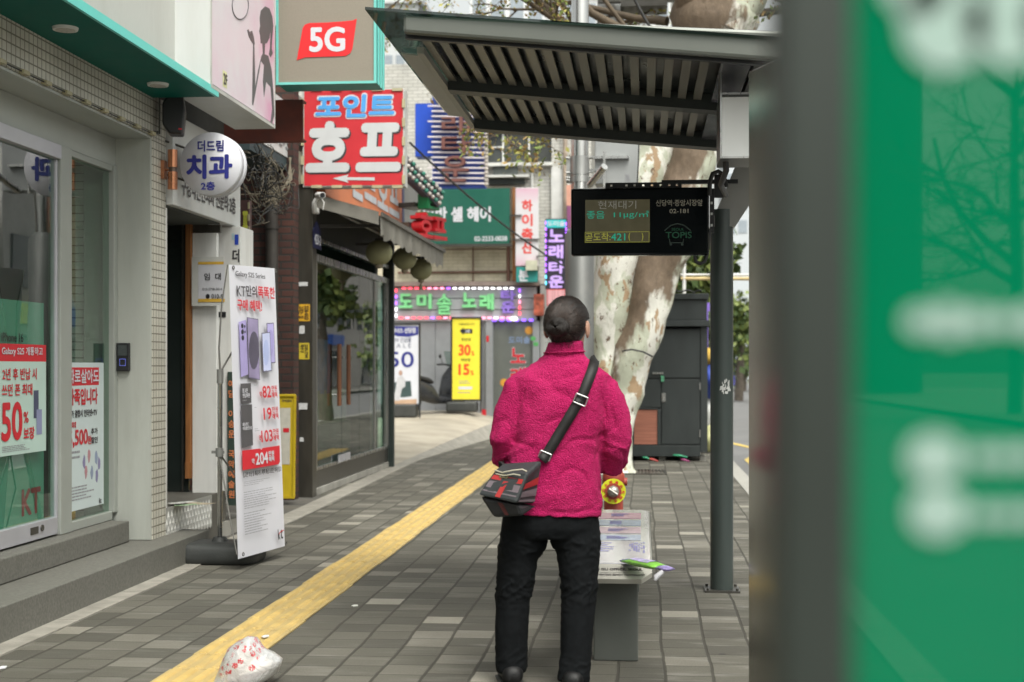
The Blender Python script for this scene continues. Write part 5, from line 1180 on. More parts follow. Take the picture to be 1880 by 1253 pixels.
# ---- parked scooter between the standees
def scooter(loc, rz):
    t = thing('scooter', 'black parked scooter between the white sale standee and the yellow standee', 'scooter', loc)
    B = mat('scooter_black', (.03, .032, .036), .3, var=.1, dirt=.2, dcol=(.1, .1, .09)); T = mat('scooter_seat', (.025, .025, .027), .6, bump=.2)
    M4 = Matrix.Translation(loc) @ Matrix.Rotation(rz, 4, 'Z'); Lc = lambda x, y, z: M4 @ Vector((x, y, z))
    def sec(x, w, z0, z1, e=3): return [Lc(x, w * math.copysign(abs(math.cos(k * math.pi / 8)) ** (2 / e), math.cos(k * math.pi / 8)), (z0 + z1) / 2 + (z1 - z0) / 2 * math.copysign(abs(math.sin(k * math.pi / 8)) ** (2 / e), math.sin(k * math.pi / 8))) for k in range(16)]
    mb = MB(); mb.loft([sec(-.95, .05, .62, .72), sec(-.8, .15, .45, .76), sec(-.5, .19, .3, .72), sec(-.15, .2, .24, .62), sec(.05, .18, .2, .38), sec(.35, .19, .2, .34), sec(.48, .2, .22, .5)]); mb.build('body', B, t)
    mb = MB(); mb.loft([sec(.4, .2, .25, .55), sec(.5, .24, .28, .85), sec(.6, .2, .4, .98), sec(.72, .1, .55, .95), sec(.78, .04, .6, .85)]); mb.build('leg_shield', B, t)
    mb = MB(); mb.loft([sec(-.92, .1, .74, .8), sec(-.75, .16, .74, .86), sec(-.45, .16, .7, .8), sec(-.2, .13, .64, .76), sec(-.05, .08, .62, .7)]); mb.build('seat', T, t)
    for x in (-.62, .72):
        mb = MB(); mb.tube([Lc(x + .2 * math.cos(k * math.pi / 12), 0, .27 + .2 * math.sin(k * math.pi / 12)) for k in range(25)], .062, 10); w = mb.build('wheel', K['rubber'], t)
        mb = MB(); mb.cyl(Lc(x, -.03, .27), Lc(x, .03, .27), .14, 18); mb.build('rim', K['dark_steel'], w)
    mb = MB(); mb.tube([Lc(.52, -.36, 1.02), Lc(.55, -.2, 1.03), Lc(.58, 0, 1.0), Lc(.55, .2, 1.03), Lc(.52, .36, 1.02)], .02, 8); mb.tube([Lc(.6, 0, .9), Lc(.58, 0, 1.02)], .05, 8); mb.build('handlebar', K['black_plastic'], t)
    for s in (-1, 1):
        mb = MB(); mb.tube([Lc(.55, .22 * s, 1.03), Lc(.57, .3 * s, 1.17)], .007, 6); mb.ball(Lc(.57, .32 * s, 1.2), .03, .065, .045, 12); mb.build('mirror', K['black_plastic'], t)
    mb = MB(); f = [Lc(.62, -.16, .98), Lc(.62, .16, .98), Lc(.48, .13, 1.3), Lc(.48, -.13, 1.3)]; g = [p + M4.to_3x3() @ Vector((.008, 0, .004)) for p in f]; mb.hexa(f + g); mb.build('windscreen', K['glass'], t)
    mb = MB(); mb.ball(Lc(.74, 0, .84), .04, .09, .06, 12); mb.build('headlight', K['white_print'], t)
    mb = MB(); mb.tube([Lc(-.3, .16, .25), Lc(-.85, .18, .36)], [.03, .05], 10); mb.build('exhaust', K['dark_steel'], t)
sc_p = gy(806, 757, 29.55); scooter((sc_p.x - .1, 29.3, slope(29.3)), R(55))

# ------------------------------------------------------------------ distant pale apartment blocks
FARP = mat('far_pane', (.3, .34, .38), .2, var=.1)
def block(lab, x0, x1, y, z, col, nwx, nwz, d=12):
    t = thing('apartment_block', lab, 'building', ((x0 + x1) / 2, y, 0)); m = mat('pale_apartment_wall', col, .8, var=.05)
    mb = MB(); mb.box(x0, x1, y, y + d, -.3, z); mb.build('wall', m, t)
    mb = MB(); mb.box(x0 - .3, x1 + .3, y - .3, y + d, z + .01, z + .5); mb.build('roof', m, t)
    wx, wz = (x1 - x0) / nwx, z / nwz
    for i in range(nwx):
        for j in range(max(0, nwz - 4), nwz):
            mb = MB(); mb.box(x0 + wx * (i + .15), x0 + wx * (i + .85), y - .06, y + .1, wz * (j + .25), wz * (j + .8)); w = mb.build('window', FARP, t)
f9 = frY(95)
X9 = lambda px: f9.px(px, 100)[0]; Z9 = lambda py: f9.px(900, py)[1]
block('far pale grey apartment block just right of the 5G sign', X9(702), X9(768), 95, Z9(4), (.55, .57, .58), 3, 9)
block('far white apartment block with low roof at the sky gap', X9(770), X9(838), 100, Z9(14), (.62, .63, .64), 3, 9)
block('far tall white apartment block rising out of the frame above the bus shelter', X9(880), X9(1010), 90, 32, (.66, .67, .68), 4, 10)
block('far pale block behind the utility poles', X9(1010), X9(1240), 110, 30, (.62, .63, .62), 6, 10)
block('far tower beyond the road at the right of the black pole', frY(160).px(1330, 400)[0], frY(160).px(1420, 400)[0], 160, 26, (.5, .53, .56), 4, 10)
# ------------------------------------------------------------------ poles and boxes by the kerb
YP = 14.2; fp = frY(YP)
po_ = thing('utility_pole', 'stepped steel camera pole with thick dark lower sleeve and bright upper tube behind the woman', 'pole', gy(1064, 900, YP)[:2] + (0,))
c = gy(1064, 470, YP); rl = (gy(1090, 470, YP) - gy(1037, 470, YP)).length / 2; ru = (gy(1081, 300, YP) - gy(1049, 300, YP)).length / 2
sleeve = mat('dark_grey_sleeve', (.11, .112, .108), .45, .3, var=.12, scale=3, dirt=.25, dcol=(.2, .19, .17), dscale=4, bump=.08, bscale=150)
zt_ = gy(1064, 430, YP).z
mb = MB(); mb.tube([(c.x, YP, 0), (c.x, YP, zt_), (c.x, YP, zt_ + .06)], [rl, rl, ru], 32); mb.build('sleeve', sleeve, po_)
cu_ = gy(1067, 200, YP)
mb = MB(); mb.cyl((c.x, YP, zt_ + .06), (cu_.x, YP, 9), ru, 24); mb.build('tube', K['steel'], po_)
for y0, y1 in ((288, 322), (324, 336)):
    mb = MB(); a, b = gy(1064, y1, YP), gy(1064, y0, YP); mb.cyl((c.x, YP, a.z), (c.x, YP, b.z), ru * 1.12, 24)
    for zz in (a.z + .02, b.z - .02):
        for sx in (-1, 1): mb.cyl((c.x + sx * ru * 1.1, YP - .05, zz), (c.x + sx * (ru * 1.1 + .04), YP - .07, zz), .009, 8)
    mb.box(c.x - ru * 1.5, c.x - ru * 1.05, YP - .03, YP + .03, a.z, b.z); mb.build('clamp', mat('clamp_steel', (.42, .42, .41), .35, .9, var=.1), po_)
# bevelled spotlight tubes
mb = MB(); mb.tube([gy(1083, 340, YP - .3), gy(1110, 306, YP - .5)], .035, 14); mb.build('light_arm', K['steel'], po_)
cbx = thing('control_cabinet', 'light grey traffic control cabinet clamped to the steel pole above the arrival display', 'cabinet', gy(1135, 335, 14.5)[:])
f15 = frY(14.5); q = f15.rect(1092, 236, 1172, 338)
mb = MB(); mb.fbox(f15, q[0], q[1], q[2], q[3], -.25, 0); mb.build('case', mat('cabinet_grey', (.3, .31, .31), .45, .1, var=.05, dirt=.1), cbx, bevel=.01)
mb = MB(); q2 = f15.rect(1148, 320, 1160, 334); fine_print(mb, f15, *q2, 5, c=.004, fill=.6); mb.build('fine_print', K['grey_ink'], cbx)
mb = MB(); q3 = f15.rect(1082, 288, 1155, 293); mb.fbox(f15, *q3, .002, .06); q3 = f15.rect(1108, 280, 1112, 345); mb.fbox(f15, *q3, .062, .1); q3 = f15.rect(1082, 312, 1100, 316); mb.fbox(f15, *q3, .002, .06); mb.build('bracket', K['steel'], cbx)
mb = MB(); mb.tube([gy(1173, 262, 14.4), gy(1172, 300, 14.4), gy(1170, 335, 14.4)], .008, 6); mb.build('cable', K['cable'], cbx)
cp = thing('concrete_pole', 'pale grey concrete power pole rising above the shelter roof', 'pole', gy(1122, 840, 19)[:2] + (0,))
c2 = gy(1121, 20, 19.0); mb = MB(); mb.tube([(c2.x, 19, 0), (c2.x, 19, 11)], [.2, .16], 24); mb.build('shaft', mat('pale_concrete_pole', (.42, .43, .43), .7, var=.08, dirt=.15), cp)
mb = MB()
for k in range(3): mb.tube([Vector((c2.x + .185 * math.cos(t), 19 + .185 * math.sin(t), gy(1121, 22 + 9 * k, 19).z + .05 * math.sin(t + k))) for t in [i * math.pi / 12 for i in range(25)]], .008, 6)
mb.build('wire_wrap', K['cable'], cp)
tf = thing('transformer', 'dark pole transformer at the top of the picture beside the pale pole', 'transformer', gy(1180, 18, 18.6)[:])
a = gy(1140, 6, 18.8); b = gy(1225, 6, 18.8)
mb = MB(); mb.box(a.x, b.x, 18.6, 19.1, gy(1180, 18, 18.8).z, gy(1180, 8, 18.8).z); mb.box(a.x - .3, b.x + .6, 18.7, 18.8, gy(1180, 6, 18.8).z, gy(1180, 1, 18.8).z); mb.build('crossarm', K['dark_steel'], tf)
mb = MB(); mb.cyl((a.x + .3, 18.9, gy(1180, 8, 18.8).z + .02), (a.x + .3, 18.9, 6.9), .22, 18); mb.build('tank', K['dark_steel'], tf)
def wire(lab, pts, r=.012):
    mb = MB(); mb.tube(pts, r, 6); mb.build('overhead_cable', K['cable'], label=lab, cat='cable')
def sagged(a, b, s, n=14): return [a.lerp(b, i / n) - Vector((0, 0, s * 4 * (i / n) * (1 - i / n))) for i in range(n + 1)]
wire('thin black cable slanting down across the green hair salon sign', sagged(gy(752, 262, 20), gy(1040, 492, 26), .12), .016)
wire('short black cable dropping to the shelter roof beside the pale pole', sagged(gy(1160, -12, 17), gy(1200, 60, 17), .02), .02)

# ------------------------------------------------------------------ plane tree with forked trunk
def bark_mat(name, brown):
    m = mat(name, (.5, .48, .4), .75, var=0); N, L, b = nodes_of(m); g = N.new('ShaderNodeNewGeometry')
    mp = N.new('ShaderNodeMapping'); mp.inputs['Scale'].default_value = (1, 1, .55); L.new(g.outputs['Position'], mp.inputs[0])
    def nz(s, d=6, r=.6):
        n = N.new('ShaderNodeTexNoise'); n.inputs['Scale'].default_value = s; n.inputs['Detail'].default_value = d; n.inputs['Roughness'].default_value = r; n.inputs['Distortion'].default_value = .4
        L.new(mp.outputs[0], n.inputs['Vector']); return n.outputs[0]
    def th(v, a, b_):
        r = N.new('ShaderNodeMapRange'); r.inputs[1].default_value = a; r.inputs[2].default_value = b_; L.new(v, r.inputs[0]); return r.outputs[0]
    c = mixc(N, L, th(nz(2.6), .48, .51), (.66, .65, .59), (.46, .48, .38))        # cream and grey green plates
    c = mixc(N, L, th(nz(5.5), .57, .59), c, (.36, .25, .15))                     # tan scars
    c = mixc(N, L, th(nz(13, 5, .75), .595, .625), c, (.14, .09, .06))               # dark flakes
    sp = N.new('ShaderNodeSeparateXYZ'); L.new(g.outputs['Position'], sp.inputs[0])
    if brown:   # old bark keeps to the upper, left side of this limb
        zz = N.new('ShaderNodeMapRange'); zz.inputs[1].default_value = 1.45; zz.inputs[2].default_value = 2.4; zz.inputs[3].default_value = -.25; zz.inputs[4].default_value = .36; L.new(sp.outputs[2], zz.inputs[0])
        xx_ = math_n(N, L, 'MULTIPLY', math_n(N, L, 'SUBTRACT', math_n(N, L, 'ADD', math_n(N, L, 'MULTIPLY', sp.outputs[2], .22), -.42), sp.outputs[0]), .9)
        f = th(math_n(N, L, 'ADD', math_n(N, L, 'ADD', nz(3.2), zz.outputs[0]), xx_), .5, .6)
        rough = mixc(N, L, nz(16, 8, .75), (.035, .025, .018), (.3, .22, .15))
        c = mixc(N, L, f, c, rough)
    L.new(c, b.inputs['Base Color'])
    bp = N.new('ShaderNodeBump'); bp.inputs['Strength'].default_value = .7; bp.inputs['Distance'].default_value = .03; L.new(nz(9, 8, .7), bp.inputs['Height']); L.new(bp.outputs[0], b.inputs['Normal'])
    return m
YT = 17.6
tree = thing('plane_tree', 'mottled white plane tree with forked leaning trunk and budding twigs behind the bench', 'tree', gy(1150, 862, YT)[:2] + (0,))
def limb(mb, P_, n=28, seed=0, mi=0, lump=.035):
    pts, rs = [], []
    for i in range(len(P_) - 1):
        for s in range(6):
            t = s / 6; a, b = P_[i], P_[i + 1]; pts.append(a[0].lerp(b[0], t)); rs.append(a[1] + (b[1] - a[1]) * t)
    pts.append(P_[-1][0]); rs.append(P_[-1][1])
    st = len(mb.v); mb.tube(pts, rs, n, mi)
    for k in range(st, len(mb.v)):
        v = mb.v[k]; d = noise.noise(v * 2.3 + Vector((seed, 0, 0))) * lump * 1.4 + noise.noise(v * 6 + Vector((0, seed, 0))) * lump * .5
        i = min(range(len(pts)), key=lambda q: (pts[q] - v).length); mb.v[k] = v + (v - pts[i]).normalized() * d
pp = lambda x, y, Y=YT: gy(x, y, Y)
wpx = lambda w, Y=YT: w * Y / CA / FPX / 2
mb = MB()
limb(mb, [(pp(1112, 884), wpx(96)), (pp(1112, 840), wpx(70)), (pp(1115, 740), wpx(62)), (pp(1119, 640), wpx(64)), (pp(1126, 540), wpx(78)), (pp(1140, 450), wpx(84)), (pp(1168, 370), wpx(78)), (pp(1204, 285), wpx(68)), (pp(1220, 180), wpx(66)), (pp(1235, 60), wpx(64))], seed=3)
mb.build('trunk', bark_mat('pale_plane_bark', False), tree)
mb = MB()
limb(mb, [(pp(1126, 884, YT - .1), wpx(118)), (pp(1128, 858, YT - .1), wpx(72)), (pp(1132, 800, YT - .1), wpx(62)), (pp(1142, 748, YT - .1), wpx(64)), (pp(1163, 658, YT - .1), wpx(68)), (pp(1185, 577, YT - .1), wpx(75)), (pp(1214, 480, YT - .1), wpx(88)), (pp(1236, 410, YT - .1), wpx(90)), (pp(1256, 340, YT - .1), wpx(84)), (pp(1285, 260, YT - .1), wpx(80)), (pp(1302, 130, YT - .1), wpx(100)), (pp(1312, 40, YT - .1), wpx(160)), (pp(1325, -40, YT - .1), wpx(130)), (pp(1340, -150, YT - .1), wpx(60))], n=36, seed=9, lump=.05)
br_m = bark_mat('rough_brown_bark', True); limb(mb, [(pp(1316, 60, YT - .2), wpx(80)), (pp(1290, 10, YT - .3), wpx(90)), (pp(1262, -60, YT - .3), wpx(70)), (pp(1240, -160, YT - .3), wpx(50))], n=24, seed=14, lump=.07); limb(mb, [(pp(1335, 60, YT - .3), wpx(90)), (pp(1365, 0, YT - .3), wpx(80)), (pp(1400, -90, YT - .3), wpx(60))], n=24, seed=17, lump=.07)
mb.build('trunk', br_m, tree)
mb = MB(); mb.tube([pp(1142, 645, YT - .45), pp(1160, 642, YT - .47), pp(1180, 646, YT - .47), pp(1198, 655, YT - .4)], .012, 6); mb.build('tie_wire', K['cable'], tree)
tw, lf = MB(), MB(); rr = random.Random(21)
def grow(p, d, L_, r, lev, dens=1.0):
    if dens < 0: return
    n = 4; pts = [p]; dd = d.normalized()
    for i in range(n):
        dd = (dd + Vector((rr.uniform(-.35, .35), rr.uniform(-.35, .35), rr.uniform(-.22, .25)))).normalized(); pts.append(pts[-1] + dd * L_ / n)
    tw.tube(pts, [r * (1 - .6 * i / n) for i in range(n + 1)], 6 if lev < 2 else 4)
    if lev < 4:
        for k in range(rr.randint(3, 4)):
            i = rr.randint(1, n); grow(pts[i], (dd + Vector((rr.uniform(-1, 1), rr.uniform(-1, 1), rr.uniform(-.7, .6)))), L_ * rr.uniform(.5, .72), r * .5, lev + 1, dens)
    if lev >= 2:
        for q in pts[1:]:
            for k in range(int(2 * dens + rr.random())):
                c = q + Vector((rr.uniform(-.09, .09), rr.uniform(-.09, .09), rr.uniform(-.11, .05))); s = rr.uniform(.018, .045)
                a = Vector((rr.uniform(-1, 1), rr.uniform(-1, 1), rr.uniform(-1, 1))).normalized() * s; b = a.cross(Vector((rr.uniform(-1, 1), rr.uniform(-1, 1), rr.uniform(-1, 1)))).normalized() * s * .55
                lf.add([c - a, c + b, c + a, c - b], [(0, 1, 2, 3)], rr.randint(0, 2))
grow(pp(1215, 250), Vector((-1, .1, .12)), 1.9, .07, 0, 1.2)
grow(pp(1235, 120), Vector((-1, .3, .45)), 2.6, .09, 0); grow(pp(1230, 100), Vector((-.6, -.4, .5)), 2.2, .07, 0)
grow(pp(1300, 20), Vector((.6, .2, .8)), 2.4, .09, 0); grow(pp(1310, 0), Vector((-.5, -.2, .9)), 2.4, .09, 0); grow(pp(1220, 200), Vector((-1, -.3, -.05)), 1.7, .05, 1, 1.4)
grow(pp(1225, 40), Vector((-.5, .4, .15)), 1.9, .06, 1, 1.3); grow(pp(1330, 30), Vector((.9, .2, .2)), 1.8, .06, 1)
tw.build('branches', mat('twig_brown', (.1, .075, .05), .8, var=.3), tree)
lf.build('leaves', [mat('bud_leaf_yellow', (.3, .28, .06), .6, var=.2), mat('bud_leaf_green', (.16, .22, .05), .6, var=.2), mat('bud_leaf_tan', (.33, .22, .08), .6, var=.2)], tree)

# ------------------------------------------------------------------ black kiosk
YK = 19.7; fk = frY(YK)
ko = thing('kiosk', 'closed black street kiosk with panel joints and a reddish wood hatch behind the tree', 'kiosk', gy(1230, 838, YK)[:])
kb = mat('kiosk_black_paint', (.027, .033, .033), .5, .1, var=.15, dirt=.15, dcol=(.06, .06, .055), stretch=(1, 1, .3), bump=.03)
def kbox(x0, y0, x1, y1, c0, c1): mb.fbox(fk, *fk.rect(x0, y0, x1, y1), c0, c1)
mb = MB(); kbox(1130, 604, 1296, 826, -1.6, -.02); mb.build('body', kb, ko)
for r_ in ((1130, 606, 1285, 694), (1130, 697, 1213, 748), (1215, 697, 1285, 816)):
    mb = MB(); kbox(*r_, -.019, .004); mb.build('door', kb, ko, bevel=.004)
mb = MB(); kbox(1286, 600, 1299, 830, -1.6, .012); kbox(1130, 818, 1285.6, 838, -1.6, .02); kbox(1130, 752, 1164, 817, -.019, .01); kbox(1207, 752, 1213, 817, -.019, .01); kbox(1164.2, 749, 1206.8, 752, -.019, .01); mb.build('frame', kb, ko, bevel=.004)
mb = MB(); kbox(1136, 589, 1303, 600, -1.65, .09); kbox(1140, 551, 1298, 588.5, -1.6, .03); kbox(1136, 540, 1301, 550.5, -1.65, .07); mb.build('cornice', kb, ko, bevel=.006)
mb = MB(); kbox(1164.3, 753, 1206.7, 816, -.019, -.004); mb.build('hatch', mat('red_cedar_boards', (.34, .13, .085), .55, var=.2, scale=4, stretch=(.6, 1, 12), dirt=.2, dcol=(.2, .07, .05)), ko)
mb = MB(); kbox(1198, 684, 1218, 687, .006, .03); kbox(1215, 722, 1222, 738, .006, .02); kbox(1284, 703, 1286, 716, .013, .02); kbox(1284, 790, 1286, 803, .013, .02); mb.build('handle', K['steel'], ko)
mb = MB(); kbox(1213.5, 690, 1219, 701, .006, .03); mb.build('padlock', mat('green_padlock', (.08, .28, .16), .4), ko)
mb = MB()
for x in (1150, 1210, 1285): kbox(x, 838.5, x + 12, 848, -.4, -.1)
mb.build('feet', K['concrete'], ko)
for k, (x0, y0, x1, col, lab) in enumerate(((1236, 834, 1262, (.03, .3, .15), 'bright green rod lying under the black kiosk'), (1180, 838, 1195, (.04, .3, .16), 'short green hose end under the left of the black kiosk'), (1190, 841, 1208, (.45, .06, .05), 'red rag under the black kiosk'), (1250, 842, 1266, (.3, .05, .16), 'magenta cloth under the right of the black kiosk'))):
    a, b = gy(x0, y0 + 2, YK - .12), gy(x1, y0 + 6, YK - .12); mb = MB(); mb.tube([a, a.lerp(b, .4) + Vector((0, -.03, .01)), b], [.011, .016, .01], 8)
    mb.build(('rod', 'hose', 'rag', 'cloth')[k], mat('clutter_' + str(k), col, .5, var=.2), label=lab, cat=('rod', 'hose', 'rag', 'cloth')[k])
for k, lab in enumerate(('looped black cable left on top of the kiosk', )):
    mb = MB(); mb.tube([gy(1225 + 7 * i, 538 - 5 * abs(math.sin(i * .9)), YK - .2 + .1 * math.cos(i)) for i in range(10)], .012, 6); mb.build('loose_cable', K['cable'], label=lab, cat='cable')
# things beyond the kiosk
YQ = 22.5
def lump(name, lab, cat, px, py, rx, ry, rz, m, Y=YQ, seed=1, amp=.18):
    c = gy(px, py, Y); mb = MB(); mb.ball(c, rx, ry, rz, 24)
    for i, v in enumerate(mb.v): mb.v[i] = v + (v - c) * (amp * 2 * noise.noise(v * 5 + Vector((seed, 0, 0))))
    lo = min(v.z for v in mb.v); mb.v = [Vector((v.x, v.y, max(v.z, 0.005))) for v in mb.v]
    mb.build(name, m, label=lab, cat=cat)
lump('tarpaulin_bundle', 'blue tarpaulin bundle showing between the kiosk and the black shelter pole', 'bundle', 1308, 700, .19, .3, .34, mat('blue_tarp', (.03, .06, .3), .5, var=.3), seed=2)
lump('sack', 'white plastic sack on the pavement just past the kiosk corner', 'sack', 1303, 762, .17, .2, .3, mat('white_sack', (.55, .56, .54), .5, var=.15), seed=5)
lump('sack', 'pale yellow sack standing lowest past the kiosk corner', 'sack', 1303, 805, .15, .2, .2, mat('yellow_sack', (.5, .5, .25), .5, var=.15), Y=21.6, seed=7)
lump('crate_cover', 'ochre cover above the blue tarpaulin bundle past the kiosk', 'cover', 1302, 656, .13, .2, .14, mat('ochre_cover', (.45, .28, .04), .6, var=.3), seed=9)
t = thing('awning_post', 'thin pale post with a long yellow and white rail above the kiosk roof', 'post', gy(1308, 640, 24)[:2] + (0,))
mb = MB(); a = gy(1308, 360, 24); mb.cyl((a.x, 24, 0), a, .028, 8); mb.build('post', mat('pale_post', (.5, .52, .52), .5, .3), t)
mb = MB(); mb.cyl(gy(1250, 512, 24.1), gy(1378, 512, 24.1), .03, 8); mb.build('rail', mat('yellow_rail', (.55, .42, .2), .5), t)
mb = MB(); mb.cyl(gy(1250, 505, 24.1), gy(1378, 505, 24.1), .02, 8); mb.cyl(gy(1256, 480, 24.1), gy(1256, 540, 24.1), .03, 8); mb.build('rail', K['white_paint'], t)
mb = MB(); q = frY(26).rect(1293, 556, 1303, 572); mb.fbox(frY(26), *q, -.05, 0); mb.cyl(frY(26).at((q[0] + q[1]) / 2, 0, -.02), frY(26).at((q[0] + q[1]) / 2, q[2] + .1, -.02), .02, 8)
mb.build('small_sign', mat('violet_sign', (.2, .12, .5), .5), label='small violet sign between the kiosk cornice and the black pole', cat='sign')
# leafy trees down the street
def far_tree(lab, px, Y, top, crown_r, seed):
    r2 = random.Random(seed); b = gy(px, 700, Y); ztop = gy(px, top, Y).z
    t = thing('street_tree', lab, 'tree', (b.x, Y, 0)); m = MB(); m.tube([(b.x, Y, -.1), (b.x + .1, Y, ztop * .5), (b.x, Y, ztop * .8)], [.2, .15, .05], 10); m.build('trunk', mat('grey_bark', (.12, .1, .08), .8, var=.3), t)
    m = MB()
    cl = [Vector((r2.gauss(0, .45), r2.gauss(0, .45), r2.uniform(-.6, .9))) for _ in range(16)]
    for _ in range(1500):
        k = r2.choice(cl); c = Vector((b.x, Y, ztop - crown_r * .9)) + (k + Vector((r2.gauss(0, .2), r2.gauss(0, .2), r2.gauss(0, .2)))) * crown_r
        s = r2.uniform(.08, .2); a = Vector((r2.uniform(-1, 1), r2.uniform(-1, 1), r2.uniform(-1, 1))).normalized() * s; e = a.cross(Vector((r2.uniform(-1, 1), r2.uniform(-1, 1), r2.uniform(-1, 1)))).normalized() * s * .7
        m.add([c - a, c + e, c + a, c - e], [(0, 1, 2, 3)], r2.randint(0, 1))
    m.build('crown', [mat('spring_leaf', (.16, .2, .05), .6, var=.3), mat('spring_leaf_dark', (.07, .11, .035), .6, var=.3)], t)
far_tree('yellowish green tree behind the kiosk roof', 1266, 34, 455, .95, 4); far_tree('distant green tree beside the road right of the black pole', 1356, 60, 555, 1.6, 6); far_tree('far dark green tree down the road under the pale tower', 1364, 85, 585, 2.2, 8)
v_ = thing('parked_van', 'distant violet blue van parked beyond the black shelter pole', 'van', (gz(1352, 688)[0], 90, -.13))
c = gy(1352, 660, 90); mb = MB(); fv = frY(90); mb.fbox(fv, c.x - .8, c.x + .6, .1, 1.1, -3.5, 0); mb.fbox(fv, c.x - .75, c.x + .55, 1.101, 1.9, -3.2, -.1); mb.build('body', mat('van_violet_blue', (.1, .1, .3), .35, var=.1), v_, bevel=.08)
mb = MB(); mb.fbox(fv, c.x - .65, c.x + .45, 1.2, 1.75, -.099, -.08); mb.build('rear_window', K['black_plastic'], v_)
for s in (-.62, .3):
    mb = MB(); mb.cyl(fv.at(c.x + s, .18, -.6), fv.at(c.x + s + .2, .18, -.6), .31, 16); mb.build('wheel', K['rubber'], v_)
for s in (-.72, .45):
    mb = MB(); mb.fbox(fv, c.x + s, c.x + s + .12, .75, .95, .001, .02); mb.build('tail_light', K['red'], v_)
ACP = mat('across_pane', (.08, .09, .1), .1)
# buildings and trees across the road, seen in the glass
t = thing('street_building', 'unseen grey block added far behind the camera to keep sky out of the green route board reflection', 'building', (5, -75, 0)); mb = MB(); mb.box(-6, 14, -80, -72, -.2, 24); mb.build('wall', mat('sky_blocker_wall', (.12, .12, .12), .8, var=.2), t)  # added out of view to block sky from the route board's reflection
for k, (ya, yb, h, col) in enumerate(((-26, -9, 6.5, (.36, .3, .25)), (-8.6, 4, 5.5, (.48, .48, .45)), (4.4, 15, 7, (.3, .19, .15)), (15.4, 30, 5.5, (.45, .43, .38)), (30.4, 48, 8, (.4, .4, .42)), (29, 41, 6.5, (.5, .46, .38)), (41.5, 52, 8, (.52, .52, .5)), (52.5, 66, 7, (.42, .33, .27)), (66.5, 84, 9, (.5, .5, .48)), (84.5, 110, 8, (.45, .43, .4)))):
    bxo = 0 if k < 5 else -5.5
    t = thing('street_building', ('tan', 'pale', 'brick brown', 'cream', 'grey', 'sand', 'white', 'clay', 'chalk', 'stone')[k] + ' coloured building across the road, seen only in the shop glass', 'building', (22, (ya + yb) / 2, 0))
    mb = MB(); mb.box(18 + bxo, 26 + bxo, ya, yb, -.2, h); mb.build('wall', mat('across_wall', col, .8, var=.12, dirt=.2), t)
    for i, y in enumerate((ya + 2.2, (ya + yb) / 2, yb - 2.2)):
        mb = MB(); mb.box(17.7 + bxo, 17.98 + bxo, y - 1.5, y + 1.5, 2.65, 3.3); mb.build('sign_box', mat('across_sign', ((.02, .3, .12), (.55, .05, .05), (.55, .5, .1), (.05, .12, .45), (.6, .6, .58))[(i + 2 * k) % 5], .5), t)
        mb = MB(); mb.box(17.9 + bxo, 17.985 + bxo, y - 1.4, y + 1.4, .1, 2.3); mb.build('shop_window', ACP, t)
    n = int((yb - ya) / 2.6)
    for i in range(n):
        for j in range(int(h / 3.2) - 1):
            mb = MB(); y = ya + (i + .5) * (yb - ya) / n; mb.box(17.93 + bxo, 17.985 + bxo, y - .8, y + .8, 3.8 + j * 3.1, 5.4 + j * 3.1)
            mb.build('window', ACP, t)
mb = MB(); mb.quad([(9, -90, 0), (40, -90, 0), (40, 120, 0), (9, 120, 0)]); mb.build('far_pavement', K['concrete'], kind='structure')
def bare_tree(lab, x, y, h, seed, br=.05):
    global rr, tw, lf
    rr = random.Random(seed); tw, lf = MB(), MB()
    t = thing('bare_tree', lab, 'tree', (x, y, 0)); P0 = Vector((x, y, -.05))
    mb = MB(); limb(mb, [(P0, .22), (P0 + Vector((.05, 0, h * .3)), .17), (P0 + Vector((-.05, .1, h * .55)), .13), (P0 + Vector((.05, .1, h * .75)), .08)], n=16, seed=seed, lump=.03); mb.build('trunk', mat('dark_bark', (.09, .075, .06), .85, var=.3, bump=.5, bscale=20), t)
    for k in range(9): grow(P0 + Vector((0, 0, h * rr.uniform(.28, .75))), Vector((rr.uniform(-1, 1), rr.uniform(-1, 1), rr.uniform(.1, .8))), h * rr.uniform(.25, .4), br, 1, 0)
    if br > .1:
        for k in range(26): grow(P0 + Vector((rr.uniform(-1.5, 1.5), rr.uniform(-1.5, 1.5), h * rr.uniform(.3, .95))), Vector((rr.uniform(-1, 1), rr.uniform(-1, 1), rr.uniform(-.3, .8))), h * rr.uniform(.12, .22), .05, 1, 0)
    tw.build('branches', bpy.data.materials['twig_brown'], t)
bare_tree('bare branched tree behind the camera, mirrored in the green route board', 10.4, -40, 13, 31, .13)
bare_tree('bare street tree across the road opposite the shop door', 9.9, 9.5, 7, 33)
bare_tree('bare street tree across the road opposite the pub', 9.9, 21, 8, 35)
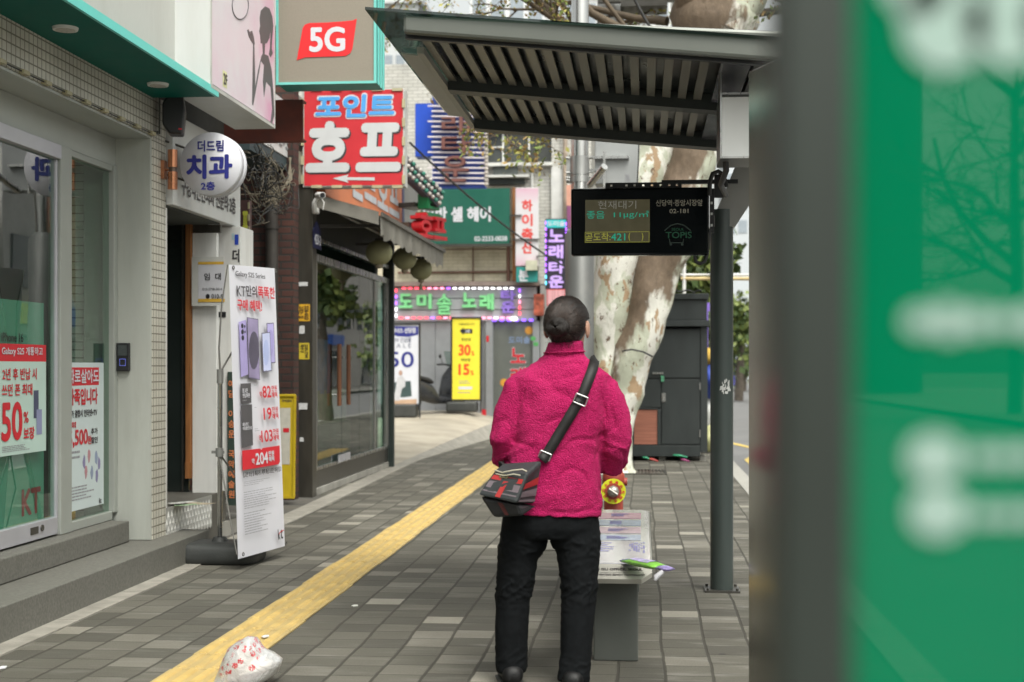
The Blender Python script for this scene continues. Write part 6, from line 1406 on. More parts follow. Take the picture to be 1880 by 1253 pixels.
# ------------------------------------------------------------------ bench
BX0, BX1 = -.30, .045
bn = thing('bench', 'grey pedestal bench with a printed glass seat and rounded ends beside the woman', 'bench', (-.12, 7.3, 0))
leg_m = mat('bench_leg_paint', (.075, .082, .075), .5, .1, var=.08, scale=5, dirt=.15, dcol=(.13, .12, .1), bump=.04)
for y in (6.26, 8.2):
    mb = MB(); mb.box(-.215, -.02, y, y + .1, 0, .383); mb.build('leg', leg_m, bn, bevel=.006)
mb = MB(); mb.box(-.2, -.04, 6.36, 8.2, .33, .38); mb.build('beam', leg_m, bn)
fz = Fr((0, 0, .43), (1, 0, 0), (0, 1, 0))
def plank(y0, y1, ins=0, r=.1):
    pts = []
    for cx, cy, t0 in ((BX1 - r - ins, y0 + r * .5 + ins, -90), (BX1 - r - ins, y1 - r * .5 - ins, 0), (BX0 + r + ins, y1 - r * .5 - ins, 90), (BX0 + r + ins, y0 + r * .5 + ins, 180)):
        for k in range(7): t = R(t0 + 15 * k); pts.append((cx + r * math.cos(t), cy + r * .5 * math.sin(t)))
    return pts
fsl = Fr((0, 6.2, .432), (1, 0, 0), (0, .8, .42)); mb = MB(); mb.prism(fsl, [(BX1 - .005, .0), (BX0 + .005, .0), (BX0 + .005, -.06), (BX0 + .05, -.11), (BX1 - .05, -.11), (BX1 - .005, -.06)], -.02, .004); ep = mb.build('end_plate', mat('bench_end_plate', (.42, .41, .37), .4, .2, var=.05, dirt=.1), bn)
mb = MB(); mb.prism(fz, plank(6.18, 8.62), -.045, -.022); mb.build('seat_tray', leg_m, bn)
mb = MB(); mb.prism(fz, plank(6.19, 8.6, .004), -.0215, 0); st = mb.build('seat', mat('bench_plate', (.36, .36, .33), .35, .3, var=.05, dirt=.1), bn)
mb = MB(); mb.prism(fz, [(BX0 + .02, 6.24), (BX1 - .012, 6.24), (BX1 - .012, 8.50), (BX1 - .05, 8.57), (BX0 + .06, 8.57), (BX0 + .02, 8.5)], .0005, .005); pr = mb.build('seat_print', mat('lilac_seat_print', (.6, .6, .66), .12, var=.02, coat=.5), bn)
def sq(mb, x0, x1, y0, y1, c, mi=0): mb.fquad(fz, x0, x1, y0, y1, c, mi)
mb = MB()
for k, (y0, y1) in enumerate(((8.05, 8.38), (7.7, 7.98), (7.35, 7.63), (7.05, 7.28))): sq(mb, BX0 + .03, BX1 - .055, y0, y1, .0062, k)
mb.build('print_bands', [mat('band_rose', (.6, .32, .45), .2, var=.15, scale=10), mat('band_blue', (.34, .44, .6), .2, var=.15, scale=10), mat('band_pale_rose', (.62, .46, .56), .2, var=.12, scale=10), mat('band_ice', (.42, .5, .66), .2, var=.12, scale=10)], pr)
mb = MB()
VIN = mat('violet_ink', (.16, .15, .42), .4, var=0)
for k, (y0, y1) in enumerate(((8.17, 8.33), (7.76, 7.93), (7.42, 7.56), (7.1, 7.22))): mb = MB(); fine_print(mb, fz, BX0 + .12, BX1 - .12, y0, y1, 3, c=.0075, seed=k, fill=.6); mb.build('fine_print', VIN, pr)
mb = MB()
fine_print(mb, fz, BX0 + .05, BX1 - .16, 6.6, 6.98, 5, c=.0062, seed=11, fill=.3); mb.build('fine_print', VIN, pr); mb = MB()
rr = random.Random(5)
for i in range(10):
    for j in range(7):
        if rr.random() < .55: x = BX1 - .11 + j * .011; y = 6.58 + i * .04; sq(mb, x, x + .008, y, y + rr.uniform(.015, .034), .0062)
mb.build('fine_print', VIN, pr)
mb = MB(); text_fit(mb, fsl, 'JUNG GU OFFICE, SEOUL', -.24, -.0, -.055, -.033, c=.006, bold=.06); text_fit(mb, fsl, 'CARBON HEATING BENCH TECHNOLOGY', -.25, .01, -.088, -.075, c=.006, bold=.03); mb.fquad(fsl, -.25, .005, -.066, -.0645, .006)
mb.build('lettering', K['char'], ep)
mb = MB(); fz0 = frY(6.055)
# snack packet left on the bench
pk = thing('snack_packet', 'crumpled green and violet packet lying across the near corner of the bench', 'packet', gz(1180, 1042, .44)[:])
c0, c1 = gz(1147, 1033, .44), gz(1229, 1050, .46)
mb = MB(); ax = (c1 - c0); L_ = ax.length; ax.normalize(); sd = Vector((-ax.y, ax.x, 0)).normalized()
def pack(t0, t1, w, hgt, ph, n=9):
    rings = []
    for i in range(n):
        t = i / (n - 1); e = min(1, 3.5 * t + .12, 3.5 * (1 - t) + .12); cc_ = c0 + ax * L_ * (t0 + (t1 - t0) * t) + Vector((0, 0, .004 + hgt * .6))
        rings.append([cc_ + sd * (w + .004 * noise.noise(Vector((i * 1.3, ph, q)))) * math.cos(q) + Vector((0, 0, (.002 + hgt * e) * math.sin(q) + .003 * noise.noise(Vector((i, q * 2, ph))))) for q in [k * math.pi / 8 for k in range(16)]])
    return rings
mb.loft(pack(.1, .82, .04, .014, 1)); mb.build('wrapper', mat('lime_wrapper', (.2, .5, .06), .35, var=.2, scale=30), pk)
fpk = Fr(c0 + ax * L_ * .46 + Vector((0, 0, .03)), ax, sd)
mb = MB(); st0 = len(mb.v); gx_ = [(-.09 + .02 * i, -.03 + .012 * j_) for j_ in range(6) for i in range(10)]
mb.add([fpk.at(a, b, .003 * noise.noise(Vector((a * 30, b * 40, 2))) - 6 * b * b) for a, b in gx_], [(j_ * 10 + i, j_ * 10 + i + 1, j_ * 10 + i + 11, j_ * 10 + i + 10) for j_ in range(5) for i in range(9)], 0, True); mb.build('label_patch', mat('pale_violet_patch', (.4, .36, .58), .4, var=.5, scale=45), pk)
mb = MB(); mb.loft(pack(.8, 1.0, .026, .01, 5, 6)); mb.build('twisted_end', mat('violet_foil', (.3, .24, .5), .3, var=.5, scale=60), pk)
mb = MB(); mb.loft(pack(-.02, .12, .022, .006, 7, 5)); mb.build('dark_end', K['navy'], pk)
e_ = c0 + ax * L_ * .96; mb = MB(); mb.tube([e_ - sd * .02, e_ - sd * .05 + Vector((0, 0, -.02)), e_ - sd * .055 + Vector((0, 0, -.035))], [.01, .012, .006], 6); mb.build('torn_strip', K['white_print'], pk)

# ------------------------------------------------------------------ hydrant and block beyond the bench
YH = 10.4; c = gy(1126, 902, YH)
hy = thing('fire_hydrant', 'red fire hydrant wearing a yellow warning disc behind the bench', 'hydrant', (c.x, YH, 0))
hr = mat('hydrant_red', (.3, .045, .03), .5, var=.15, dirt=.25, dcol=(.1, .04, .03))
mb = MB(); H = c.x - .0; mb.tube([(H, YH + .1, 0), (H, YH + .1, .04), (H, YH + .1, .05), (H, YH + .1, .42), (H, YH + .1, .44), (H, YH + .1, .5), (H, YH + .1, .55), (H, YH + .1, .575)], [.1, .1, .07, .07, .085, .08, .055, .02], 20); mb.build('body', hr, hy)
mb = MB(); mb.cyl((H, YH + .04, c.z), (H, YH - .03, c.z), .06, 18); mb.cyl((H, YH + .1, c.z + .06), (H + .1, YH + .1, c.z + .06), .03, 14); mb.build('outlet', hr, hy)
fhy = frY(YH - .02); mb = MB(); rd = .092
mb.prism(fhy, [(c.x + rd * math.cos(k * math.pi / 18), c.z + rd * math.sin(k * math.pi / 18)) for k in range(36)], -.003, .003); dsc = mb.build('warning_disc', mat('lime_yellow_disc', (.58, .6, .02), .45, var=.08), hy)
mb = MB(); mb.tube([(c.x, YH - .024, c.z), (c.x, YH - .06, c.z), (c.x, YH - .075, c.z)], [.045, .042, .02], 8)
mb.tube([(c.x - .03, YH - .07, c.z + .02), (c.x + .03, YH - .07, c.z - .02)], .012, 6); mb.build('cap', mat('worn_cap_steel', (.35, .33, .3), .4, .8, var=.3, scale=20), hy)
mb = MB()
for i, ch in enumerate('소방용수5m주차금지'):
    an = R(140 - i * 36); x, z = c.x + .068 * math.cos(an), c.z + .068 * math.sin(an)
    f_ = Fr((x, YH - .024, z), (math.sin(an), 0, -math.cos(an)), (math.cos(an), 0, math.sin(an))); text_fit(mb, f_, ch, -.012, .012, -.013, .013, c=.001, bold=.07)
mb.build('lettering', K['red'], dsc)
c = gz(1003, 1012)
bb = thing('bollard_base', 'low grey concrete block with a cone stump seen between the woman\'s legs', 'block', (c.x, c.y, 0))
mb = MB(); mb.box(c.x - .12, c.x + .16, c.y, c.y + .3, 0, .1); mb.build('block', K['concrete'], bb, bevel=.012)
mb = MB(); mb.tube([(c.x + .0, c.y + .15, .1), (c.x + .0, c.y + .15, .2), (c.x, c.y + .15, .3)], [.09, .05, .03], 14); mb.build('stump', K['concrete'], bb)

# ------------------------------------------------------------------ bus shelter
sh_ = thing('bus_shelter', 'dark grey bus shelter with sloping slatted roof on a round black pole', 'bus shelter', (.45, 8.3, 0))
PX, PYY = .455, 8.3
post_m = mat('shelter_post_paint', (.05, .064, .06), .35, .15, var=.08, scale=3, stretch=(4, 4, .3), dirt=.12, dcol=(.12, .12, .1))
def rz(x): return 2.707 - .095 * (x + 1.01)       # underside of the roof, falling to the kerb
mb = MB(); mb.tube([(PX, PYY, 0), (PX, PYY, 2.2)], .066, 32); mb.build('pole', post_m, sh_)
mb = MB(); mb.box(PX - .1, PX + .1, PYY - .1, PYY + .1, 0, .012)
for sx in (-1, 1):
    for sy in (-1, 1): mb.cyl((PX + sx * .083, PYY + sy * .083, .0125), (PX + sx * .083, PYY + sy * .083, .026), .009, 6)
mb.build('base_plate', K['dark_steel'], sh_)
mb = MB()
f_ = frY(PYY + .05); mb.prism(f_, [(PX - .07, 2.1), (PX + .075, 2.1), (PX + .36, rz(.8)), (PX + .12, rz(.6))], -.1, .1); mb.build('roof_arm', mat('arm_grey', (.3, .3, .28), .4, .25, var=.06), sh_)
RX0, RX1, RY0, RY1 = -1.01, 1.05, 5.95, 8.36
def slab(mb, x0, x1, y0, y1, d0, d1, mi=0):     # piece that follows the roof slope
    mb.hexa([(x0, y0, rz(x0) + d0), (x1, y0, rz(x1) + d0), (x1, y1, rz(x1) + d0), (x0, y1, rz(x0) + d0), (x0, y0, rz(x0) + d1), (x1, y0, rz(x1) + d1), (x1, y1, rz(x1) + d1), (x0, y1, rz(x0) + d1)], mi)
mb = MB(); mb.hexa([(RX0, RY0, rz(RX0)), (RX1, RY0, rz(RX1)), (RX1, RY0 + .05, rz(RX1)), (RX0, RY0 + .05, rz(RX0)), (RX0, RY0, rz(RX0) + .075), (RX1, RY0, rz(RX1) + .14), (RX1, RY0 + .05, rz(RX1) + .14), (RX0, RY0 + .05, rz(RX0) + .075)])
mb.build('fascia', K['fascia'], sh_, bevel=.014)
mb = MB(); slab(mb, RX0, RX1, RY0 + .052, RY0 + .085, -.012, .03); mb.build('fascia_lip', K['black_plastic'], sh_)
beam = mat('shelter_beam', (.03, .036, .034), .45, .1, var=.1)
for y0, y1, d in ((7.12, 7.24, -.012), (8.24, 8.36, -.02)):
    mb = MB(); slab(mb, RX0 + .03, RX1, y0, y1, d, .068); mb.build('cross_beam', beam, sh_)
sl_m = mat('slat_taupe', (.15, .142, .115), .4, .2, var=.1, scale=6, stretch=(8, .6, 8))
mb = MB(); x = RX0 + .035; i = 0
while x < .32:
    slab(mb, x, x + .04, RY0 + .09, 7.118, .034, .05); slab(mb, x, x + .04, 7.242, 8.238, .034, .05); x += .0765; i += 1
mb.build('slats', sl_m, sh_)
mb = MB(); slab(mb, RX0 + .03, RX1, RY0 + .055, RY1, .07, .076); mb.build('roof_sheet', mat('roof_sheet_dark', (.012, .017, .017), .3, var=.1), sh_)
mb = MB(); slab(mb, RX0 - .005, RX0 + .028, RY0 + .4, RY1, .0, .03); mb.build('edge_rail', mat('pale_edge_rail', (.3, .29, .25), .5, .2, var=.08), sh_)
rg_ = glass_mat('roof_glass', (.2, .26, .24), 1.6)
mb = MB(); slab(mb, -1.17, RX1, RY0 - .015, RY1 + .02, .082, .094); mb.build('roof_glass', rg_, sh_)
mb = MB(); slab(mb, -1.145, RX0 - .006, RY0 + .75, RY1, .062, .07); mb.build('pale_glass_strip', mat('pale_glass_strip_grey', (.36, .35, .31), .5, var=.08), sh_)  # opaque pale strip stands in for light showing in the glass overhang
for y0, y1 in ((6.06, 7.05), (7.3, 8.2)):
    mb = MB(); slab(mb, .335, .46, y0, y1, .016, .03); mb.build('light_panel', mat('dark_light_panel', (.08, .08, .09), .15, var=.15), sh_)
mb = MB(); slab(mb, .48, RX1, RY0 + .09, RY1, .03, .05); mb.build('ceiling_panel', beam, sh_)
# end panel: glossy steel, turned a little towards the pavement
T = Vector((.357, -.934, 0)).normalized(); e0 = Vector((.403, 5.5, 0)); fe_ = Fr(e0, T, (0, 0, 1))
mb = MB(); mb.fbox(fe_, 0, 1.1, .02, 2.42, -.045, 0)
pm_ = mat('polished_panel', (.5, .49, .44), .16, .9, var=.12, scale=2, dirt=.1, stretch=(1, 1, .2), dcol=(.15, .14, .12)); mb.build('end_panel', pm_, sh_, bevel=.003)
# white light box under the roof
YL = 6.3; lb = thing('light_box', 'white light box hung under the shelter roof above the arrival display', 'light box', gy(1345, 293, YL)[:])
fl6 = frY(YL); q = fl6.rect(1322, 172, 1384, 291); qd = fl6.rect(1305, 168, 1321, 285)
mb = MB(); mb.fbox(fl6, q[0], q[1] + .12, q[2], q[3], -.3, -.002); mb.build('case', mat('lightbox_dark_side', (.07, .075, .072), .4, .2), lb, bevel=.004)
mb = MB(); mb.fquad(fl6, q[0] + .008, q[1] + .112, q[2] + .008, q[3] - .016, .001); mb.build('face', mat('milky_face', (.78, .79, .78), .4, var=.03), lb)
mb = MB(); panel_frame(mb, fl6, q[0], q[1] + .12, q[2], q[3] + .003, .008, .0, .008); mb.fbox(fl6, q[0] + .002, q[0] + .01, q[3] + .003, rz(.3) + .03, -.2, -.05); mb.build('trim', K['steel'], lb)
mb = MB(); p0 = gy(1332, 292, YL + .1); mb.tube([p0, p0 + Vector((.004, .02, -.05)), p0 + Vector((-.01, .2, -.09)), p0 + Vector((.03, .5, -.1))], .014, 8); mb.build('cable', K['cable'], lb)
# ------------------------------------------------------------------ arrival display
YD = 8.0; fd = frY(YD)
ad = thing('arrival_display', 'black bus arrival display with green and white dot lettering under the shelter roof', 'display', gy(1176, 470, YD)[:])
q = fd.rect(1048.5, 345, 1302, 469)
mb = MB(); mb.fbox(fd, *q, -.07, 0); mb.build('housing', mat('display_black', (.004, .006, .007), .12, var=.05, spec=.25), ad, bevel=.012)
mb = MB(); mb.fquad(fd, *fd.rect(1074.5, 367, 1193, 445), .002); sc_ = mb.build('screen', mat('olive_screen', (.085, .08, .05), .2, var=.2, scale=9, emit=(.07, .06, .03), es=.25), ad)
def led(name, col, es, dark=(.02, .02, .02)): return mat(name, col, .5, var=0, emit=col, es=es)
LW, LG, LY = led('led_white', (.3, .3, .27), .12), led('led_green', (.01, .4, .27), .25), led('led_yellow', (.35, .35, .05), .25)
def dt(mt, items, par, nm='lettering', c=.0035):
    for s, x0, y0, x1, y1, bo in items: mb = MB(); text_px(mb, fd, s, x0, y0, x1, y1, c=c, bold=bo); build_words(mb, fd, nm, mt, par)
dt(LW, [('현재대기', 1098, 369, 1168, 384, .0)], sc_)
dt(LG, [('좋음', 1077, 388, 1110, 402, .0), ('11㎍/㎥', 1127, 388, 1191, 402, .0), ('421', 1122, 429, 1148, 442, .015)], sc_)
dt(LY, [('곧도착:', 1075, 428, 1121, 443, .012), ('(', 1154, 428, 1157, 443, .02), (')', 1178, 428, 1181, 443, .02)], sc_)
mb = MB(); qy = fd.rect(1074, 426, 1192, 445.5); panel_frame(mb, fd, *qy, .0022, .0025, .004); mb.build('line_frame', LY, sc_)
dt(mat('dim_gold_print', (.42, .4, .33), .5), [('신당역·중앙시장앞', 1204, 367, 1290, 379, .03), ('02-181', 1229, 384, 1264, 392, .05)], ad)
lg = mat('dim_green_print', (.01, .11, .055), .4, var=0)
dt(lg, [('TOPIS', 1222, 426, 1270, 438, .045), ('SEOUL', 1233, 419, 1256, 424, .05)], ad)
mb = MB(); stroke(mb, fd, [(1220, 424), (1232, 414), (1244, 411), (1256, 414), (1268, 424)], .006, .003); stroke(mb, fd, [(1229, 439), (1230, 446), (1254, 446), (1255, 439)], .005, .003); stroke(mb, fd, [(1231, 447), (1232, 451)], .012, .003); stroke(mb, fd, [(1252, 447), (1253, 451)], .012, .003); mb.build('logo', mat('dim_grey_green_print', (.035, .06, .05), .4, var=0), ad)
mb = MB(); qb = fd.rect(1111, 334, 1252, 344)
# hanging bar with punched holes
xs = [1122, 1150, 1165, 1181, 1197, 1213, 1229, 1243]
hx = [fd.px(x, 339)[0] for x in xs]; hr_ = .006; zc = (qb[2] + qb[3]) / 2; xprev = qb[0]
for h in hx:
    mb.fbox(fd, xprev, h - hr_, qb[2], qb[3], -.05, -.03); mb.fbox(fd, h - hr_, h + hr_, qb[2], zc - hr_, -.05, -.03); mb.fbox(fd, h - hr_, h + hr_, zc + hr_, qb[3], -.05, -.03); xprev = h + hr_
mb.fbox(fd, xprev, qb[1], qb[2], qb[3], -.05, -.03)
q2 = fd.rect(1215, 328, 1356, 335); mb.fbox(fd, q2[0], q2[1], q2[2], q2[3], -.09, -.052)
q2 = fd.rect(1304, 345, 1312, 426); mb.fbox(fd, *q2, -.09, -.03); q2 = fd.rect(1312.5, 318, 1330, 360); mb.fbox(fd, *q2, -.1, -.05)
mb.build('bracket', K['black_plastic'], ad)
for y in (372, 392, 413): a, b = fd.px(1307, y); mb = MB(); mb.fquad(fd, a - .006, a + .006, b - .007, b + .007, -.028); mb.build('slot_patch', mat('slot_brightness', (.6, .62, .6), .5, var=0), ad)  # brightness behind the slots painted as pale quads on the bar
mb = MB()
mb.tube([fd.at(*fd.px(*p), .02) for p in ((1302, 360), (1303, 335), (1308, 320), (1318, 316), (1328, 322), (1333, 345))], .013, 10)
mb.build('cable', K['cable'], ad); mb = MB(); mb.tube([fd.at(*fd.px(*p), -.03) for p in ((1276, 470), (1278, 480), (1286, 484), (1294, 480), (1299, 466), (1303, 420))], .011, 10)
mb.build('cable', K['cable'], ad)
# torn sticker on the black pole
fpo = frY(PYY - .0675); mb = MB(); rr = random.Random(8)
for k in range(16):
    x, y = 1332 + rr.uniform(-7, 7), 710 + rr.uniform(-12, 12); w = rr.uniform(1, 4); h = rr.uniform(1.5, 5)
    P3 = [(x + dx * w * rr.uniform(.5, 1.1), y + dy * h * rr.uniform(.5, 1.1)) for dx, dy in ((-1, 1), (0, 1.1), (1, .9), (1, -1), (-.7, -1))]
    pts3 = []
    for (a, b) in P3:
        p = fpo.at(*fpo.px(a, b)); off = p.x - PX; pts3.append(Vector((p.x, PYY - math.sqrt(max(.0001, .067 ** 2 - off ** 2)) - .0006 * (1 + k * .2), p.z)))
    mb.quad(pts3)
mb.build('torn_sticker', mat('sticker_shreds', (.55, .56, .54), .7, var=.2), label='shredded remains of a white sticker on the black shelter pole', cat='sticker')

# ------------------------------------------------------------------ route board close to the camera
YR = .5; frb_ = frY(YR)
rb = thing('route_board', 'bright green route board in a dark grey frame, nearest thing to the camera', 'route board', (.3, YR, 0))
xl = frb_.px(1426, 600)[0]; xg = frb_.px(1566, 600)[0]
fr_m = mat('board_frame_grey', (.032, .04, .034), .45, .3, var=.08)
mb = MB(); mb.box(xl, xg, YR, YR + .05, 0, 2.2); mb.box(.62, .66, YR, YR + .05, 0, 2.2); mb.box(xg, .62, YR, YR + .05, 2.14, 2.2); mb.box(xg, .62, YR, YR + .05, .5, .56); mb.build('frame', fr_m, rb, bevel=.004)
gm_ = mat('green_route_panel', (.0, .15, .066), .06, var=.04, coat=1.0)
nodes_of(gm_)[2].inputs['Coat IOR'].default_value = 1.46; nodes_of(gm_)[2].inputs['Specular IOR Level'].default_value = 0; nodes_of(gm_)[2].inputs['Coat Roughness'].default_value = .02
mb = MB(); mb.box(xg, .62, YR + .012, YR + .03, .56, 2.14); pn = mb.build('panel', gm_, rb)
WGM = mat('white_on_green', (.3, .42, .37), .4, var=0); fpn = frY(YR + .0115)
def disc(x, y, rx, ry): mb = MB(); mb.prism(fpn, [(lambda a: (a[0], a[1]))(fpn.px(x + rx * math.cos(k * math.pi / 12), y + ry * math.sin(k * math.pi / 12))) for k in range(24)][::-1], .0, .0006); mb.build('lettering', WGM, pn)
disc(1735, 40, 80, 90); disc(1850, 40, 80, 80); disc(1960, 40, 80, 70); disc(1680, -30, 60, 60)
for x in range(1690, 2500, 52): disc(x, 590, 30, 26 + 8 * math.sin(x))
disc(1715, 840, 52, 44); disc(1722, 940, 54, 48)
for x in range(1800, 2500, 44): disc(x, 838 + 6 * math.sin(x), 23, 18); disc(x + 6, 946, 25, 16)

# ------------------------------------------------------------------ printed plastic bag on the tactile path
bp_ = thing('plastic_bag', 'white plastic carrier bag with red round prints dropped on the yellow tactile path', 'bag', (gz(455, 1245)[:]))
c = gz(452, 1252) + Vector((0, .05, 0)); S = c.y / CA / FPX
def bagp(x, y, d): return EYE + ray(x, y) * 1 * ((c.y - .0) / CA) + FW * d
out = [(455, 1168), (470, 1172), (486, 1192), (502, 1200), (518, 1212), (508, 1236), (486, 1256), (478, 1275), (440, 1285), (400, 1278), (392, 1262), (400, 1240), (410, 1205), (420, 1188), (438, 1175)]
mb = MB(); NN = len(out); cx, cy = 448, 1230; rings = []
prof = ((1, .0), (.97, .05), (.86, .09), (.66, .115), (.42, .135), (.2, .145), (.05, .148))
for side in (-1, 1):
    rr_ = []
    for (k, d) in prof:
        ring = []
        for i in range(NN * 2):
            a, b = out[(i // 2) % NN], out[(i // 2 + 1) % NN]; t = .5 * (i % 2); x, y = a[0] + (b[0] - a[0]) * t, a[1] + (b[1] - a[1]) * t
            p = bagp(cx + (x - cx) * k, cy + (y - cy) * k, side * d * (.75 if k < 1 else 0)); ring.append(p)
        rr_.append(ring)
    mb.loft(rr_, cap=False)
    mb.add(rr_[-1], [tuple(range(NN * 2))])
for i, v in enumerate(mb.v): mb.v[i] = v + (v - Vector((c.x, c.y, .08))).normalized() * (.012 * noise.noise(v * 11) + .004 * noise.noise(v * 34))
for i, v in enumerate(mb.v): mb.v[i] = Vector((v.x, v.y, max(.016, v.z)))
pb = mat('printed_bag_film', (.6, .6, .6), .32, var=0, bump=.0); N, L, b = nodes_of(pb)
b.inputs['Subsurface Weight'].default_value = .25; b.inputs['Transmission Weight'].default_value = .5; b.inputs['Subsurface Radius'].default_value = (.05, .05, .05)
g = N.new('ShaderNodeNewGeometry'); sp = N.new('ShaderNodeSeparateXYZ'); L.new(g.outputs['Position'], sp.inputs[0])
vo = N.new('ShaderNodeTexVoronoi'); vo.inputs['Scale'].default_value = 31; vo.inputs['Randomness'].default_value = .75; L.new(g.outputs['Position'], vo.inputs['Vector'])
m1 = N.new('ShaderNodeMapRange'); m1.inputs[1].default_value = .4; m1.inputs[2].default_value = .45; m1.inputs[3].default_value = 1; m1.inputs[4].default_value = 0; L.new(vo.outputs[0], m1.inputs[0])
nz = N.new('ShaderNodeTexNoise'); nz.inputs['Scale'].default_value = 160; L.new(g.outputs['Position'], nz.inputs['Vector'])
m2 = N.new('ShaderNodeMapRange'); m2.inputs[1].default_value = .42; m2.inputs[2].default_value = .5; L.new(nz.outputs[0], m2.inputs[0])
xlim = N.new('ShaderNodeMapRange'); xm_ = bagp(484, 1220, 0).x; xlim.inputs[1].default_value = xm_ - .005; xlim.inputs[2].default_value = xm_ + .005; xlim.inputs[3].default_value = 1; xlim.inputs[4].default_value = 0; L.new(sp.outputs[0], xlim.inputs[0])
zl = N.new('ShaderNodeMapRange'); zl.inputs[1].default_value = .05; zl.inputs[2].default_value = .06; L.new(sp.outputs[2], zl.inputs[0])
f = math_n(N, L, 'MULTIPLY', math_n(N, L, 'MULTIPLY', m1.outputs[0], m2.outputs[0]), math_n(N, L, 'MULTIPLY', xlim.outputs[0], zl.outputs[0]))
n2 = N.new('ShaderNodeTexNoise'); n2.inputs['Scale'].default_value = 9; L.new(g.outputs['Position'], n2.inputs['Vector'])
base = mixc(N, L, n2.outputs[0], (.62, .58, .54), (.72, .74, .76))
L.new(mixc(N, L, f, base, (.6, .02, .03)), b.inputs['Base Color'])
bn_ = N.new('ShaderNodeTexNoise'); bn_.inputs['Scale'].default_value = 22; bn_.inputs['Detail'].default_value = 5; bn_.inputs['Distortion'].default_value = 1.5; L.new(g.outputs['Position'], bn_.inputs['Vector'])
bu = N.new('ShaderNodeBump'); bu.inputs['Strength'].default_value = .4; bu.inputs['Distance'].default_value = .02; L.new(bn_.outputs[0], bu.inputs['Height']); L.new(bu.outputs[0], b.inputs['Normal'])
mb.build('film', pb, bp_)
# scraps of litter
for px, py, col, lab in ((488, 1175, (.7, .7, .68), 'small white scrap beside the plastic bag on the yellow path'), (4, 1228, (.6, .6, .62), 'pale scrap at the lower left corner of the pavement'), (652, 1114, (.55, .55, .5), 'tiny white scrap on the dark paving right of the yellow path')):
    a = gz(px, py); mb = MB(); mb.prism(Fr(a + Vector((0, 0, .014 if px == 488 else .002)), (1, 0, 0), (0, 1, 0)), [(.016, 0), (.008, .03), (-.012, .028), (-.02, -.004), (-.004, -.03)], 0, .004); mb.build('litter_scrap', mat('scrap_paper', col, .6), label=lab, cat='litter')
# ------------------------------------------------------------------ the woman waiting
from mathutils.bvhtree import BVHTree
TD = 5.8; PXM = TD / FPX
PO = EYE + ray(1005, 675) * TD; PO.z = 0
def Lp(x, y, z): return PO + RT * x + FW * y + UP * z
def lx(px): return (px - 1005) * PXM
def lz(py): return 1.29 + (675 - py) * PXM
def sring(cx, cy, z, hw, hd, e=2.6, n=40, tilt=0):
    out = []
    for k in range(n):
        t = 2 * math.pi * k / n; c, s = math.cos(t), math.sin(t)
        x = cx + hw * math.copysign(abs(c) ** (2 / e), c); y = cy + hd * math.copysign(abs(s) ** (2 / e), s)
        out.append(Lp(x, y, z + tilt * (x - cx)))
    return out
def union(mb, voxel, smooth=6):
    me = mb.mesh('tmp', [], weld=True); o = bpy.data.objects.new('tmp', me); SC.collection.objects.link(o)
    m = o.modifiers.new('r', 'REMESH'); m.mode = 'VOXEL'; m.voxel_size = voxel; m.use_smooth_shade = True
    if smooth: s = o.modifiers.new('s', 'SMOOTH'); s.factor = .5; s.iterations = smooth
    dg = bpy.context.evaluated_depsgraph_get(); dg.update()
    out = bpy.data.meshes.new_from_object(o.evaluated_get(dg)); bpy.data.objects.remove(o)
    return out
def displace(me, fn):
    ns = [v.normal.copy() for v in me.vertices]
    for v, n in zip(me.vertices, ns): v.co = v.co + n * fn(v.co, n)
    for p in me.polygons: p.use_smooth = True
skin = mat('skin', (.42, .235, .165), .5, var=.06, scale=20); nodes_of(skin)[2].inputs['Subsurface Weight'].default_value = .15; nodes_of(skin)[2].inputs['Subsurface Radius'].default_value = (.01, .004, .002)
AL = [(-.06, -.005, 1.235, .07), (-.115, -.005, 1.195, .078), (-.15, -.004, 1.10, .074), (-.172, -.012, 1.0, .068), (-.168, .045, .925, .06), (-.12, .17, .91, .05)]
AR = [(.17, -.005, 1.235, .07), (.232, -.005, 1.19, .078), (.270, -.004, 1.09, .074), (.284, -.012, .975, .069), (.272, .055, .895, .062), (.2, .19, .90, .05)]
LEGL = [(-.085, 0, .68, .1), (-.1, -.0, .58, .095), (-.118, .0, .52, .083), (-.142, -.005, .346, .069), (-.147, -.01, .12, .064), (-.147, -.01, .05, .064)]
LEGR = [(.108, 0, .68, .105), (.118, -.01, .58, .099), (.126, -.02, .545, .086), (.128, -.05, .38, .07), (.109, -.1, .12, .064), (.1, -.12, .03, .065)]
# -- body: one continuous surface from head to feet
b_ = MB()
b_.loft([sring(cx, 0, z, w, d) for z, cx, w, d in ((.62, .014, .15, .1), (.7, .014, .165, .11), (.85, .022, .15, .1), (1.0, .036, .15, .1), (1.15, .05, .16, .1), (1.25, .06, .15, .08), (1.3, .062, .1, .065), (1.33, .066, .055, .055), (1.40, .074, .05, .05), (1.46, .078, .05, .05))])
for P_ in (AL, AR, LEGL, LEGR): b_.tube([Lp(*p[:3]) for p in P_], [p[3] * (.62 if p[2] > .7 else .5) for p in P_], 16)
for P_, ty in ((LEGL, .0), (LEGR, .0)):
    x, y, z, r = P_[-1]; b_.tube([Lp(x, y + .03, .12), Lp(x, y + .02, .06), Lp(x - .01, y + .08, .045), Lp(x - .015, y + .17, .035)], [.036, .038, .038, .03], 14)
HC = Vector((.08, .0, 1.47)); HT = R(-22)     # the head is turned a little to the right
def Hd(x, y, z): c, s = math.cos(HT), math.sin(HT); return Lp(HC.x + x * c - y * s, HC.y + x * s + y * c, HC.z + z)
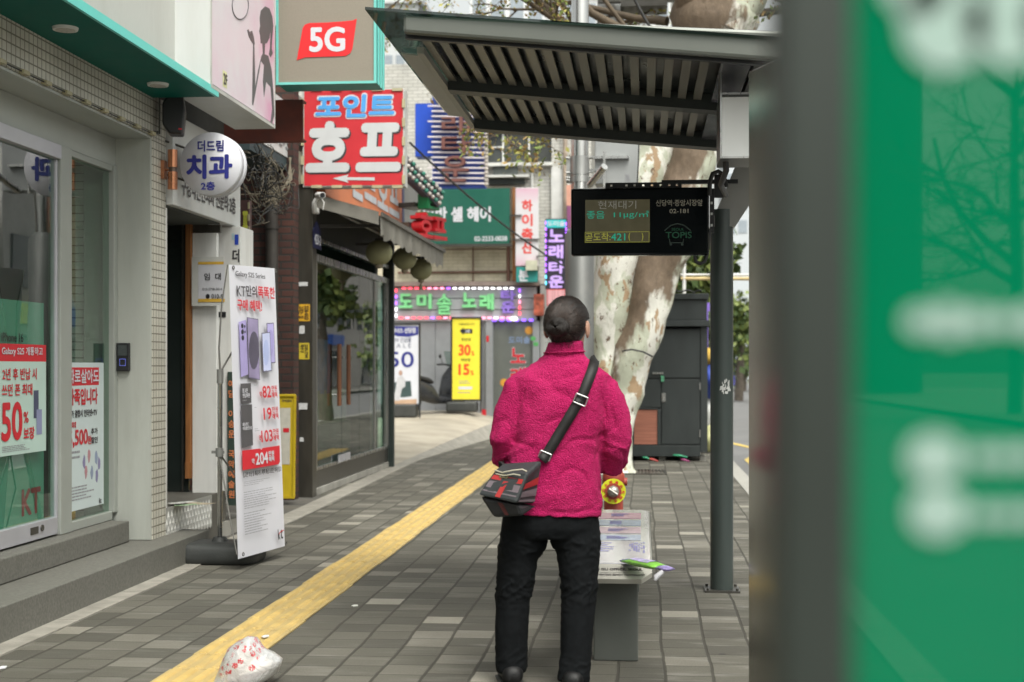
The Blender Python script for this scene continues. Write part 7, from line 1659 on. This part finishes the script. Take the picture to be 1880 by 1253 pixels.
def hball(x, y, z, rx, ry, rz, n=20):
    mb = b_; st = len(mb.v); mb.ball((0, 0, 0), rx, ry, rz, n)
    for i in range(st, len(mb.v)): v = mb.v[i]; mb.v[i] = Hd(x + v.x, y + v.y, z + v.z)
hball(0, 0, .01, .078, .096, .098); hball(0, .035, -.06, .06, .058, .062); hball(0, .062, -.088, .035, .032, .03); hball(0, .04, -.03, .066, .06, .05)
b_.tube([Hd(0, .088, .005), Hd(0, .103, -.02), Hd(0, .098, -.034)], [.01, .014, .012], 10)
for s in (-1, 1):
    hball(.013 * s, .093, -.034, .008, .01, .007, 10); hball(.03 * s, .085, .002, .014, .008, .01, 10); hball(.04 * s, .06, -.03, .022, .022, .02, 12)
    hball(.09 * s, -.004, -.024, .009, .023, .036, 14); hball(.088 * s, .003, -.052, .007, .01, .012, 10)
hball(0, .092, -.062, .022, .01, .006, 12); hball(0, .09, -.071, .019, .01, .006, 12)
def hand(w, d, side):
    """relaxed hand: wrist point w, direction d, thumb on the upper side"""
    w, d = Vector(w), Vector(d).normalized(); u = Vector((0, 0, 1)); a = d.cross(u).normalized() * side
    b_.tube([Lp(*w), Lp(*(w + d * .03)), Lp(*(w + d * .085))], [.026, .034, .03], 14, flat=.55)
    for k, (L_, off) in enumerate(((.07, .026), (.079, .009), (.073, -.009), (.056, -.026))):
        p = w + d * .08 + u * off * .95; pts = [p, p + d * L_ * .42 + a * .006, p + d * L_ * .72 + a * .022, p + d * L_ * .88 + a * .042]
        b_.tube([Lp(*q) for q in pts], [.0095, .009, .0082, .007], 10)
    p = w + d * .025 + u * .025; b_.tube([Lp(*p), Lp(*(p + d * .025 + u * .016 + a * .012)), Lp(*(p + d * .055 + u * .012 + a * .026))], [.012, .0105, .008], 10)
hand((-.115, .18, .91), (.8, .45, -.02), 1); hand((.195, .2, .90), (-.8, .42, .02), -1)
me = union(b_, .0055, 5); me.materials.clear(); me.materials.append(skin); displace(me, lambda c, n: .0006 * noise.noise(c * 40))
person = place(me, 'person', label='woman seen from behind in a magenta fleece jacket and black trousers waiting at the stop', cat='person')
def inner_part(me, name, m, parent=person):
    me.materials.clear(); me.materials.append(m); return place(me, name, parent)
# -- jacket
j = MB()
j.loft([sring(cx, cy, z, w, d, tilt=tl) for z, cx, w, d, cy, tl in ((.69, .014, .206, .138, 0, -.03), (.75, .016, .208, .14, 0, -.02), (.85, .022, .2, .135, 0, 0), (.95, .03, .186, .13, 0, 0), (1.05, .042, .18, .126, -.004, 0), (1.15, .052, .19, .122, -.008, 0), (1.21, .058, .206, .113, -.01, 0),
        (1.255, .06, .2, .1, -.01, .03), (1.29, .062, .158, .088, -.008, .04), (1.322, .064, .108, .078, -.004, .04), (1.345, .068, .084, .072, 0, .04), (1.38, .073, .075, .069, 0, .03), (1.398, .074, .073, .067, 0, .02))])
for P_ in (AL, AR): j.tube([Lp(*p[:3]) for p in P_], [p[3] * .96 for p in P_], 24)
me = union(j, .006, 9)
def fold(c):
    q = c - PO; x, z = q.dot(RT), q.z; s = 0
    for (ax, az, dx, dz, w, a) in ((-.17, .98, .9, .35, .016, -.006), (-.17, .93, .9, .5, .012, .007), (-.145, 1.12, .5, .8, .02, -.006), (.283, .99, .9, -.35, .016, -.006), (.27, .93, .9, -.45, .014, .008), (.25, 1.08, .5, -.85, .02, -.006),
                                (.03, .78, 1, .1, .02, .004), (.1, .9, .85, .5, .025, -.004), (-.05, 1.0, .8, -.6, .03, .004), (.16, 1.1, .4, .9, .022, -.005), (-.08, 1.14, .5, -.85, .022, -.004), (.06, 1.335, 1, 0, .012, -.006), (-.108, 1.16, -.22, -1, .004, -.005), (.222, 1.16, .2, -1, .004, -.005)):
        px, pz = x - ax, z - az; L_ = math.hypot(dx, dz); al = (px * dx + pz * dz) / L_; pe = (-px * dz + pz * dx) / L_
        s += a * math.exp(-(pe / w) ** 2 - (al / .1) ** 2)
    return s
displace(me, lambda c, n: fold(c) + .009 * noise.noise(c * 5) + .005 * noise.noise(c * 13) - .006 * max(0, 1 - 6 * abs(noise.noise(Vector((c.x * 6 + c.z * 5, c.y * 6, c.z * 7 - c.x * 4))))) + .0017 * noise.noise(c * 75) + .0016 * noise.noise(c * 150) - .003 * math.exp(-(((c - PO).z - .716) / .004) ** 2) - .001)
fl = mat('magenta_fleece', (.46, .008, .125), .95, var=0, spec=.15); N, L, b = nodes_of(fl)
g = N.new('ShaderNodeNewGeometry')
def nzt(s, d=3, r=.6):
    n = N.new('ShaderNodeTexNoise'); n.inputs['Scale'].default_value = s; n.inputs['Detail'].default_value = d; n.inputs['Roughness'].default_value = r; L.new(g.outputs['Position'], n.inputs['Vector']); return n.outputs[0]
def th(v, a, c): r = N.new('ShaderNodeMapRange'); r.inputs[1].default_value = a; r.inputs[2].default_value = c; L.new(v, r.inputs[0]); return r.outputs[0]
c1 = mixc(N, L, th(nzt(190, 4), .32, .68), (.31, .008, .07), (.54, .026, .14)); c2 = mixc(N, L, th(nzt(90, 4), .62, .8), c1, (.58, .075, .2)); c2 = mixc(N, L, th(nzt(6, 5), .42, .75), c2, (.37, .008, .085))
L.new(c2, b.inputs['Base Color']); b.inputs['Sheen Weight'].default_value = .06; b.inputs['Sheen Roughness'].default_value = .5; b.inputs['Sheen Tint'].default_value = (1, .35, .6, 1)
vo = N.new('ShaderNodeTexVoronoi'); vo.inputs['Scale'].default_value = 190; L.new(g.outputs['Position'], vo.inputs['Vector'])
hh = math_n(N, L, 'ADD', math_n(N, L, 'MULTIPLY', vo.outputs[0], -.9), nzt(230, 3)); bu = N.new('ShaderNodeBump'); bu.inputs['Strength'].default_value = .8; bu.inputs['Distance'].default_value = .006; L.new(hh, bu.inputs['Height']); L.new(bu.outputs[0], b.inputs['Normal'])
jacket = inner_part(me, 'jacket', fl)
jb_ = BVHTree.FromPolygons([jacket.matrix_world @ v.co + person.location for v in jacket.data.vertices], [tuple(p.vertices) for p in jacket.data.polygons])
# collar and hem seams
mb = MB()
for z, cx, w, d, tl in ((1.352, .069, .0835, .0745, .04),): mb.tube(sring(cx, 0, z, w, d, tilt=tl) + sring(cx, 0, z, w, d, tilt=tl)[:1], .0035, 6)
mb.build('collar_seam', fl, jacket)
# -- trousers
t = MB()
t.loft([sring(.014, 0, z, w, d) for z, w, d in ((.80, .17, .11), (.70, .19, .124), (.64, .192, .126), (.60, .17, .11))])
for P_ in (LEGL, LEGR): t.tube([Lp(*p[:3]) for p in P_], [p[3] for p in P_], 24)
me = union(t, .006, 8)
def tfold(c):
    q = c - PO; x, z = q.dot(RT), q.z
    w = math.exp(-((z - .40) / .06) ** 2) + .8 * math.exp(-((z - .56) / .05) ** 2) + .5 * math.exp(-((z - .1) / .05) ** 2)
    rd = lambda v: (1 - 2 * abs(noise.noise(v))) ** 3
    return .0062 * (w + .2) * rd(Vector((x * 13 + z * 7, q.dot(FW) * 12, z * 24 - x * 13))) + .0045 * (w + .15) * rd(Vector((x * 20 - z * 12 + 7, q.dot(FW) * 16, z * 30 + x * 17))) + .006 * noise.noise(Vector((c.x * 14, c.y * 14, c.z * 5)))
displace(me, lambda c, n: tfold(c))
tr = mat('black_trousers', (.006, .007, .008), .85, var=.25, scale=40, spec=.12, bump=.12, bscale=400); inner_part(me, 'trousers', tr)
# -- shoes
shoe_m = mat('black_leather_shoe', (.006, .006, .0065), .5, spec=.3, var=.2, bump=.08)
for x, y, zz, yaw in ((-.147, -.01, 0, .12), (.1, -.12, 0, -.08)):
    def S_(u, v, w, hw, e=2.3, n=20, x=x, y=y, yaw=yaw):
        out = []
        for k in range(n):
            t_ = 2 * math.pi * k / n; a = hw * math.copysign(abs(math.cos(t_)) ** (2 / e), math.cos(t_)); h = v + (w - v) * (.5 + .5 * math.copysign(abs(math.sin(t_)) ** (2 / e), math.sin(t_)))
            dx, dy = a * math.cos(yaw) - u * math.sin(yaw), a * math.sin(yaw) + u * math.cos(yaw); out.append(Lp(x + dx, y + dy, h))
        return out
    mb = MB(); mb.loft([S_(-.082, .02, .055, .02), S_(-.072, .016, .085, .038), S_(-.03, .016, .09, .046), S_(.03, .014, .085, .047), S_(.09, .012, .07, .05), S_(.14, .012, .055, .048), S_(.175, .014, .04, .034), S_(.186, .016, .03, .015)])
    sh = mb.build('shoe', shoe_m, person)
    mb = MB(); mb.loft([S_(-.085, .0, .018, .03), S_(-.03, .0, .017, .05), S_(.06, .0, .014, .052), S_(.14, .0, .013, .052), S_(.188, .002, .015, .02)]); mb.build('sole', K['rubber'], sh)
# -- hair
HBX, HBY, HBZ = -.002, -.112, -.018        # bun, in head axes
hm = MB(); n1, n2 = 72, 48; vs = []
for i in range(n2 + 1):
    th_ = math.pi * i / n2
    for k in range(n1):
        a = 2 * math.pi * k / n1; x, y, z = math.sin(th_) * math.cos(a), math.sin(th_) * math.sin(a), math.cos(th_)
        X, Y, Z = x * .094, y * .104 - .004, z * .11 + .004
        if Z < -.03: s_ = 1 - .22 * min(1, (-.03 - Z) / .08); X *= s_; Y = Y * (1 - .1 * min(1, (-.03 - Z) / .08))
        face = (Y > .028 + max(0, Z - .02) * .55) and Z < .085
        ear = abs(X) > .05 and -.075 < Z < .012 and -.03 < Y <= .03
        if face: X *= .8; Y *= .74; Z *= .9
        elif ear: X *= .86
        if Z < -.088: Z = -.088 + (Z + .088) * .3
        an = math.atan2(Z - HBZ, X - HBX); rd_ = math.hypot(X - HBX, Z - HBZ)
        gr = .0016 * noise.noise(Vector((an * 9, rd_ * 6, 2 if Y < 0 else 5))) + .0008 * noise.noise(Vector((an * 26, rd_ * 8, 1)))
        if not face: m_ = 1 + gr / .09; X *= m_; Y *= m_; Z *= m_
        vs.append(Hd(X, Y, Z))
hm.add(vs, [(i * n1 + k, (i + 1) * n1 + k, (i + 1) * n1 + (k + 1) % n1, i * n1 + (k + 1) % n1) for i in range(n2) for k in range(n1)], 0, True)
hair_m = mat('black_brown_hair', (.014, .010, .009), .42, var=0, spec=.35); N, L, b = nodes_of(hair_m)
g = N.new('ShaderNodeNewGeometry'); bp_c = Hd(HBX, HBY, HBZ)
sb = N.new('ShaderNodeVectorMath'); sb.operation = 'SUBTRACT'; L.new(g.outputs['Position'], sb.inputs[0]); sb.inputs[1].default_value = bp_c
sp = N.new('ShaderNodeSeparateXYZ'); L.new(sb.outputs[0], sp.inputs[0])
an = math_n(N, L, 'ARCTAN2', sp.outputs[2], sp.outputs[0]); rd2 = math_n(N, L, 'SQRT', math_n(N, L, 'ADD', math_n(N, L, 'MULTIPLY', sp.outputs[0], sp.outputs[0]), math_n(N, L, 'MULTIPLY', sp.outputs[2], sp.outputs[2])))
cv = N.new('ShaderNodeCombineXYZ'); L.new(math_n(N, L, 'MULTIPLY', an, 26), cv.inputs[0]); L.new(math_n(N, L, 'MULTIPLY', rd2, 14), cv.inputs[1])
nz = N.new('ShaderNodeTexNoise'); nz.inputs['Scale'].default_value = 1.6; nz.inputs['Detail'].default_value = 5; nz.inputs['Roughness'].default_value = .7; L.new(cv.outputs[0], nz.inputs['Vector'])
r_ = N.new('ShaderNodeMapRange'); r_.inputs[1].default_value = .4; r_.inputs[2].default_value = .75; L.new(nz.outputs[0], r_.inputs[0])
L.new(mixc(N, L, r_.outputs[0], (.005, .0042, .004), (.026, .017, .013)), b.inputs['Base Color'])
bu = N.new('ShaderNodeBump'); bu.inputs['Strength'].default_value = .55; bu.inputs['Distance'].default_value = .004; L.new(nz.outputs[0], bu.inputs['Height']); L.new(bu.outputs[0], b.inputs['Normal'])
hair = hm.build('hair', hair_m, person)
mb = MB()
for k in range(46):       # the bun is wound from strands
    a0 = rr.uniform(0, 6.28); r0 = rr.uniform(.006, .042); tl_ = rr.uniform(-.5, .5); pts = []
    for i in range(11):
        t_ = i / 10; a = a0 + t_ * 2.4; r = r0 * (1 - .25 * t_); d = .03 * math.sqrt(max(0, 1 - (r / .05) ** 2))
        pts.append(Hd(HBX + r * 1.12 * math.cos(a), HBY + .012 - d + .003 * math.sin(3 * a), HBZ + r * .9 * math.sin(a)))
    mb.tube(pts, [.002] + [.0052] * 9 + [.002], 6)
mb.ball((0, 0, 0), .05, .024, .04, 20); st = len(mb.v) - 21 * 11
bun = mb; nb_ = (20 // 2 + 1) * 20
for i in range(len(mb.v) - nb_, len(mb.v)): v = mb.v[i]; mb.v[i] = Hd(HBX + v.x, HBY + .012 + v.y, HBZ + v.z)
mb.build('bun', hair_m, hair)
mb = MB()
for k in range(1500):     # combed strands from the hairline to the bun
    a = rr.uniform(-.3, 3.44) if rr.random() < .75 else rr.uniform(0, 6.28); r1 = rr.uniform(.35, 1.0); x0, z0 = .094 * math.cos(a) * r1, .11 * math.sin(a) * r1
    if z0 < -.085: continue
    w = rr.uniform(-.35, .35); lift = rr.uniform(1.008, 1.03); pts = []
    for i in range(6):
        t_ = .72 * i / 5; x = x0 + (HBX - x0) * t_; z = z0 + (HBZ - z0) * t_
        x, z = x + w * .03 * math.sin(t_ * 3) * math.sin(a), z - w * .03 * math.sin(t_ * 3) * math.cos(a)
        xx_s = (x / .094) ** 2 + (z / .11) ** 2
        y = -.104 * math.sqrt(max(.0, 1 - min(1, xx_s))) - .004
        p = Vector((x, y, z)) * lift
        if z < -.03: p.x *= 1 - .22 * min(1, (-.03 - z) / .08)
        pts.append(Hd(*p))
    mb.tube(pts, [.0004, .0009, .001, .001, .0009, .0005], 4)
mb.build('strands', mat('hair_strand', (.03, .02, .016), .4, var=.5, scale=90, spec=.4), hair)
mb = MB()
for k in range(170):       # loose strands
    a = rr.uniform(0, 6.28); r1 = rr.uniform(.05, .1); x, z = r1 * math.cos(a), r1 * math.sin(a)
    if rr.random() < .4: x, z = rr.uniform(-.07, .07), rr.uniform(-.1, -.075)
    q = (x / .0905) ** 2 + (z / .108) ** 2
    if q > 1: f = 1 / math.sqrt(q); x *= f; z *= f; q = 1
    y = -.104 * math.sqrt(max(0, 1 - q)) - .004
    p = Vector((x, y, z)) * 1.012; d = Vector((x - HBX, 0, z - HBZ)).normalized(); sd = Vector((-d.z, 0, d.x)) * rr.uniform(-.02, .02)
    mb.tube([Hd(*(p - d * .02)), Hd(*(p + d * .004 + sd * .3 + Vector((0, -.002, 0)))), Hd(*(p + d * rr.uniform(.008, .02) + sd + Vector((0, -.004, 0))))], [.0005, .0005, .0002], 4)
mb.build('loose_strands', hair_m, hair)
for s in (-1, 1):
    mb = MB(); st = len(mb.v); mb.ball((0, 0, 0), .0115, .006, .0085, 12)
    for i in range(len(mb.v)): v = mb.v[i]; mb.v[i] = Hd(.03 * s + v.x, .0905 + v.y, .004 + v.z)
    ey = mb.build('eye', mat('eye_white', (.55, .53, .5), .2), person)
    mb = MB(); mb.ball((0, 0, 0), .0045, .003, .0045, 10)
    for i in range(len(mb.v)): v = mb.v[i]; mb.v[i] = Hd(.03 * s + v.x, .0955 + v.y, .004 + v.z)
    mb.build('iris', mat('iris_brown', (.03, .015, .01), .15), ey)
    mb = MB(); mb.tube([Hd(.014 * s, .095, .02), Hd(.03 * s, .094, .025), Hd(.046 * s, .083, .02)], [.002, .003, .0015], 6); mb.build('eyebrow', hair_m, person)
mb = MB(); mb.tube([Hd(-.022, .094, -.066), Hd(0, .103, -.0655), Hd(.022, .094, -.066)], [.002, .005, .002], 8); mb.build('lips', mat('lip_rose', (.35, .12, .11), .45), person)

# ------------------------------------------------------------------ cross-body bag
bg = thing('shoulder_bag', 'dark plaid cross-body bag with red bands on the woman\'s left hip', 'bag', Lp(-.16, -.15, .68)[:])
q3 = lambda px, py, y: Lp(lx(px) * (TD + y) / TD, y, 1.29 + (675 - py) * PXM * (TD + y) / TD)
cloth = mat('bag_charcoal_nylon', (.022, .026, .028), .6, var=.2, bump=.12, bscale=300)
F = {'tl': q3(908, 862, -.19), 'tr': q3(966, 871, -.27), 'br': q3(944, 925, -.29), 'bl': q3(873, 909, -.215)}
B_ = {'tl': q3(922, 850, -.13), 'tr': q3(995, 845, -.145), 'br': q3(981, 926, -.15), 'bl': q3(895, 905, -.13)}
Fb = {'l': q3(903, 951, -.215), 'r': q3(958, 949, -.25)}; Bb = {'l': q3(915, 945, -.13), 'r': q3(978, 930, -.145)}
mb = MB(); mb.hexa([F['bl'], F['br'], B_['br'], B_['bl'], F['tl'], F['tr'], B_['tr'], B_['tl']]); mb.build('body', cloth, bg, bevel=.012)
dk = F['bl'].lerp(B_['bl'], .15) - UP * .006, F['br'].lerp(B_['br'], .15) - UP * .006, B_['br'] - UP * .006, B_['bl'] - UP * .006
mb = MB(); mb.hexa([Fb['l'], Fb['r'], Bb['r'], Bb['l'], dk[0], dk[1], dk[2], dk[3]]); mb.build('lower_body', mat('bag_black_nylon', (.014, .015, .017), .6, var=.2, bump=.1, bscale=300), bg, bevel=.014)
def patch(A, Bv, C, D, u0, u1, v0, v1, n, off, m=0):
    P_ = lambda u, v: (A.lerp(Bv, u)).lerp(D.lerp(C, u), v) + n * off
    mb.quad([P_(u0, v0), P_(u1, v0), P_(u1, v1), P_(u0, v1)], m)
def face_n(A, Bv, C): n = (Bv - A).cross(C - A).normalized(); return n if n.dot(FW) < 0 or True else -n
nf = (F['bl'] - F['tl']).cross(F['tr'] - F['tl']).normalized(); nf = nf if nf.dot(FW) < 0 else -nf
ng = (F['br'] - F['tr']).cross(B_['tr'] - F['tr']).normalized(); ng = ng if ng.dot(RT) > 0 else -ng
rd_m, gy_m = mat('plaid_red', (.34, .018, .018), .6, var=.15, bump=.1, bscale=300), mat('plaid_mauve_grey', (.13, .105, .12), .65, var=.15, bump=.1, bscale=300)
mb = MB()
for (u0, u1, v0, v1, m) in ((.06, .94, .2, .36, 0), (.06, .94, .42, .66, 1), (.05, .94, .76, .81, 1)): patch(F['tl'], F['tr'], F['br'], F['bl'], u0, u1, v0, v1, nf, .0015, m)
patch(F['tl'], F['tr'], F['br'], F['bl'], .44, .57, .362, .93, nf, .003, 0)
for (u0, u1, v0, v1, m) in ((.08, .93, .36, .54, 0), (.08, .93, .62, .8, 1), (.08, .93, .88, .94, 1)): patch(F['tr'], B_['tr'], B_['br'], F['br'], u0, u1, v0, v1, ng, .0015, m)
mb.build('plaid_bands', [rd_m, gy_m], bg)
mb = MB(); patch(dk[0], dk[1], Fb['r'], Fb['l'], .44, .57, .15, .9, nf, .004, 0); mb.build('dim_red_band', mat('plaid_dark_red', (.07, .012, .012), .6), bg)
mb = MB(); zt2 = [q3(x, y, d) for x, y, d in ((906, 864, -.197), (920, 868, -.225), (938, 864, -.25), (956, 862, -.265), (964, 866, -.272))]; mb.tube(zt2, .003, 6)
mb.tube([q3(x, y, d) for x, y, d in ((908, 870, -.2), (922, 874, -.23), (940, 871, -.255), (952, 873, -.27))], .003, 6); mb.build('zip', mat('cream_zip', (.6, .57, .45), .35, .3), bg)
mb = MB(); patch(F['tl'], F['tr'], F['br'], F['bl'], .26, .5, .14, .27, nf, .004, 0); lo = mb.build('badge', mat('brushed_gold', (.45, .36, .2), .3, .9), bg)
mb = MB(); patch(F['tl'], F['tr'], F['br'], F['bl'], .3, .46, .17, .24, nf, .0055, 0); mb.build('badge_inlay', K['char'], lo)
def on_back(px, py, off=.008):
    x, z = lx(px), lz(py); o = Lp(x, -1.2, z); h = jb_.ray_cast(o, FW)[0]
    return (h if h else Lp(x, -.1, z)) - FW * off
def ribbon(mb, P_, w, th_, mi=0):
    n = len(P_); out = []
    for i, p in enumerate(P_):
        t_ = (P_[min(i + 1, n - 1)] - P_[max(i - 1, 0)]).normalized()
        f = -FW if 0 < i else -FW
        s = t_.cross(f).normalized() * w / 2; nn = s.cross(t_).normalized(); nn = nn if nn.dot(FW) < 0 else -nn
        out.append([p - s, p + s, p + s + nn * th_, p - s + nn * th_])
    mb.loft(out, mi)
def smooth_pts(P_, it=4):
    for _ in range(it): P_ = [P_[0]] + [(P_[i - 1] + P_[i] * 2 + P_[i + 1]) / 4 for i in range(1, len(P_) - 1)] + [P_[-1]]
    return P_
strap_m = mat('strap_webbing', (.01, .009, .009), .55, var=.15, bump=.2, bscale=500)
up = [on_back(1088 + (1061 - 1088) * i / 11, 672 + (738 - 672) * i / 11) for i in range(12)]
lo_ = [on_back(1062 + (999 - 1062) * i / 17, 732 + (836 - 732) * i / 17) for i in range(18)]
top = [Lp(lx(1093), .06, lz(661)), Lp(lx(1093), .0, lz(656)), Lp(lx(1091), -.05, lz(661))]
mb = MB(); P1 = smooth_pts(top + up, 3); ribbon(mb, P1, .042, .003); P2 = smooth_pts(lo_ + [q3(993, 846, -.152)], 3); ribbon(mb, [p - FW * .002 for p in P2], .042, .003); mb.build('strap', strap_m, bg)
mb = MB(); fr_s = Fr(up[6] - FW * .012, RT, UP); an_ = math.atan2(738 - 672, 1061 - 1088)
def ring(mb, c, w, h, r, a):
    ux = RT * math.cos(a) + UP * math.sin(a); uy = -RT * math.sin(a) + UP * math.cos(a)
    P_ = [c + ux * sx * w / 2 + uy * sy * h / 2 for sx, sy in ((-1, -1), (1, -1), (1, 1), (-1, 1))]
    for i in range(4): mb.tube([P_[i], P_[(i + 1) % 4]], r, 8)
al_ = math.atan2(-(738 - 672), 1061 - 1088) + math.pi / 2
ring(mb, on_back(1063, 733, .018), .05, .036, .0028, al_); mb.build('buckle', K['steel'], bg)
mb = MB(); ring(mb, on_back(999, 833, .018), .046, .026, .0028, al_); mb.build('buckle', K['steel'], bg)
mb = MB(); fs_ = Fr(up[4] - FW * .006, (P1[5] - P1[8]).normalized(), (P1[5] - P1[8]).normalized().cross(-FW) * -1)
mb.build
front = [Lp(lx(1093), .06, lz(661)), Lp(.17, .13, 1.22), Lp(.08, .16, 1.08), Lp(-.05, .165, .95), Lp(-.16, .12, .9), Lp(-.19, -.06, .89), q3(922, 852, -.14)]
mb = MB(); ribbon(mb, front, .042, .003); mb.build('strap', strap_m, bg)
